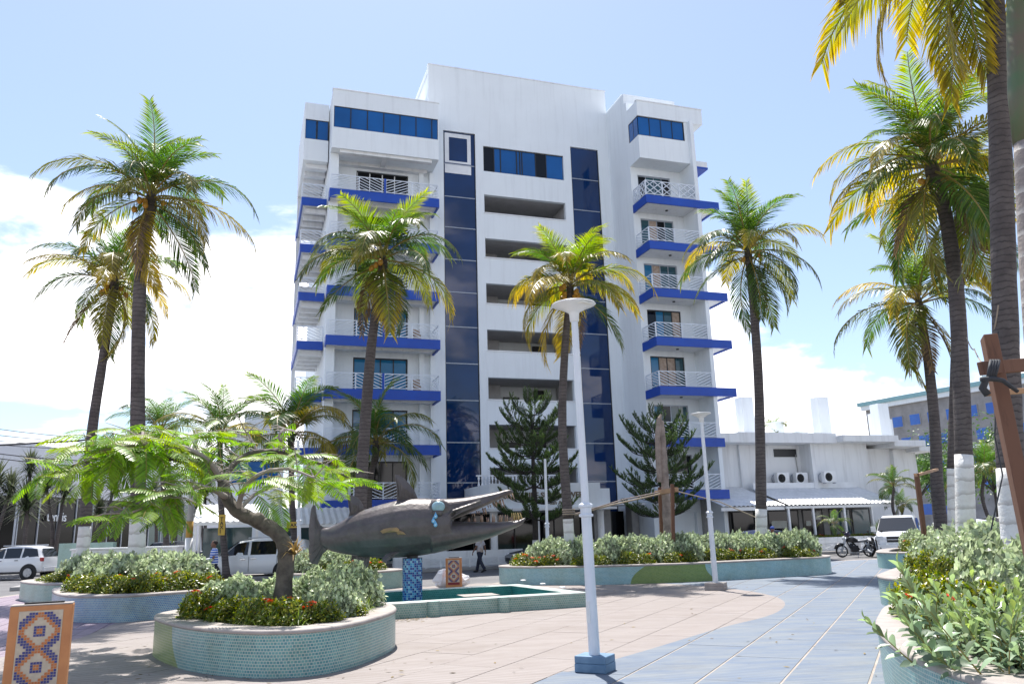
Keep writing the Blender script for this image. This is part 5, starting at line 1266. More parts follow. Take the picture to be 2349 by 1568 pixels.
# ---- leaning feathery tree in the front planter
M['bark'] = simple('mottled_bark', (0.15, 0.13, 0.112), .9, (0.055, 0.047, 0.042), 5, bmp=.9, bscale=9, bdist=.03)
M['twig'] = simple('pale_twig', (0.36, 0.31, 0.29), .8, (0.24, 0.2, 0.19), 4)
M['feather'] = leaf_mat('feather_leaf', (0.085, 0.22, 0.025), (0.19, 0.31, 0.025), (0.26, 0.31, 0.03), .42, .48, .2, 1, .28)
bp = Vector((-3.55, 12.35, .45))
ft = thing('feathery_tree', 'leaning flat-topped tree with feathery bright green leaves', 'tree', bp)
def fp(x, y, Y): return at(x, y, Y)-bp
tr = [Vector((0, 0, -.05)), fp(652, 1330, 12.35), fp(656, 1262, 12.4), fp(636, 1222, 12.45), fp(590, 1195, 12.5), fp(545, 1172, 12.5), fp(520, 1140, 12.55), fp(512, 1105, 12.6)]
b = MB(); sp = spline(tr, 6, False); N = len(sp); b.tube(sp, [(.142-.055*(i/(N-1))**.8)*(1+.05*math.sin(i*1.9)+.04*math.sin(i*.7)) for i in range(N)], 14); b.sphere(tuple(tr[4]+Vector((.03, -.05, .03))), .11, 8, 6); b.sphere(tuple(tr[2]+Vector((.05, -.03, 0))), .115, 8, 6); b.sphere(tuple(tr[6]), .09, 8, 6); trk = b.build('trunk', M['bark'], ft, smooth=True)
LIMB = [[(512, 1105, 12.6), (480, 1075, 12.6), (420, 1055, 12.5), (330, 1045, 12.3), (230, 1050, 12.0), (120, 1085, 11.9)],
        [(512, 1105, 12.6), (500, 1075, 12.9), (440, 1040, 13.4), (330, 1010, 13.8), (240, 1015, 14.0)],
        [(512, 1105, 12.6), (540, 1060, 13.0), (590, 1035, 13.3), (660, 1040, 13.5), (730, 1062, 13.6), (800, 1095, 13.7)],
        [(520, 1140, 12.5), (480, 1120, 12.0), (430, 1120, 11.6), (360, 1150, 11.3), (300, 1175, 11.2)],
        [(545, 1172, 12.5), (560, 1120, 12.2), (600, 1085, 11.9), (660, 1075, 11.7), (720, 1095, 11.6)],
        [(512, 1105, 12.6), (470, 1050, 12.2), (400, 1020, 11.9), (310, 1020, 11.7), (200, 1035, 11.4)],
        [(420, 1055, 12.5), (360, 1030, 12.9), (330, 1000, 13.1)],
        [(590, 1035, 13.3), (572, 1000, 13.3), (560, 985, 13.2)],
        [(660, 1040, 13.5), (640, 1000, 13.4), (660, 985, 13.4), (690, 1000, 13.4), (700, 1050, 13.5)],
        [(545, 1172, 12.5), (590, 1130, 12.9), (650, 1115, 13.1), (710, 1130, 13.3)]]
LP = []
for li, l in enumerate(LIMB):
    pts = spline([fp(*q) for q in l], 6, False); n = len(pts); r0 = (.06, .05, .05, .04, .04, .042, .025, .02, .02, .032)[li]
    b = MB(); b.tube(pts, [r0*(1-.8*i/(n-1))+.006 for i in range(n)], 7); b.build('limb', M['twig'] if li > 2 else M['bark'], ft, smooth=True)
    LP.append(pts)
b = MB(); b.tube([fp(328, 990, 11.8), fp(322, 1030, 11.7), fp(312, 1085, 11.6), fp(308, 1130, 11.6)], [.02, .018, .014, .006], 6); b.build('bare_twig', M['twig'], ft, smooth=True)
rt_ = random.Random(17)
tw = MB()
for pts in LP:
    for k in range(4, len(pts), 4):
        for _ in range(2):
            d = Vector((rt_.uniform(-1, 1), rt_.uniform(-1, 1), rt_.uniform(-.25, .35))).normalized()*rt_.uniform(.3, .7); p = pts[k]
            tw.tube([p, p+d*.5+Vector((0, 0, .05)), p+d], [.012, .009, .004], 4)
tg_ = tw.build('twigs', M['twig'], ft); tg_['kind'] = 'stuff'
def feather(seed, L=.6):
    r = random.Random(seed); b = MB(); b.t = []
    N = 8; dr = .55; pts = []
    for i in range(N+1): s = i/N; pts.append(Vector((0, L*s*(1-.08*s), L*(.10*s-dr*.5*s*s))))
    b.tube(pts, [.006*(1-.7*i/N) for i in range(N+1)], 4, 1, cap=False); b.t += [.2]*len(b.v)
    npn = 15
    for k in range(npn):
        s = .1+.88*k/(npn-1); i = min(int(s*N), N-1); o = pts[i].lerp(pts[i+1], s*N-i)
        l = L*.30*math.sin(math.pi*(.16+.74*s))**.6
        for sg in (-1, 1):
            v = Vector((sg, .55+.35*s, -.12+r.uniform(-.1, .1))).normalized(); wv = Vector((-v.y, v.x, 0))*.0105*sg
            seg = 4; b0 = len(b.v)
            for j in range(seg+1):
                q = j/seg; c = o+v*l*q+Vector((0, 0, -.28*l*q*q)); w = wv*(1.0 if 0 < j < seg else .5)
                b.v += [tuple(c-w), tuple(c+w)]; b.t += [.3+.7*q]*2
            for j in range(seg): z0 = b0+2*j; b.f.append((z0, z0+1, z0+3, z0+2)); b.m.append(0)
    return b.mesh('feather_leaf', [M['feather'], M['rachis']], recalc=False)
FE = [feather(s) for s in (1, 2, 3)]
for li, pts in enumerate(LP):
    n = len(pts); k0 = int(n*(.38 if li in (0, 1, 2, 5) else .4)); cnt = (58, 46, 16, 38, 18, 54, 26, 3, 6, 14)[li]
    for q in range(cnt):
        i = min(n-1, k0+int((n-k0)*rt_.random()**.8)); p = pts[i]+Vector((rt_.uniform(-.38, .38), rt_.uniform(-.5, .5), rt_.uniform(-.16, .2)))
        az = rt_.uniform(0, 6.28)
        inst('feather_leaf', FE[rt_.randrange(3)], ft, p, (R(rt_.uniform(-60, -18) if rt_.random() < .28 else rt_.uniform(-14, 16)), R(rt_.uniform(-14, 14)), az), rt_.uniform(.75, 1.25))
# a sprig at the right-hand end of the long branch
for q in range(5): inst('feather_leaf', FE[q % 3], ft, fp(815, 1097, 13.7), (R(-5), 0, q*1.2), .62)
# brown bromeliad-like plant by the trunk
q_ = at(676, 1272, 12.3); t = thing('bromeliad', 'reddish-brown spiky plant growing on the leaning trunk', 'plant', q_, 0)
inst('leaf_rosette', spike_mesh(34, .32, .03, 91, leaf_mat('reddish_leaf', (0.20, 0.14, 0.05), (0.3, 0.2, 0.09), None, .5, .3, 0, 1, .3), -5, 80, .9), t, (0, 0, 0), (0, 0, 0), 1.0)
# ================================================================== fish sculpture
FY = 19.3
cb = at(946, 1330, FY)
colm = thing('mosaic_column', 'round blue mosaic column carrying the fish sculpture', 'column', (cb.x, cb.y, 0.005))
ctop = at(946, 1280, FY).z; cr0 = .232
b = MB(); b.lathe([(cr0-.006, 0), (cr0-.006, ctop)], 32); b.build('core', simple('pale_grout', (0.45, 0.6, 0.68), .6), colm)
cols_ = [simple('tile_navy', (0.012, 0.035, 0.24), .22), simple('tile_blue_mid', (0.03, 0.16, 0.46), .22), simple('tile_aqua', (0.10, 0.36, 0.58), .22), simple('tile_pale', (0.28, 0.52, 0.66), .22)]
b = MB(); nt_ = 30; rows = int(ctop/.05); rc_ = random.Random(5)
for j in range(rows):
    for i in range(nt_):
        a0 = 2*math.pi*(i+.06)/nt_; a1 = 2*math.pi*(i+.94)/nt_; z0 = .004+j*ctop/rows; z1 = z0+ctop/rows*.9; R2 = cr0
        k = 0 if (i+j) % 3 == 0 and rc_.random() < .8 else rc_.choice((0, 1, 1, 2, 2, 3))
        b.add([(R2*math.cos(a0), R2*math.sin(a0), z0), (R2*math.cos(a1), R2*math.sin(a1), z0), (R2*math.cos(a1), R2*math.sin(a1), z1), (R2*math.cos(a0), R2*math.sin(a0), z1)], [(0, 1, 2, 3)], k)
o = b.build('mosaic_tiles', cols_, colm, recalc=False); o['kind'] = 'stuff'
b = MB(); b.lathe([(cr0+.0, ctop), (cr0+.0, ctop+.012), (.13, ctop+.012), (.13, ctop+.1)], 24); b.build('mount', M['dark_metal'], colm)
Z0 = ctop+.02
fo = Vector((cb.x, cb.y, 0.005+ctop+.1))
fish = thing('fish_sculpture', 'large grey bronze barracuda sculpture with open toothed jaws and blue tears', 'sculpture', fo)
def zp(zx, zy): return ((740+zx/3.789)/1.0898, (1160+zy/3.789)/1.0898)     # from the enlarged crop of the photo
def fq(zx, zy, dy=0.0):
    p = at(*zp(zx, zy), FY); return Vector((p.x-fo.x, dy, p.z-fo.z))
def bronze(name, c1, c2, c3):
    m, t, p = new_mat(name); p.inputs['Roughness'].default_value = .42; p.inputs['Metallic'].default_value = .25
    a, n = noise_col(t, c1, c2, 1.6, 8, .35, .65, rough=.7)
    tc = t.nodes.new('ShaderNodeTexCoord'); mp = t.nodes.new('ShaderNodeMapping'); lk(t, tc.outputs['Object'], mp.inputs[0]); mp.inputs['Scale'].default_value = (2.5, 2.5, 6)
    n2 = t.nodes.new('ShaderNodeTexNoise'); n2.inputs['Scale'].default_value = 1.4; n2.inputs['Detail'].default_value = 8; lk(t, mp.outputs[0], n2.inputs['Vector'])
    r = t.nodes.new('ShaderNodeMapRange'); lk(t, n2.outputs['Fac'], r.inputs['Value']); r.inputs['From Min'].default_value = .55; r.inputs['From Max'].default_value = .75; r.inputs['To Max'].default_value = .7
    mx = t.nodes.new('ShaderNodeMixRGB'); lk(t, r.outputs[0], mx.inputs['Fac']); lk(t, a.outputs[0], mx.inputs['Color1']); mx.inputs['Color2'].default_value = (*c3, 1)
    lk(t, mx.outputs[0], p.inputs['Base Color'])
    n3 = t.nodes.new('ShaderNodeTexNoise'); n3.inputs['Scale'].default_value = 9; n3.inputs['Detail'].default_value = 7; lk(t, tc.outputs['Object'], n3.inputs['Vector']); bump(t, p, n3.outputs['Fac'], .35, .03)
    return m
M['bronze'] = bronze('patinated_bronze', (0.115, 0.10, 0.10), (0.065, 0.054, 0.054), (0.10, 0.105, 0.085))
M['bronze_fin'] = bronze('bronze_fin', (0.11, 0.095, 0.095), (0.07, 0.06, 0.06), (0.10, 0.10, 0.09))
M['bronze_gold'] = bronze('rubbed_bronze', (0.34, 0.22, 0.09), (0.20, 0.14, 0.08), (0.13, 0.12, 0.08))
def ellring(top, bot, wd, n=20, sq=1.0, x=None):
    c = (top+bot)*.5; h = (top-bot).length*.5; up_ = (top-bot).normalized()
    out = []
    for k in range(n):
        a = 2*math.pi*k/n; ca_, sa_ = math.cos(a), math.sin(a)
        out.append(c+up_*h*(abs(sa_)**sq)*math.copysign(1, sa_)+Vector((0, 1, 0))*wd*(abs(ca_)**sq)*math.copysign(1, ca_))
    return out
top_pr = [(235, 606), (330, 590), (420, 545), (520, 480), (640, 432), (800, 380), (950, 342), (1100, 320), (1250, 322), (1370, 330), (1480, 345)]
bot_pr = [(232, 770), (330, 822), (420, 842), (520, 860), (640, 876), (800, 886), (950, 884), (1100, 876), (1250, 852), (1370, 824), (1480, 796)]
wd_ = [.10, .20, .29, .38, .46, .53, .57, .58, .56, .52, .46]
b = MB()
b.loft([ellring(fq(*t_), fq(*q), w) for t_, q, w in zip(top_pr, bot_pr, wd_)])
# upper jaw: from inside the head to the upturned snout
uj_t = [(1300, 330), (1400, 326), (1500, 323), (1600, 314), (1750, 290), (1900, 262), (1990, 240), (2035, 236), (2058, 258)]
uj_b = [(1300, 560), (1400, 535), (1500, 518), (1600, 480), (1750, 415), (1900, 345), (1990, 300), (2035, 278), (2062, 272)]
uj_w = [.5, .46, .38, .32, .25, .20, .165, .13, .04]
b.loft([ellring(fq(*t_), fq(*q), w, sq=.85) for t_, q, w in zip(uj_t, uj_b, uj_w)])
lj_t = [(1300, 560), (1400, 545), (1500, 540), (1650, 542), (1800, 545), (1950, 543), (2080, 530), (2140, 515), (2172, 500)]
lj_b = [(1300, 845), (1400, 820), (1500, 797), (1650, 755), (1800, 712), (1950, 655), (2080, 602), (2140, 570), (2178, 520)]
lj_w = [.52, .48, .42, .36, .31, .26, .20, .14, .04]
b.loft([ellring(fq(*t_), fq(*q), w, sq=.9) for t_, q, w in zip(lj_t, lj_b, lj_w)])
# brow and lip folds
for sy in (-1, 1):
    b.tube([fq(1470, 520, sy*.38), fq(1540, 470, sy*.38), fq(1650, 425, sy*.31), (fq(1800, 368, sy*.24)), fq(1960, 292, sy*.17)], [.02, .028, .026, .022, .015], 8)
    b.tube([fq(1440, 505, sy*.43), fq(1500, 445, sy*.42), fq(1600, 410, sy*.36), fq(1760, 350, sy*.27)], [.02, .03, .026, .012], 8)
    b.sphere(tuple(fq(1370, 400, sy*.40)), (.22, .10, .17), 12, 8)
body = b.build('body', M['bronze'], fish, smooth=True)
rm = body.modifiers.new('remesh', 'REMESH'); rm.mode = 'VOXEL'; rm.voxel_size = .022; rm.use_smooth_shade = True
sm = body.modifiers.new('smooth', 'SMOOTH'); sm.factor = .5; sm.iterations = 6
def fin(name, poly, y0, th, mat=None, skew=0.0, rays=None):
    n = len(poly); c = sum((fq(*p) for p in poly), Vector())/n
    b = MB(); L = [fq(*p, dy=y0) for p in poly]; vs = []
    for s in (-1, 1):
        for p in L: vs.append(p+Vector((0, s*th*.25+skew*(p.z-c.z), 0)))
    cc = c+Vector((0, y0, 0)); vs += [cc+Vector((0, -th, 0)), cc+Vector((0, th, 0))]
    fs = []
    for i in range(n):
        j = (i+1) % n; fs += [(i, j, 2*n), (n+j, n+i, 2*n+1), (i, n+i, n+j, j)]
    b.add(vs, fs); o = b.build(name, mat or M['bronze_fin'], fish, smooth=False)
    if rays:
        rb_ = MB()
        for (p, q) in rays: rb_.tube([fq(*p, dy=y0-th*.55), fq((p[0]+q[0])/2, (p[1]+q[1])/2, y0-th*.75), fq(*q, dy=y0-th*.3)], [.012, .014, .006], 5)
        rb_.build('fin_ray', M['bronze_fin'], o)
    return o
fin('dorsal_fin', [(960, 370), (955, 250), (948, 150), (933, 95), (975, 102), (1020, 130), (1070, 180), (1120, 245), (1155, 325), (1060, 345)], 0, .06, rays=[((975, 330), (945, 120)), ((1000, 320), (975, 130)), ((1030, 315), (1010, 150)), ((1070, 310), (1060, 200)), ((1110, 305), (1100, 240))])
fin('rear_dorsal_fin', [(495, 505), (512, 440), (508, 370), (490, 325), (470, 300), (530, 292), (575, 310), (610, 345), (635, 390), (645, 432), (580, 470)], 0, .05, rays=[((520, 480), (490, 305)), ((550, 460), (540, 305)), ((590, 445), (590, 340))])
fin('tail_fin', [(275, 600), (230, 575), (205, 520), (190, 450), (185, 390), (165, 380), (145, 420), (135, 500), (125, 580), (122, 660), (128, 740), (122, 820), (128, 900), (150, 940), (205, 945), (222, 900), (250, 850), (290, 812), (262, 700)], 0, .075,
    rays=[((245, 640), (160, 400)), ((230, 660), (140, 470)), ((225, 690), (128, 580)), ((225, 720), (128, 680)), ((228, 745), (128, 780)), ((235, 765), (132, 860)), ((245, 780), (160, 930)), ((255, 790), (200, 935))])
fin('anal_fin', [(568, 868), (570, 930), (580, 990), (610, 1040), (635, 1048), (670, 1000), (692, 940), (700, 880), (640, 862)], 0, .05, rays=[((590, 880), (590, 1000)), ((620, 880), (625, 1035)), ((655, 882), (655, 1005)), ((680, 884), (682, 950))])
fin('pelvic_fin', [(1005, 822), (930, 826), (880, 845), (850, 880), (848, 905), (870, 920), (905, 905), (950, 870)], -.45, .035, skew=.5, rays=[((980, 830), (855, 890)), ((990, 832), (880, 910))])
fin('pectoral_fin', [(838, 632), (870, 612), (930, 598), (990, 597), (1012, 615), (1015, 640), (960, 640), (900, 645), (860, 652)], -.60, .03, M['bronze_gold'])
fin('pectoral_root', [(985, 645), (1015, 625), (1050, 640), (1072, 662), (1030, 662), (1000, 664)], -.585, .03, M['bronze_gold'])
M['eye'] = simple('pale_blue_enamel', (0.30, 0.46, 0.54), .3, (0.22, 0.34, 0.36), 6)
b = MB(); c = fq(1367, 405, -.50); b.sphere((0, 0, 0), (.155, .06, .125), 16, 10); b.build('eye', M['eye'], fish, loc=c, smooth=True)
b = MB(); c = fq(1365, 462, -.525); b.sphere((0, 0, 0), (.13, .035, .07), 12, 8); b.build('eye_socket', M['bronze_fin'], fish, loc=c, smooth=True)
M['tear'] = simple('tear_blue', (0.12, 0.36, 0.62), .15, (0.2, 0.45, 0.68), 9); M['tear_core'] = simple('tear_core', (0.55, 0.72, 0.85), .15)
for (zx, zy) in ((1345, 497), (1324, 540), (1343, 574)):
    o = MB().lathe([(.005, .10), (.018, .065), (.04, .03), (.048, 0), (.035, -.035), (.005, -.05)], 12).build('tear', M['tear'], fish, loc=fq(zx, zy, -.56), smooth=True)
    MB().sphere((0, -.04, 0), (.018, .014, .018), 8, 6).build('tear_core', M['tear_core'], o, smooth=True)
M['tooth'] = simple('bronze_tooth', (0.33, 0.21, 0.14), .45, (0.22, 0.14, 0.12), 9); M['tooth_gold'] = simple('rubbed_tooth', (0.46, 0.33, 0.13), .4)
def tooth(a, bq, r, y, gold=False):
    p, q = fq(*a, dy=y), fq(*bq, dy=y); MB().tube([p, p.lerp(q, .55), q], [r, r*.72, .004], 7).build('tooth', M['tooth_gold'] if gold else M['tooth'], fish, smooth=True)
for (a, q, r) in [((1690, 462), (1697, 498), .018), ((1732, 440), (1742, 474), .018), ((1790, 412), (1808, 482), .024), ((1840, 385), (1848, 414), .018), ((1890, 360), (1905, 412), .022), ((1925, 345), (1930, 380), .016), ((1955, 330), (1978, 415), .022), ((2000, 300), (2008, 330), .016), ((2045, 280), (2072, 340), .022)]:
    tooth(a, q, r, -.14); tooth((a[0]-25, a[1]), (q[0]-25, q[1]), r*.9, .14)
for (a, q, r, g) in [((1647, 545), (1648, 505), .018, 0), ((1703, 545), (1703, 505), .018, 0), ((1768, 545), (1764, 470), .022, 0), ((1825, 545), (1822, 500), .02, 0), ((1880, 545), (1878, 470), .022, 0), ((1945, 542), (1955, 478), .022, 0), ((2003, 540), (2003, 475), .02, 0), ((2045, 535), (2050, 500), .016, 0), ((2066, 530), (2064, 458), .022, 1), ((2108, 525), (2100, 456), .022, 1), ((2140, 512), (2120, 455), .02, 1)]:
    tooth(a, q, r, -.17 if a[0] < 2060 else -.09, g); tooth((a[0]-20, a[1]), (q[0]-20, q[1]), r*.9, .17 if a[0] < 2060 else .09, g)

# ================================================================== orange mosaic boxes
M['terracotta'] = simple('orange_render', (0.50, 0.225, 0.09), .8, (0.42, 0.18, 0.075), 4, bmp=.15)
M['tnavy'] = simple('tile_indigo', (0.018, 0.022, 0.14), .25, (0.03, 0.04, 0.2), 20); M['torange'] = simple('tile_orange', (0.50, 0.16, 0.03), .3, (0.38, 0.11, 0.03), 20); M['tgrout'] = simple('cream_grout', (0.50, 0.44, 0.34), .8, (0.42, 0.36, 0.28), 14); M['tred'] = simple('dark_red_band', (0.20, 0.02, 0.028), .5)
PAT = ['o...............o'] if False else None
PAT = ["..nnnoonnn...",
       ".nnnooo0nnn..",
       ".nnnoo..oonnn.",]
# one ring motif (14 wide x 13 high), drawn twice
RING = ["...nnnoonnn...",
        "..nnnoooonnn..",
        ".nnnoo..oonnn.",
        "nnnoo....oonnn",
        "nnoo......oonn",
        "noo..nnnn..oon",
        "oo...noon...oo",
        "oo...noon...oo",
        "noo..nnnn..oon",
        "nnoo......oonn",
        "nnnoo....oonnn",
        ".nnnoo..oonnn.",
        "..nnnoooonnn..",
        "...nnnoonnn..."]
BOXH = 1.0
def mosaic_box(label, loc, rz, w, d, h, tiles=True):
    t = thing('mosaic_box', label, 'bollard', loc, rz, 'orange mosaic boxes')
    b = MB(); b.box(-w/2, w/2, 0, d, 0.0, h); b.build('body', M['terracotta'], t, bevel=.012)
    b = MB(); b.box(-w/2+.005, w/2-.005, .005, d-.005, h, h+.012); b.build('top_slab', M['cap'], t)
    b = MB(); b.box(-w*.3, w*.34, d*.35, d*.65, h+.012, h+.03); b.build('lamp_slot', M['black'], t)
    pw = w*.66; ts = pw/14; rows_ = len(RING)*2-1; ph = ts*rows_; z1 = h*.93
    b = MB(); b.box(-pw/2-.012, pw/2+.012, -.006, .002, z1-ph-.01, z1+.015); pn = b.build('grout_panel', M['tgrout'], t)
    b = MB(); b.box(-pw/2-.012, pw/2+.012, -.007, .002, z1-ph-.01-h*.075, z1-ph-.012); b.build('red_band', M['tred'], t)
    tb = MB(); q = ts*.42; tb.box(-q, q, -.004, 0, -q, q); tmn, tmo = tb.mesh('mosaic_tile', M['tnavy']), tb.mesh('mosaic_tile', M['torange'])
    pat = RING+RING[1:]
    for j, row in enumerate(pat):
        for i, ch in enumerate(row):
            if ch == '.': continue
            inst('mosaic_tile', tmn if ch == 'n' else tmo, pn, (-pw/2+ts*(i+.5), -.006, z1-ts*(j+.5)), (0, rnd.uniform(-.05, .05), 0))
    return t
p0 = G(80, 1613); mosaic_box('orange mosaic box in the lower left corner', (p0.x-.03, p0.y, 0), R(24), .60, .22, 1.0)
p0 = at(1040, 1300, 23.9); mosaic_box('orange mosaic box behind the pool beside a white bag', (p0.x, p0.y+.1, 0), R(2), .47, .22, .90)
# white bag slumped behind it
bg_ = thing('plastic_bag', 'crumpled white plastic bag behind the orange mosaic box', 'bag', (p0.x-.1, p0.y+.62, 0))
rb_ = random.Random(8); b = MB(); n, m_ = 22, 12; rings = []
for i in range(m_+1):
    a = -math.pi/2+math.pi*i/m_
    rings.append([(max(.02, math.cos(a))*(.50+.09*math.sin(3*k+i))*math.cos(2*math.pi*k/n), max(.02, math.cos(a))*(.3+.05*math.sin(2*k))*math.sin(2*math.pi*k/n), .24+.24*math.sin(a)+(.22*max(0, 1-((k/n-.5)*5)**2) if i > 7 else 0)*.6+rb_.uniform(-.02, .02)) for k in range(n)])
b.loft(rings); b.build('sack', simple('white_plastic', (0.82, 0.82, 0.83), .35), bg_, smooth=False)

# ================================================================== lamp posts
M['lamp_white'] = simple('lamp_enamel', (0.66, 0.69, 0.74), .35, (0.58, 0.62, 0.68), 2)
M['lamp_shade'] = simple('lamp_head_white', (0.72, 0.74, 0.75), .35)
def lamp(label, base, head, head_on=True, r=1.0, foot=None, hr=.36):
    """base, head: world points; the post may lean a little"""
    base = Vector(base); t = thing('lamp_post', label, 'lamp post', base, 0, 'white lamp posts'); d = Vector(head)-base; h = d.length
    q = d.to_track_quat('Z', 'Y').to_matrix().to_4x4()
    if foot:
        fm, fw_ = foot; b = MB(); b.box(-fw_, fw_, -fw_*.8, fw_*.8, 0, .10); b.box(-fw_*.985, fw_*.985, -fw_*.79, fw_*.79, .10, .185); b.build('footing', fm, t, bevel=.01, rot=(0, 0, R(-28)))
    b = MB(); b.lathe([(.068*r, .0), (.063*r, h*.40), (.09*r, h*.402), (.09*r, h*.407), (.069*r, h*.41), (.069*r, h*.425), (.09*r, h*.428), (.09*r, h*.434), (.048*r, h*.44), (.044*r, h*.93), (.042*r, h*.985)], 20, M=q); b.build('post', M['lamp_white'], t, smooth=False)
    b = MB(); b.box(-.03*r, .03*r, -.0695*r, -.05*r, .55, .80, 0, q); b.build('access_hatch', M['lamp_shade'], t, bevel=.004)
    if head_on:
        b = MB(); b.lathe([(.046*r, h-.19), (.06*r, h-.18), (.065*r, h-.08), (.08*r, h-.06), (.12*r, h-.04), (hr*.6, h-.008), (hr*.95, h+.03), (hr, h+.04), (hr*.97, h+.052), (hr*.5, h+.07), (.0, h+.075)], 28, M=q); hd = b.build('lamp_head', M['lamp_shade'], t, smooth=True)
        b = MB(); b.box(-.02, .21, -.10, .10, h+.004, h+.014, 0, q @ Matrix.Translation((0.06, -.02, 0)) @ Matrix.Identity(4)); b.build('led_panel', simple('led_lens', (0.8, 0.8, 0.74), .3), hd)
    return t
b0 = G(1366, 1538); lamp('tall white lamp post nearest to us, on a blue block', b0, at(1316, 706, b0.y-.05), True, 1.0, (simple('blue_block', (0.16, 0.26, 0.38), .6, (0.08, 0.16, 0.26), 3), .2), .29)
b0 = G(1643, 1352); lamp('white lamp post on a pale block before the long planter', b0, at(1608, 952, b0.y), True, 1.05, (M['cap'], .25), .27)
for (px, Y, topy, lab) in ((690, 30.5, 1005, 'headless white post behind the fish tail'), (1256, 32.5, 1048, 'headless white post behind the upper jaw of the fish')):
    p = at(px, 1250, Y); lamp(lab, (p.x, p.y, -.13), at(px-6, topy, Y), False, 1.15)

# ================================================================== timber props, ropes, poles
M['timber'] = streaky('raw_timber', (0.24, 0.125, 0.075), (0.09, 0.042, 0.026), 1.1)
M['timber'].node_tree.nodes['Mapping'].inputs['Scale'].default_value = (14, 14, 0.9)
M['timber_pale'] = simple('pale_timber', (0.42, 0.26, 0.15), .8, (0.32, 0.19, 0.11), 3)
M['deadwood'] = simple('grey_deadwood', (0.33, 0.27, 0.24), .9, (0.17, 0.135, 0.12), 3, bmp=.5, bscale=10)
M['rope'] = simple('rope', (0.34, 0.28, 0.22), .9); M['rope_dark'] = simple('dark_strap', (0.025, 0.028, 0.035), .7)
Yp = 26.2
def stick(name, label, cat, a, bq, w, mat, group=None, h=None):
    a = Vector(a); t = thing(name, label, cat, a, 0, group); b = MB(); b.bar((0, 0, 0), Vector(bq)-a, w, h); b.build('timber', mat, t, bevel=.006); return t
ds = at(1533, 1250, 26.9); ds.z = .45
t = thing('dead_trunk', 'tall grey dead palm stump with peeling fibre in the long planter', 'tree trunk', ds)
pts = [Vector((0, 0, 0))]+[at(x, y, 26.9)-ds for x, y in ((1530, 1180), (1524, 1080), (1519, 1000), (1516, 965))]
sp = spline(pts, 6, False); b = MB(); b.tube(sp, [.165-.07*(i/(len(sp)-1))+.012*math.sin(i*2.3) for i in range(len(sp))], 12); b.build('trunk', M['deadwood'], t, smooth=True)
b = MB(); l_ = [at(x, y, 26.78)-ds for x, y in ((1513, 960), (1509, 1000), (1511, 1060), (1514, 1105))]; b.loft([[p+Vector((-.1, 0, 0)), p+Vector((0, -.07, 0)), p+Vector((.09, 0, 0)), p+Vector((0, .05, 0))] for p in l_]); b.build('fibre_sheath', M['deadwood'], t)
b = MB(); b.tube([at(1515, 975, 26.9)-ds, at(1513, 958, 26.9)-ds, at(1517, 950, 26.9)-ds], [.1, .07, .03], 8); b.build('broken_top', M['deadwood'], t)
def wp(px, py, Y, z=None): p = at(px, py, Y); return p
a = at(1543, 1262, 25.7); a.z = .45; stick('timber_stake', 'nearer upright timber stake tied to the dead stump', 'stake', a, at(1542, 1110, 25.7), .16, M['timber'], 'timber stakes round the dead stump', .1)
a = at(1518, 1262, 27.9); a.z = .45; stick('timber_stake', 'farther upright timber stake left of the dead stump', 'stake', a, at(1513, 1117, 27.9), .15, M['timber'], 'timber stakes round the dead stump', .1)
stick('timber_crosspiece', 'short timber crosspiece lashed across the dead stump', 'timber', at(1506, 1130, 27.2), at(1552, 1122, 25.75), .14, M['timber_pale'])
def rope(label, pts, r=.014, mat=None, sag=0.0, name='rope', cat='rope'):
    pts = [Vector(p) for p in pts]; o = pts[0]; t = thing(name, label, cat, o); q = []
    for i in range(len(pts)-1):
        for k in range(8): s = k/8; q.append(pts[i].lerp(pts[i+1], s)-o-Vector((0, 0, sag*4*s*(1-s))))
    q.append(pts[-1]-o); b = MB(); b.tube(q, r, 5); b.build('strand', mat or M['rope'], t); return t
rope('upper rope from the stump down to the palm on its left', [at(1512, 1128, 26.7), at(1430, 1145, 26.5), at(1320, 1178, 26.4)], .022, M['deadwood'])
rope('lower rope from the stump down to the palm on its left', [at(1516, 1132, 26.8), at(1400, 1158, 26.5), at(1318, 1180, 26.4)], .028)
rope('rope from the stump down to the palm on its right', [at(1552, 1126, 26.8), at(1650, 1150, 27.1), at(1732, 1185, 27.35)], .02)
b = MB(); t = thing('rope_wrap', 'rope bands wound round the whitewashed palm foot left of the stump', 'rope', at(1305, 1180, 26.3))
for k in range(3): b.lathe([(.2, k*.07), (.215, k*.07+.02), (.2, k*.07+.045)], 14)
b.build('winding', M['rope'], t)
# big leaning stake with cross rail, close at right
a = at(2420, 1500, 5.9); a.z = .45; tp_ = at(2268, 772, 6.2)
st_ = stick('timber_stake', 'large leaning timber stake close at the right edge', 'stake', a, tp_, .10, M['timber'], None, .15)
stick('timber_rail', 'horizontal timber rail lashed to the leaning stake', 'timber', at(2249, 845, 6.05), at(2460, 828, 6.35), .05, M['timber'], None, .105)
stick('timber_batten', 'thin lower batten behind the leaning stake', 'timber', at(2262, 902, 6.3), at(2460, 888, 6.6), .03, M['timber_pale'], None, .045)
t = thing('strap', 'dark strap knotted round the rail and stake', 'strap', at(2282, 845, 6.0)); b = MB(); k0 = at(2282, 845, 6.0)
for k in range(4): b.tube([at(2273+k*6, 826, 5.98)-k0, at(2270+k*6, 842, 5.94)-k0, at(2266+k*5, 866, 5.944)-k0], .013, 5)
b.tube([at(2250, 870, 5.942)-k0, at(2275, 868, 5.94)-k0, at(2300, 872, 5.94)-k0, at(2335, 898, 5.94)-k0], [.02, .022, .018, .014], 6); b.tube([at(2262, 868, 5.94)-k0, at(2254, 890, 6.0)-k0, at(2266, 905, 6.0)-k0], [.025, .03, .03], 6)
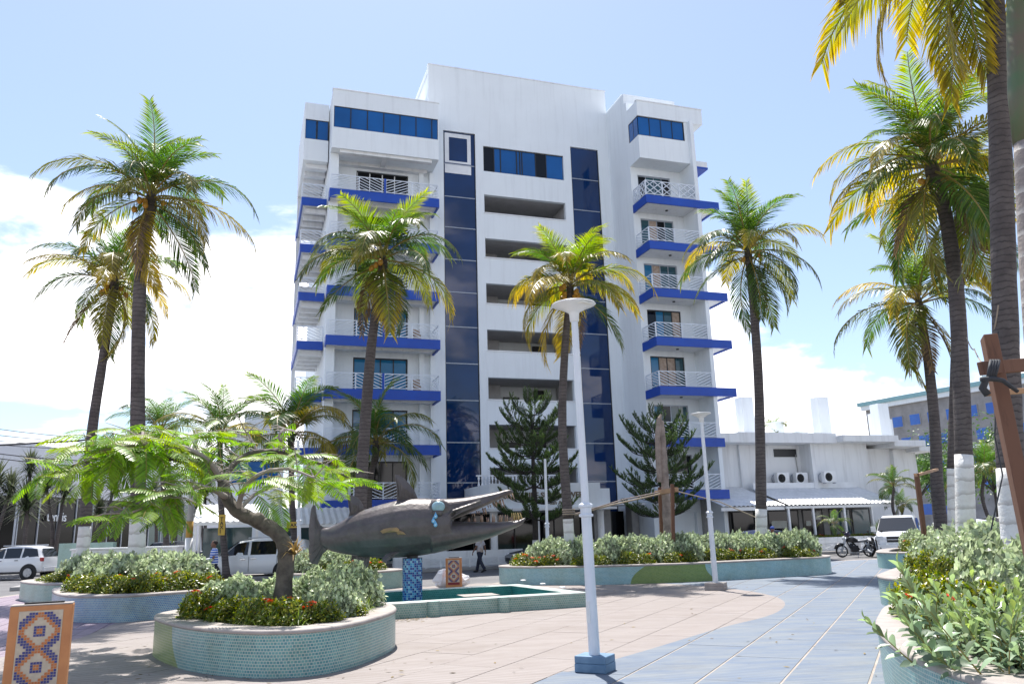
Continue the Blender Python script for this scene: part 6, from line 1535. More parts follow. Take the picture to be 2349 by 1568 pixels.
b.build('strap_loop', M['rope_dark'], t, smooth=True)
a = at(2120, 1235, 20.5); a.z = .3; stick('timber_stake', 'slim timber stake before the white van', 'stake', a, at(2102, 1085, 20.5), .1, M['timber'])
stick('timber_crosspiece', 'short batten tying the slim stake to the palm', 'timber', at(2100, 1090, 20.4), at(2150, 1076, 23.7), .07, M['timber_pale'])
rope('thin dark cord hanging down the thick trunk at right', [at(2290, 760, 12.9), at(2282, 1000, 12.9), at(2300, 1090, 12.9), at(2270, 1230, 12.95)], .012, M['rope_dark'])
rope('thin cable looping from the leaning palm to the junction box', [at(2218, 775, 17.6), at(2235, 800, 15.5), at(2258, 830, 14), at(2290, 700, 13.1)], .012, M['rope'], .1)
# utility pole with cables
ub = at(432, 1262, 41.0); ub.z = -.13
up_ = thing('utility_pole', 'concrete utility pole with a yellow band left of the taxi sign', 'pole', ub)
b = MB(); b.tube([(0, 0, 0), (0, 0, at(432, 985, 41).z+.1)], [.17, .12], 12); b.build('pole', M['concrete'], up_, smooth=True)
zb = at(432, 1232, 41).z+.13; b = MB(); b.tube([(0, 0, zb), (0, 0, at(432, 1195, 41).z+.13)], .172, 12); b.build('yellow_band', simple('yellow_ochre', (0.42, 0.25, 0.05), .7), up_, smooth=True)
b = MB(); b.tube([(0, 0, 0), (0, 0, zb-.02)], .178, 12); b.build('white_foot', M['white_old'], up_, smooth=True)
b = MB(); b.tube([(.45, .2, 0), (.45, .2, at(445, 1130, 41).z)], .07, 8); b.build('conduit', M['white_clean'], up_, smooth=True)
b = MB(); b.box(-.9, .9, -.05, .05, at(432, 1000, 41).z, at(432, 1000, 41).z+.1); b.build('crossarm', M['timber'], up_)
for k, (ya, yb) in enumerate(((972, 1012), (988, 1016), (1003, 1019), (1012, 1025), (1030, 1060), (1040, 1075))):
    pa, pb = at(-80, ya, 44), at(432, yb, 41); rope('overhead cable at left, number %s from the top' % ('one two three four five six'.split()[k]), [pa, pb], .018 if k < 4 else .026, M['rope_dark'], .25, 'overhead_cable', 'cable')
rope('thick dark cable tied to the shorter left palm', [at(-80, 1022, 26), at(100, 1014, 25.8), at(214, 1006, 25.6)], .03, M['rope_dark'], .03, 'overhead_cable', 'cable')
# taxi signs
M['taxi'] = simple('taxi_yellow', (0.55, 0.36, 0.05), .6)
def taxi(px, py, Y, w, h, label, vert):
    c = at(px, py, Y); t = thing('taxi_sign', label, 'sign', c); b = MB(); b.box(-w/2, w/2, -.02, .02, -h/2, h/2); b.build('board', M['taxi'], t)
    if vert:
        for k, ch in enumerate('TAXI'): inst('lettering', text_mesh(ch, h*.25, M['black'], .004, .004), t, (-w*.26, -.026, h*.2-k*h*.2), (R(90), 0, 0))
    else: inst('lettering', text_mesh('TAXI', h*.8, M['black'], .004, .004), t, (-w*.42, -.026, -h*.28), (R(90), 0, 0))
q = FW(-15.9, -8.6); taxi(509, 1203, q.y-.35, .28, .85, 'vertical yellow TAXI sign on the low palm trunk', True)
q = FW(-13.0, -8.2); taxi(672, 1203, q.y-.3, .55, .26, 'small TAXI board on the palm behind the fish tail', False)
# white louvred cabinets and green panel wall
c = at(285, 1262, 27.5); cbn = thing('louvred_cabinet', 'long low white cabinet with louvred doors behind the left planters', 'cabinet', (c.x, c.y, -.01), R(6))
Lc = 3.4; hc_ = at(285, 1258, 27.5).z; b = MB(); b.box(-Lc/2, Lc/2, 0, .7, 0, hc_); b.build('casing', M['white_clean'], cbn, bevel=.015)
b = MB(); b.box(-Lc/2-.04, Lc/2+.04, -.05, .75, hc_, hc_+.06); b.build('top', M['white_clean'], cbn, bevel=.01)
for k in range(4):
    x0 = -Lc/2+.1+k*.82; dr = MB().box(x0, x0+.74, -.03, 0, .08, hc_-.06).build('door', M['lamp_shade'], cbn); 
    for j in range(8): MB().box(x0+.07, x0+.67, -.05, -.03, .16+j*.09, .2+j*.09, M=None).build('louvre', M['steel'], dr)
c = at(196, 1268, 31); gp = thing('tiled_wall', 'pale green tiled screen wall behind the shorter left palm', 'wall', (c.x, c.y, -.13), R(4)); b = MB(); hg = at(196, 1244, 31).z+.13; b.box(-1.0, 1.0, 0, .3, 0, hg)
b.uv = [(v[0], v[2]) for v in b.v]; b.build('panel', mosaic('mosaic_screen', (0.24, 0.40, 0.35), (0.3, 0.46, 0.4), (0.45, 0.55, 0.5)), gp, recalc=True)

# ================================================================== vehicles
def paint(name, c, rough=.3): return simple(name, c, rough, tuple(x*.96 for x in c), 1, coat=.6)
M['car_white'] = paint('white_car_paint', (0.72, 0.73, 0.74)); M['car_navy'] = paint('navy_car_paint', (0.012, 0.02, 0.055)); M['car_blue'] = paint('blue_car_paint', (0.02, 0.05, 0.22)); M['car_black'] = paint('black_car_paint', (0.012, 0.012, 0.014))
M['car_glass'] = glass_mat('car_glass', (0.006, 0.010, 0.014), .03, .8); M['headlamp'] = simple('headlamp', (0.7, 0.72, 0.74), .1, coat=.8); M['tail_lamp'] = simple('tail_lamp', (0.35, 0.01, 0.01), .2)
_ty = MB(); _ty.lathe([(.205, -.1), (.29, -.11), (.325, -.07), (.33, 0), (.325, .07), (.29, .11), (.205, .1), (.205, -.1)], 28, cap=False, M=Matrix.Rotation(R(90), 4, 'X')); TYRE = _ty.mesh('tyre', M['black'], True)
_ri = MB(); _ri.lathe([(.205, -.085), (.2, -.02), (.05, -.05), (.0, -.055)], 20, M=Matrix.Rotation(R(90), 4, 'X'))
for k in range(5): a = k*1.2566; _ri.bar((.05*math.cos(a), .072, .05*math.sin(a)), (.19*math.cos(a), .078, .19*math.sin(a)), .05, .02)
_ri.lathe([(.195, .06), (.21, .09), (.2, .1), (.195, .06)], 20, cap=False, M=Matrix.Rotation(R(-90), 4, 'X')); RIM = _ri.mesh('rim', simple('alloy', (0.35, 0.36, 0.38), .35, metal=.8), False)
_ti = MB(); _ti.lathe([(.5, -.4), (.5, -.38)], 8)
def vehicle(name, label, loc, rz, body_m, st, hw, wheels, wr, belt, glass, group=None, lamps=None, trim=None, grille=None):
    """st: stations (x, z_low, z_belt, z_top, half width at belt, half width at top); x runs to the front"""
    t = thing(name, label, 'car', loc, rz, group)
    rings = []
    for (x, zl, zb, zt, wb, wt) in st:
        R_ = [(x, -wb*.93, zl), (x, -wb*.99, zl+.12), (x, -wb, (zl+zb)/2), (x, -wb*.97, zb)]
        if zt > zb+.03: R_ += [(x, -wt-.03, zb+(zt-zb)*.75), (x, -wt*.88, zt-.01), (x, -wt*.45, zt+.012)]
        else: R_ += [(x, -wb*.9, zb+.02), (x, -wb*.7, zb+.03), (x, -wb*.35, zb+.035)]
        rings.append(R_+[(p[0], -p[1], p[2]) for p in reversed(R_)])
    b = MB(); b.loft(rings); bd = b.build('body', body_m, t, smooth=True)
    ed = bd.modifiers.new('bevel', 'BEVEL'); ed.width = .03; ed.segments = 2; ed.limit_method = 'ANGLE'; ed.angle_limit = R(35)
    for nm, poly, side in glass:              # panels given as (x, z) along the side or (y, x, z) across
        if side == 'side':
            for sg in (-1, 1):
                def yy(x, z):
                    for (s0, s1) in zip(st[:-1], st[1:]):
                        lo, hi = sorted((s0[0], s1[0]))
                        if lo-1e-6 <= x <= hi+1e-6:
                            f = (x-s0[0])/(s1[0]-s0[0]) if s1[0] != s0[0] else 0
                            zb, zt, wb, wt = [s0[i]+(s1[i]-s0[i])*f for i in (2, 3, 4, 5)]
                            q = min(1, max(0, (z-zb)/max(.05, (zt-zb)*.75))); return (wb*.97)*(1-q)+(wt+.03)*q
                    return hw
                vs = [(x, sg*(yy(x, z)+.012), z) for x, z in poly]; b = MB(); b.add(vs, [tuple(range(len(vs)))]); b.build(nm, M['car_glass'], t)
        else:
            b = MB(); b.add(poly, [tuple(range(len(poly)))]); b.build(nm, M['car_glass'], t)
    for (x, y) in [(x, sg*(hw-.09)) for x in wheels for sg in (-1, 1)]:
        w = inst('wheel', TYRE, t, (x, y, wr), (0, 0, 0 if y < 0 else math.pi), (wr/.33,)*3); inst('rim', RIM, w, (0, -.05, 0), (0, 0, math.pi))
        b = MB(); b.lathe([(wr*1.22, 0), (wr*1.22, .004)], 24, M=Matrix.Translation((x, math.copysign(hw+.002, y), wr*1.02)) @ Matrix.Rotation(R(90), 4, 'X')); b.build('wheel_arch', M['black'], t)
    for nm, (x0, x1, y0, y1, z0, z1), m in (lamps or []):
        for sg in ((-1, 1) if y0 > 0 else (1,)):
            b = MB(); b.box(x0, x1, min(sg*y0, sg*y1), max(sg*y0, sg*y1), z0, z1); b.build(nm, m, t, bevel=.015)
    return t
# SUV at left, facing left: stations from front (+x) to rear
suv_st = [(2.2, .45, .78, .78, .78, .6), (2.05, .32, .88, .88, .85, .7), (1.2, .3, 1.0, 1.0, .9, .72), (.75, .3, 1.03, 1.06, .9, .72), (.1, .3, 1.05, 1.62, .9, .66), (-.6, .3, 1.06, 1.7, .9, .66), (-1.5, .3, 1.08, 1.68, .9, .64), (-2.0, .34, 1.08, 1.6, .88, .62), (-2.25, .42, 1.05, 1.12, .84, .62)]
def side_glass(defs): return [('window', d, 'side') for d in defs]
p = G(66, 1329, -.13)
vehicle('parked_car', 'white dusty car with roof rails cut by the left picture edge', (p.x-1.62, p.y+.75, -.13), R(180), M['car_white'], suv_st, .9, (1.4, -1.62), .36, 1.05,
        side_glass([[(.62, 1.1), (.15, 1.56), (-.22, 1.6), (-.22, 1.1)], [(-.3, 1.1), (-.3, 1.6), (-1.1, 1.6), (-1.1, 1.1)], [(-1.2, 1.12), (-1.2, 1.6), (-1.85, 1.54), (-2.05, 1.14)]])+[('rear_window', [(-2.05, -.58, 1.55), (-2.05, .58, 1.55), (-2.26, .66, 1.12), (-2.26, -.66, 1.12)], 'x')],
        lamps=[('tail_lamp', (-2.26, -2.12, .66, .84, .9, 1.1), M['tail_lamp']), ('roof_rail', (-1.7, .0, .56, .6, 1.70, 1.75), M['steel']), ('side_trim', (-1.95, 1.9, .885, .905, .3, .42), M['dark_metal']), ('mirror', (.45, .62, .88, 1.05, 1.05, 1.2), M['dark_metal']), ('door_handle', (-.2, .02, .905, .925, .95, .98), M['dark_metal']), ('door_handle', (-1.05, -.85, .905, .925, .97, 1.0), M['dark_metal']), ('bumper', (-2.36, -2.2, 0, .7, .4, .62), M['car_white']), ('bumper', (-2.36, -2.2, -.7, 0, .4, .62), M['car_white'])])
van_st = [(2.5, .4, .72, .72, .8, .6), (2.3, .28, .85, .85, .9, .7), (1.6, .25, .98, .99, .97, .72), (1.25, .25, 1.0, 1.04, .97, .72), (.45, .25, 1.02, 1.64, .98, .7), (-.5, .25, 1.03, 1.74, .98, .72), (-1.6, .25, 1.04, 1.73, .98, .7), (-2.3, .3, 1.04, 1.62, .95, .66), (-2.5, .42, 1.0, 1.08, .9, .66)]
p = at(570, 1300, 36.5)
vehicle('parked_minivan', 'white minivan with dark windows behind the striped-shirt man', (p.x+.2, p.y, -.13), R(184), M['car_white'], van_st, .98, (1.55, -1.5), .34, 1.0,
        side_glass([[(1.05, 1.06), (.5, 1.55), (.02, 1.62), (.02, 1.06)], [(-.1, 1.06), (-.1, 1.62), (-1.2, 1.63), (-1.2, 1.06)], [(-1.28, 1.06), (-1.28, 1.62), (-2.15, 1.52), (-2.3, 1.1)]])+[('windscreen', [(.5, -.64, 1.64), (.5, .64, 1.64), (1.3, .84, 1.06), (1.3, -.84, 1.06)], 'x')],
        lamps=[('headlamp', (2.2, 2.42, .55, .88, .62, .8), M['headlamp']), ('mirror', (.9, 1.05, .98, 1.16, 1.02, 1.2), M['car_white']), ('door_handle', (.1, .32, .985, 1.0, .86, .9), M['chrome']), ('door_handle', (-.35, -.13, .985, 1.0, .88, .92), M['chrome']), ('roof_rail', (-1.9, .1, .6, .63, 1.75, 1.8), M['steel']), ('door_seam', (-.05, -.035, .982, .99, .35, 1.0), M['dark_metal']), ('door_seam', (-1.25, -1.235, .982, .99, .35, 1.0), M['dark_metal'])])
van2_st = [(2.5, .45, .8, .8, .8, .6), (2.42, .35, .98, .98, .88, .7), (2.1, .3, 1.12, 1.12, .93, .72), (1.75, .3, 1.16, 1.2, .95, .74), (.95, .3, 1.18, 1.86, .95, .76), (0, .3, 1.18, 1.95, .95, .78), (-2.2, .3, 1.18, 1.95, .95, .78), (-2.55, .4, 1.15, 1.85, .93, .76)]
p = G(2075, 1278, -.13)
vehicle('parked_van', 'white van facing us behind the motorcycle', (p.x+.85, p.y+2.0, -.13), R(-118), M['car_white'], van2_st, .95, (1.55, -1.5), .34, 1.15,
        side_glass([[(1.5, 1.22), (.95, 1.78), (.3, 1.82), (.3, 1.22)], [(.2, 1.22), (.2, 1.82), (-.9, 1.82), (-.9, 1.22)], [(-1.0, 1.22), (-1.0, 1.82), (-2.1, 1.82), (-2.1, 1.22)]])+[('windscreen', [(1.0, -.7, 1.85), (1.0, .7, 1.85), (1.8, .86, 1.24), (1.8, -.86, 1.24)], 'x')],
        lamps=[('headlamp', (2.32, 2.5, .6, .9, .8, 1.02), M['headlamp']), ('grille', (2.4, 2.53, 0, .45, .72, .98), M['dark_metal']), ('grille', (2.4, 2.53, -.45, 0, .72, .98), M['dark_metal']), ('grille_bar', (2.41, 2.55, 0, .45, .82, .86), M['chrome']), ('grille_bar', (2.41, 2.55, -.45, 0, .82, .86), M['chrome']), ('bumper', (2.35, 2.62, 0, .86, .35, .62), M['car_white']), ('bumper', (2.35, 2.62, -.86, 0, .35, .62), M['car_white']), ('number_plate', (2.6, 2.64, 0, .25, .42, .54), M['taxi']), ('mirror', (1.2, 1.4, .96, 1.18, 1.2, 1.45), M['car_white'])])
sed_st = [(2.3, .4, .62, .62, .7, .5), (2.1, .22, .74, .74, .84, .6), (1.3, .2, .88, .88, .9, .68), (.95, .2, .9, .93, .9, .68), (.2, .2, .92, 1.38, .9, .62), (-.6, .2, .93, 1.46, .9, .62), (-1.3, .2, .95, 1.4, .9, .6), (-1.95, .25, .96, 1.02, .88, .6), (-2.3, .35, .9, .9, .8, .6)]
p = G(1178, 1310, -.13)
vehicle('parked_car', 'dark navy car nosing out behind the long planter', (p.x+2.0, p.y+1.2, -.13), R(193), M['car_navy'], sed_st, .9, (1.35, -1.35), .33, .92,
        side_glass([[(.8, .98), (.25, 1.34), (-.3, 1.4), (-.3, .98)], [(-.4, .98), (-.4, 1.4), (-1.2, 1.36), (-1.5, 1.02)]])+[('windscreen', [(.25, -.56, 1.38), (.25, .56, 1.38), (1.0, .76, .95), (1.0, -.76, .95)], 'x')],
        lamps=[('headlamp', (1.98, 2.2, .48, .78, .6, .76), M['headlamp']), ('grille', (2.2, 2.33, 0, .4, .42, .58), M['black']), ('grille', (2.2, 2.33, -.4, 0, .42, .58), M['black'])])
p = FW(9.9, -10.6); vehicle('parked_car', 'blue car roof showing above the hedge of the long planter', (p.x, p.y, -.13), THETA, M['car_blue'], sed_st, .9, (1.35, -1.35), .33, .92,
        side_glass([[(.8, .98), (.25, 1.34), (-.3, 1.4), (-.3, .98)], [(-.4, .98), (-.4, 1.4), (-1.2, 1.36), (-1.5, 1.02)]]))
p = at(385, 1262, 43.5); pk_st = [(2.5, .5, .85, .85, .8, .6), (2.3, .4, 1.0, 1.0, .88, .7), (1.4, .4, 1.08, 1.08, .92, .7), (1.1, .4, 1.1, 1.13, .92, .7), (.5, .4, 1.12, 1.68, .92, .68), (-.6, .4, 1.12, 1.72, .92, .68), (-.85, .4, 1.12, 1.2, .92, .68), (-2.5, .45, 1.12, 1.12, .9, .7)]
vehicle('pickup_truck', 'black pickup truck behind the tallest palm foot', (p.x, p.y, -.13), R(176), M['car_black'], pk_st, .92, (1.55, -1.6), .38, 1.1,
        side_glass([[(.9, 1.16), (.45, 1.6), (0, 1.64), (0, 1.16)], [(-.1, 1.16), (-.1, 1.64), (-.6, 1.62), (-.7, 1.16)]])+[('windscreen', [(.52, -.62, 1.66), (.52, .62, 1.66), (1.12, .8, 1.15), (1.12, -.8, 1.15)], 'x')])
p = at(2268, 1225, 42); vehicle('pickup_truck', 'dark parked truck behind the thick palm trunks', (p.x+.6, p.y, -.13), R(20), M['car_black'], pk_st, .92, (1.55, -1.6), .38, 1.1, side_glass([[(.9, 1.16), (.45, 1.6), (0, 1.64), (0, 1.16)], [(-.1, 1.16), (-.1, 1.64), (-.6, 1.62), (-.7, 1.16)]]))
p = at(2235, 1225, 39); vehicle('parked_car', 'white car with dark windows between the thick palm trunks', (p.x+.2, p.y, -.13), R(-70), M['car_white'], suv_st, .9, (1.4, -1.38), .36, 1.05, side_glass([[(.62, 1.1), (.15, 1.56), (-.22, 1.6), (-.22, 1.1)], [(-.3, 1.1), (-.3, 1.6), (-1.1, 1.6), (-1.1, 1.1)]])+[('windscreen', [(.1, -.6, 1.6), (.1, .6, 1.6), (.8, .78, 1.08), (.8, -.78, 1.08)], 'x')])
def moto(label, loc, rz, helmet=True):
    t = thing('motorcycle', label, 'motorcycle', loc, rz, 'parked motorcycles')
    for x in (.68, -.65):
        w = MB().lathe([(.24, -.045), (.285, -.05), (.305, 0), (.285, .05), (.24, .045), (.24, -.045)], 26, cap=False, M=Matrix.Translation((x, 0, .305)) @ Matrix.Rotation(R(90), 4, 'X')).build('wheel', M['black'], t, smooth=True)
        r = MB(); r.lathe([(.225, -.03), (.245, -.02), (.245, .02), (.225, .03), (.225, -.03)], 22, cap=False, M=Matrix.Translation((x, 0, .305)) @ Matrix.Rotation(R(90), 4, 'X')); r.lathe([(.05, -.05), (.05, .05)], 10, M=Matrix.Translation((x, 0, .305)) @ Matrix.Rotation(R(90), 4, 'X'))
        for k in range(6): a = k*1.047; r.bar((x, 0, .305), (x+.23*math.cos(a), 0, .305+.23*math.sin(a)), .03, .02)
        r.build('rim', M['steel'], w)
    b = MB()
    for sy in (-.085, .085): b.tube([(.68, sy, .305), (.42, sy, .98)], .024, 8); b.tube([(-.65, sy, .305), (-.2, sy*.9, .38)], .022, 8); b.tube([(-.62, sy*1.2, .36), (-.5, sy*1.2, .7)], .03, 8)
    b.build('fork', M['steel'], t, smooth=True)
    b = MB(); b.tube([(.42, 0, .9), (.1, 0, .7), (-.2, 0, .35)], .04, 8); b.tube([(.42, 0, .85), (.25, 0, .45), (-.1, 0, .28)], .035, 8); b.tube([(.1, 0, .72), (-.6, 0, .74)], .03, 8); b.build('frame', M['black'], t, smooth=True)
    b = MB(); b.loft([[(.40, y*.5, z) for y, z in ((-.1, .8), (.1, .8), (.12, .9), (-.12, .9))], [(.30, y, z) for y, z in ((-.1, .72), (.1, .72), (.16, .95), (-.16, .95))], [(.1, y, z) for y, z in ((-.12, .7), (.12, .7), (.16, .98), (-.16, .98))], [(-.15, y, z) for y, z in ((-.08, .7), (.08, .7), (.09, .84), (-.09, .84))]]); b.build('fuel_tank', M['car_black'], t, bevel=.03, smooth=True)
    b = MB(); b.loft([[(-.12, y, z) for y, z in ((-.1, .72), (.1, .72), (.11, .8), (-.11, .8))], [(-.45, y, z) for y, z in ((-.12, .74), (.12, .74), (.13, .83), (-.13, .83))], [(-.85, y, z) for y, z in ((-.07, .8), (.07, .8), (.08, .93), (-.08, .93))]]); b.build('seat', simple('pale_seat', (0.33, 0.34, 0.36), .6), t, bevel=.02, smooth=True)
    b = MB(); b.box(-.12, .22, -.13, .13, .26, .56); b.lathe([(.09, -.12), (.09, .12)], 12, M=Matrix.Translation((.2, 0, .55)) @ Matrix.Rotation(R(-30), 4, 'Y')); b.build('engine', M['dark_metal'], t, bevel=.03)
    b = MB(); b.tube([(.2, -.12, .4), (.1, -.16, .24), (-.3, -.17, .27), (-.75, -.17, .42)], [.025, .03, .05, .06], 8); b.build('exhaust', M['steel'], t, smooth=True)
    b = MB(); b.tube([(.36, -.36, 1.04), (.42, -.12, 1.02), (.42, .12, 1.02), (.36, .36, 1.04)], .016, 6); b.build('handlebar', M['black'], t)
    b = MB(); b.sphere((.52, 0, .92), (.08, .1, .1), 12, 8); b.build('headlight', M['headlamp'], t, smooth=True)
    b = MB(); pts = [(.68+.36*math.cos(a), 0, .305+.36*math.sin(a)) for a in (R(20), R(50), R(80), R(115))]; b.tube(pts, .055, 6); b.build('mudguard', M['car_black'], t, smooth=True)
    b = MB(); pts = [(-.65+.38*math.cos(a), 0, .305+.4*math.sin(a)) for a in (R(150), R(115), R(80))]; b.tube(pts, .06, 6); b.build('mudguard', M['car_black'], t, smooth=True)
    for sy in (-1, 1): MB().tube([(.38, sy*.26, 1.03), (.36, sy*.3, 1.2)], .008, 5).sphere((.36, sy*.31, 1.23), (.03, .07, .05), 8, 6).build('mirror', M['black'], t)
    MB().tube([(-.05, .1, .3), (0, .24, 0.0)], .014, 5).build('kick_stand', M['steel'], t)
p = G(1965, 1277, -.13); moto('black motorcycle parked left of the white van', (p.x, p.y, -.13), R(178))
hm = thing('helmet', 'dark helmet resting on the parked motorcycle tank', 'helmet', (p.x-.32, p.y-.02, .87)); MB().sphere((0, 0, .11), (.14, .125, .13), 14, 9).build('shell', simple('helmet_shell', (0.03, 0.025, 0.06), .25), hm, smooth=True)
p = G(2028, 1276, -.13); moto('second motorcycle half hidden at the van bumper', (p.x-.6, p.y-.45, -.13), R(262))
# potted palm on the annex pavement
p = FW(15.9, -9.4); pot = thing('flower_pot', 'white pot with a small bright palm behind the motorcycle', 'pot', (p.x, p.y, -.13)); MB().lathe([(.22, 0), (.3, .1), (.36, .45), (.42, .68), (.44, .74), (.38, .74), (.36, .66)], 18).build('pot', M['white_clean'], pot, smooth=True)
MB().lathe([(.36, .62), (.0, .66)], 14).build('soil', M['soil'], pot)
palm('potted_palm', 'small bright yellow-green palm in the white pot', (p.x, p.y, .5), [(1916, 1205)], p.y, .05, .04, True, (4, 6, 2, 0, 0), 0, None, 61, 'small palms by the annex', .3)

# ================================================================== people
M['skin'] = simple('brown_skin', (0.16, 0.075, 0.045), .5); M['hair'] = simple('dark_hair', (0.012, 0.01, 0.01), .8)
def stripes(name, c1, c2, pitch):
    m, t, p = new_mat(name); p.inputs['Roughness'].default_value = .8; tc = t.nodes.new('ShaderNodeTexCoord'); sx = t.nodes.new('ShaderNodeSeparateXYZ'); lk(t, tc.outputs['Object'], sx.inputs[0])
    d = t.nodes.new('ShaderNodeMath'); d.operation = 'DIVIDE'; lk(t, sx.outputs['Z'], d.inputs[0]); d.inputs[1].default_value = pitch; f = t.nodes.new('ShaderNodeMath'); f.operation = 'FRACT'; lk(t, d.outputs[0], f.inputs[0]); g = t.nodes.new('ShaderNodeMath'); g.operation = 'GREATER_THAN'; g.inputs[1].default_value = .62; lk(t, f.outputs[0], g.inputs[0])
    mx = t.nodes.new('ShaderNodeMixRGB'); lk(t, g.outputs[0], mx.inputs['Fac']); mx.inputs['Color1'].default_value = (*c1, 1); mx.inputs['Color2'].default_value = (*c2, 1); lk(t, mx.outputs[0], p.inputs['Base Color']); return m
def remesh(o, v=.016, it=4):
    r = o.modifiers.new('remesh', 'REMESH'); r.mode = 'VOXEL'; r.voxel_size = v; r.use_smooth_shade = True; s = o.modifiers.new('smooth', 'SMOOTH'); s.factor = .5; s.iterations = it
def er(c, rx, ry, n=14): return [(c[0]+rx*math.cos(2*math.pi*k/n), c[1]+ry*math.sin(2*math.pi*k/n), c[2]) for k in range(n)]
def person(label, loc, rz, shirt, trousers, h=1.70, stride=.2, arm=0.15, cap=None, seated=False, shoes=None):
    """faces +x"""
    t = thing('person', label, 'person', loc, rz); s = h/1.7; V = lambda x, y, z: (x*s, y*s, z*s)
    b = MB(); dz = 0
    hip = .88; sh = 1.40
    # head, neck, torso, arms, hands, legs as one surface
    b.sphere(V(.03, 0, 1.585), (.095*s, .078*s, .12*s), 14, 10); b.sphere(V(.125, 0, 1.57), (.022*s, .016*s, .024*s), 8, 6); b.sphere(V(.085, 0, 1.51), (.05*s, .05*s, .04*s), 8, 6)
    for sy in (-1, 1): b.sphere(V(.02, sy*.08, 1.575), (.02*s, .012*s, .03*s), 6, 5)
    b.tube([V(0, 0, 1.38), V(.015, 0, 1.52)], [.062*s, .055*s], 10)
    b.loft([er(V(0, 0, .84), .12*s, .155*s), er(V(0, 0, 1.0), .125*s, .15*s), er(V(.01, 0, 1.2), .12*s, .165*s), er(V(0, 0, 1.36), .1*s, .18*s), er(V(0, 0, 1.43), .05*s, .1*s)])
    feet = []
    for sy, sg in ((-1, 1), (1, -1)):
        kx = stride*.45*sg+.04; fx = stride*sg-(.05 if sg < 0 else 0)
        if seated: kn = V(.42, sy*.1, .86); an = V(.40, sy*.1, .45); ft_ = V(.5, sy*.1, .42)
        else: kn = V(kx, sy*.095, .47); an = V(fx, sy*.09, .09+(.05 if sg < 0 and stride > .1 else 0)); ft_ = V(fx+.15, sy*.095, .035)
        b.tube([V(0, sy*.09, .88), kn, an], [.098*s, .062*s, .042*s], 10); b.tube([an, ft_], [.045*s, .034*s], 8); feet.append((an, ft_, kn, sy))
        ex, hx_ = -.03-arm*sg*.4, .05-arm*sg
        b.tube([V(0, sy*.185, 1.36), V(ex, sy*.225, 1.10), V(hx_, sy*.215, .86)], [.052*s, .04*s, .028*s], 8); b.sphere(V(hx_+.01, sy*.213, .80), (.03*s, .02*s, .05*s), 8, 6)
        for q in range(4): b.tube([V(hx_-.012+q*.013, sy*.213, .775), V(hx_+.0+q*.012, sy*.208, .715+.008*abs(q-1.5))], [.0095*s, .008*s], 5)
        b.tube([V(hx_+.03, sy*.205, .81), V(hx_+.05, sy*.19, .76)], [.011*s, .009*s], 5)
    bd = b.build('body', M['skin'], t, smooth=True); remesh(bd, .012, 3)
    b = MB(); b.loft([er(V(0, 0, .86), .145*s, .178*s), er(V(0, 0, 1.0), .15*s, .172*s), er(V(.012, 0, 1.2), .14*s, .182*s), er(V(0, 0, 1.36), .118*s, .2*s), er(V(0, 0, 1.435), .07*s, .11*s)])
    for sy, sg in ((-1, 1), (1, -1)): ex = -.03-arm*sg*.4; b.tube([V(0, sy*.175, 1.37), V(ex*.75, sy*.222, 1.16)], [.075*s, .07*s], 10)
    o = b.build('shirt', shirt, t, smooth=True); remesh(o, .014, 3)
    b = MB(); b.loft([er(V(0, 0, .78), .13*s, .172*s), er(V(0, 0, .9), .14*s, .175*s), er(V(0, 0, .99), .14*s, .165*s)])
    for an, ft_, kn, sy in feet: b.tube([V(0, sy*.09, .87), kn, an], [.115*s, .082*s, .07*s], 10)
    o = b.build('trousers', trousers, t, smooth=True); remesh(o, .014, 3)
    for an, ft_, kn, sy in feet:
        b = MB(); b.tube([(an[0]-.06*s, an[1], an[2]-.045*s), (an[0]+.02*s, an[1], an[2]-.03*s), ft_, (ft_[0]+.04*s, ft_[1], ft_[2]-.005)], [.035*s, .052*s, .042*s, .025*s], 8); b.build('shoe', shoes or M['black'], t, smooth=True)
    if cap:
        b = MB(); b.sphere(V(.02, 0, 1.645), (.108*s, .09*s, .075*s), 14, 8); b.box(.09*s, .2*s, -.06*s, .06*s, 1.63*s, 1.645*s); b.build('cap', cap, t, smooth=False)
    else:
        b = MB(); b.sphere(V(-.005, 0, 1.625), (.098*s, .086*s, .09*s), 14, 9); o = b.build('hair', M['hair'], t, smooth=True)
    return t
navy = simple('navy_cloth', (0.012, 0.016, 0.035), .85)
p = at(490, 1300, 24.3)
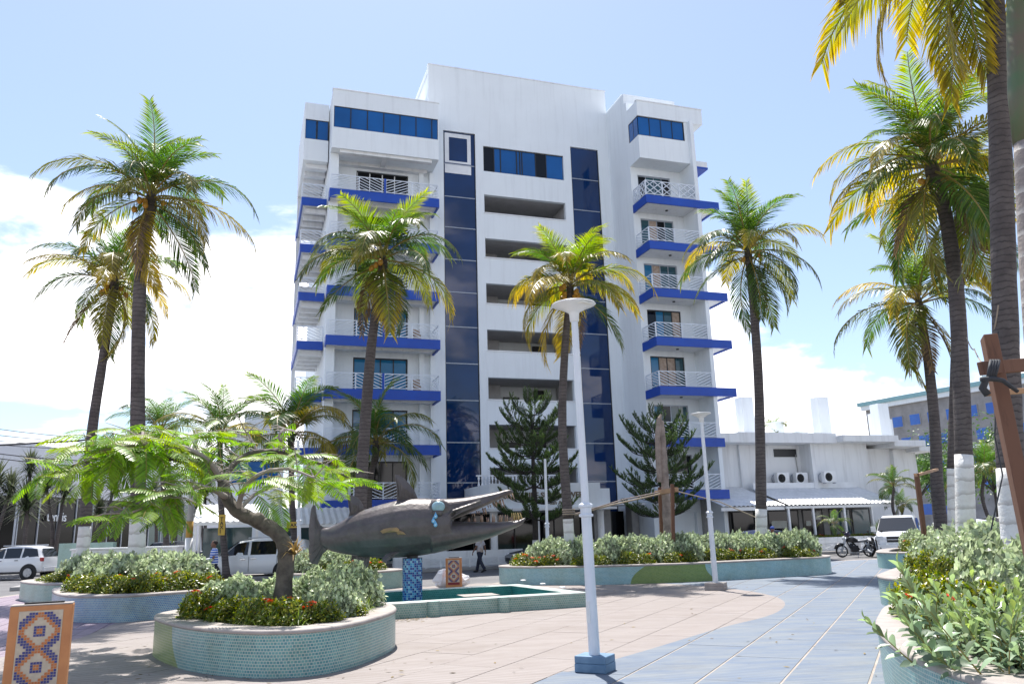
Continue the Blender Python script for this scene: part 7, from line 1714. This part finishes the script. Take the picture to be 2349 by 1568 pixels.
pm = person('man in a blue and white striped shirt walking past the white minivan', (p.x, 30.0, -.13), R(200), stripes('striped_knit', (0.03, 0.10, 0.42), (0.62, 0.66, 0.74), .085), navy, 1.72, .16, .12)
q = at(490, 1300, 30.0); pm.location = (q.x, q.y, -.13)
p = G(1102, 1305, 0); person('man in a beige vest and dark trousers walking below the fish jaw', (p.x, p.y, -.13), R(150), simple('beige_vest', (0.30, 0.22, 0.14), .85, (0.4, 0.42, 0.5), 3), navy, 1.70, .24, .2)
p = at(1776, 1250, 33.5); person('person in a red shirt and blue cap behind the hedge', (p.x, 36.0 if False else p.y, -.13), R(90), simple('red_shirt', (0.42, 0.03, 0.06), .85), navy, 1.62, .08, .08, simple('blue_cap', (0.02, 0.06, 0.3), .8))

# ================================================================== litter and small leftovers on the plaza
rl = random.Random(31); lb = MB(); lb.t = []
def litter(x, y, n, sp_, smin=.02, smax=.05):
    for _ in range(n):
        p = Vector((x+rl.gauss(0, sp_), y+rl.gauss(0, sp_), .004+rl.uniform(0, .012))); a = rl.uniform(0, 6.28); s = rl.uniform(smin, smax)
        e = Vector((math.cos(a), math.sin(a), rl.uniform(-.15, .15)))*s; f = Vector((-math.sin(a), math.cos(a), rl.uniform(-.3, .3)))*s*.35
        b0 = len(lb.v); lb.v += [tuple(p-e), tuple(p-f), tuple(p+e), tuple(p+f)]; lb.f.append((b0, b0+1, b0+2, b0+3)); lb.m.append(0); lb.t += [rl.random()]*4
q = G(945, 1420); litter(q.x, q.y-.05, 60, .16)
for (px, py, n) in ((1430, 1440, 4), (1270, 1460, 3), (1000, 1500, 5), (1180, 1540, 4), (700, 1562, 14), (880, 1530, 10), (420, 1540, 22), (300, 1500, 12), (1600, 1400, 5), (1750, 1470, 6), (1950, 1420, 6), (1850, 1530, 5), (1990, 1480, 8), (1620, 1345, 10), (1450, 1350, 8)):
    q = G(px, py); litter(q.x, q.y, n, .55)
o = lb.build('leaf_litter', leaf_mat('dead_leaf', (0.10, 0.065, 0.03), (0.2, 0.15, 0.05), None, .8, .15, 0, 1, .4), recalc=False)
tag(o, 'scattered dead leaves and twigs lying on the plaza paving', 'leaf litter', None, 'stuff')
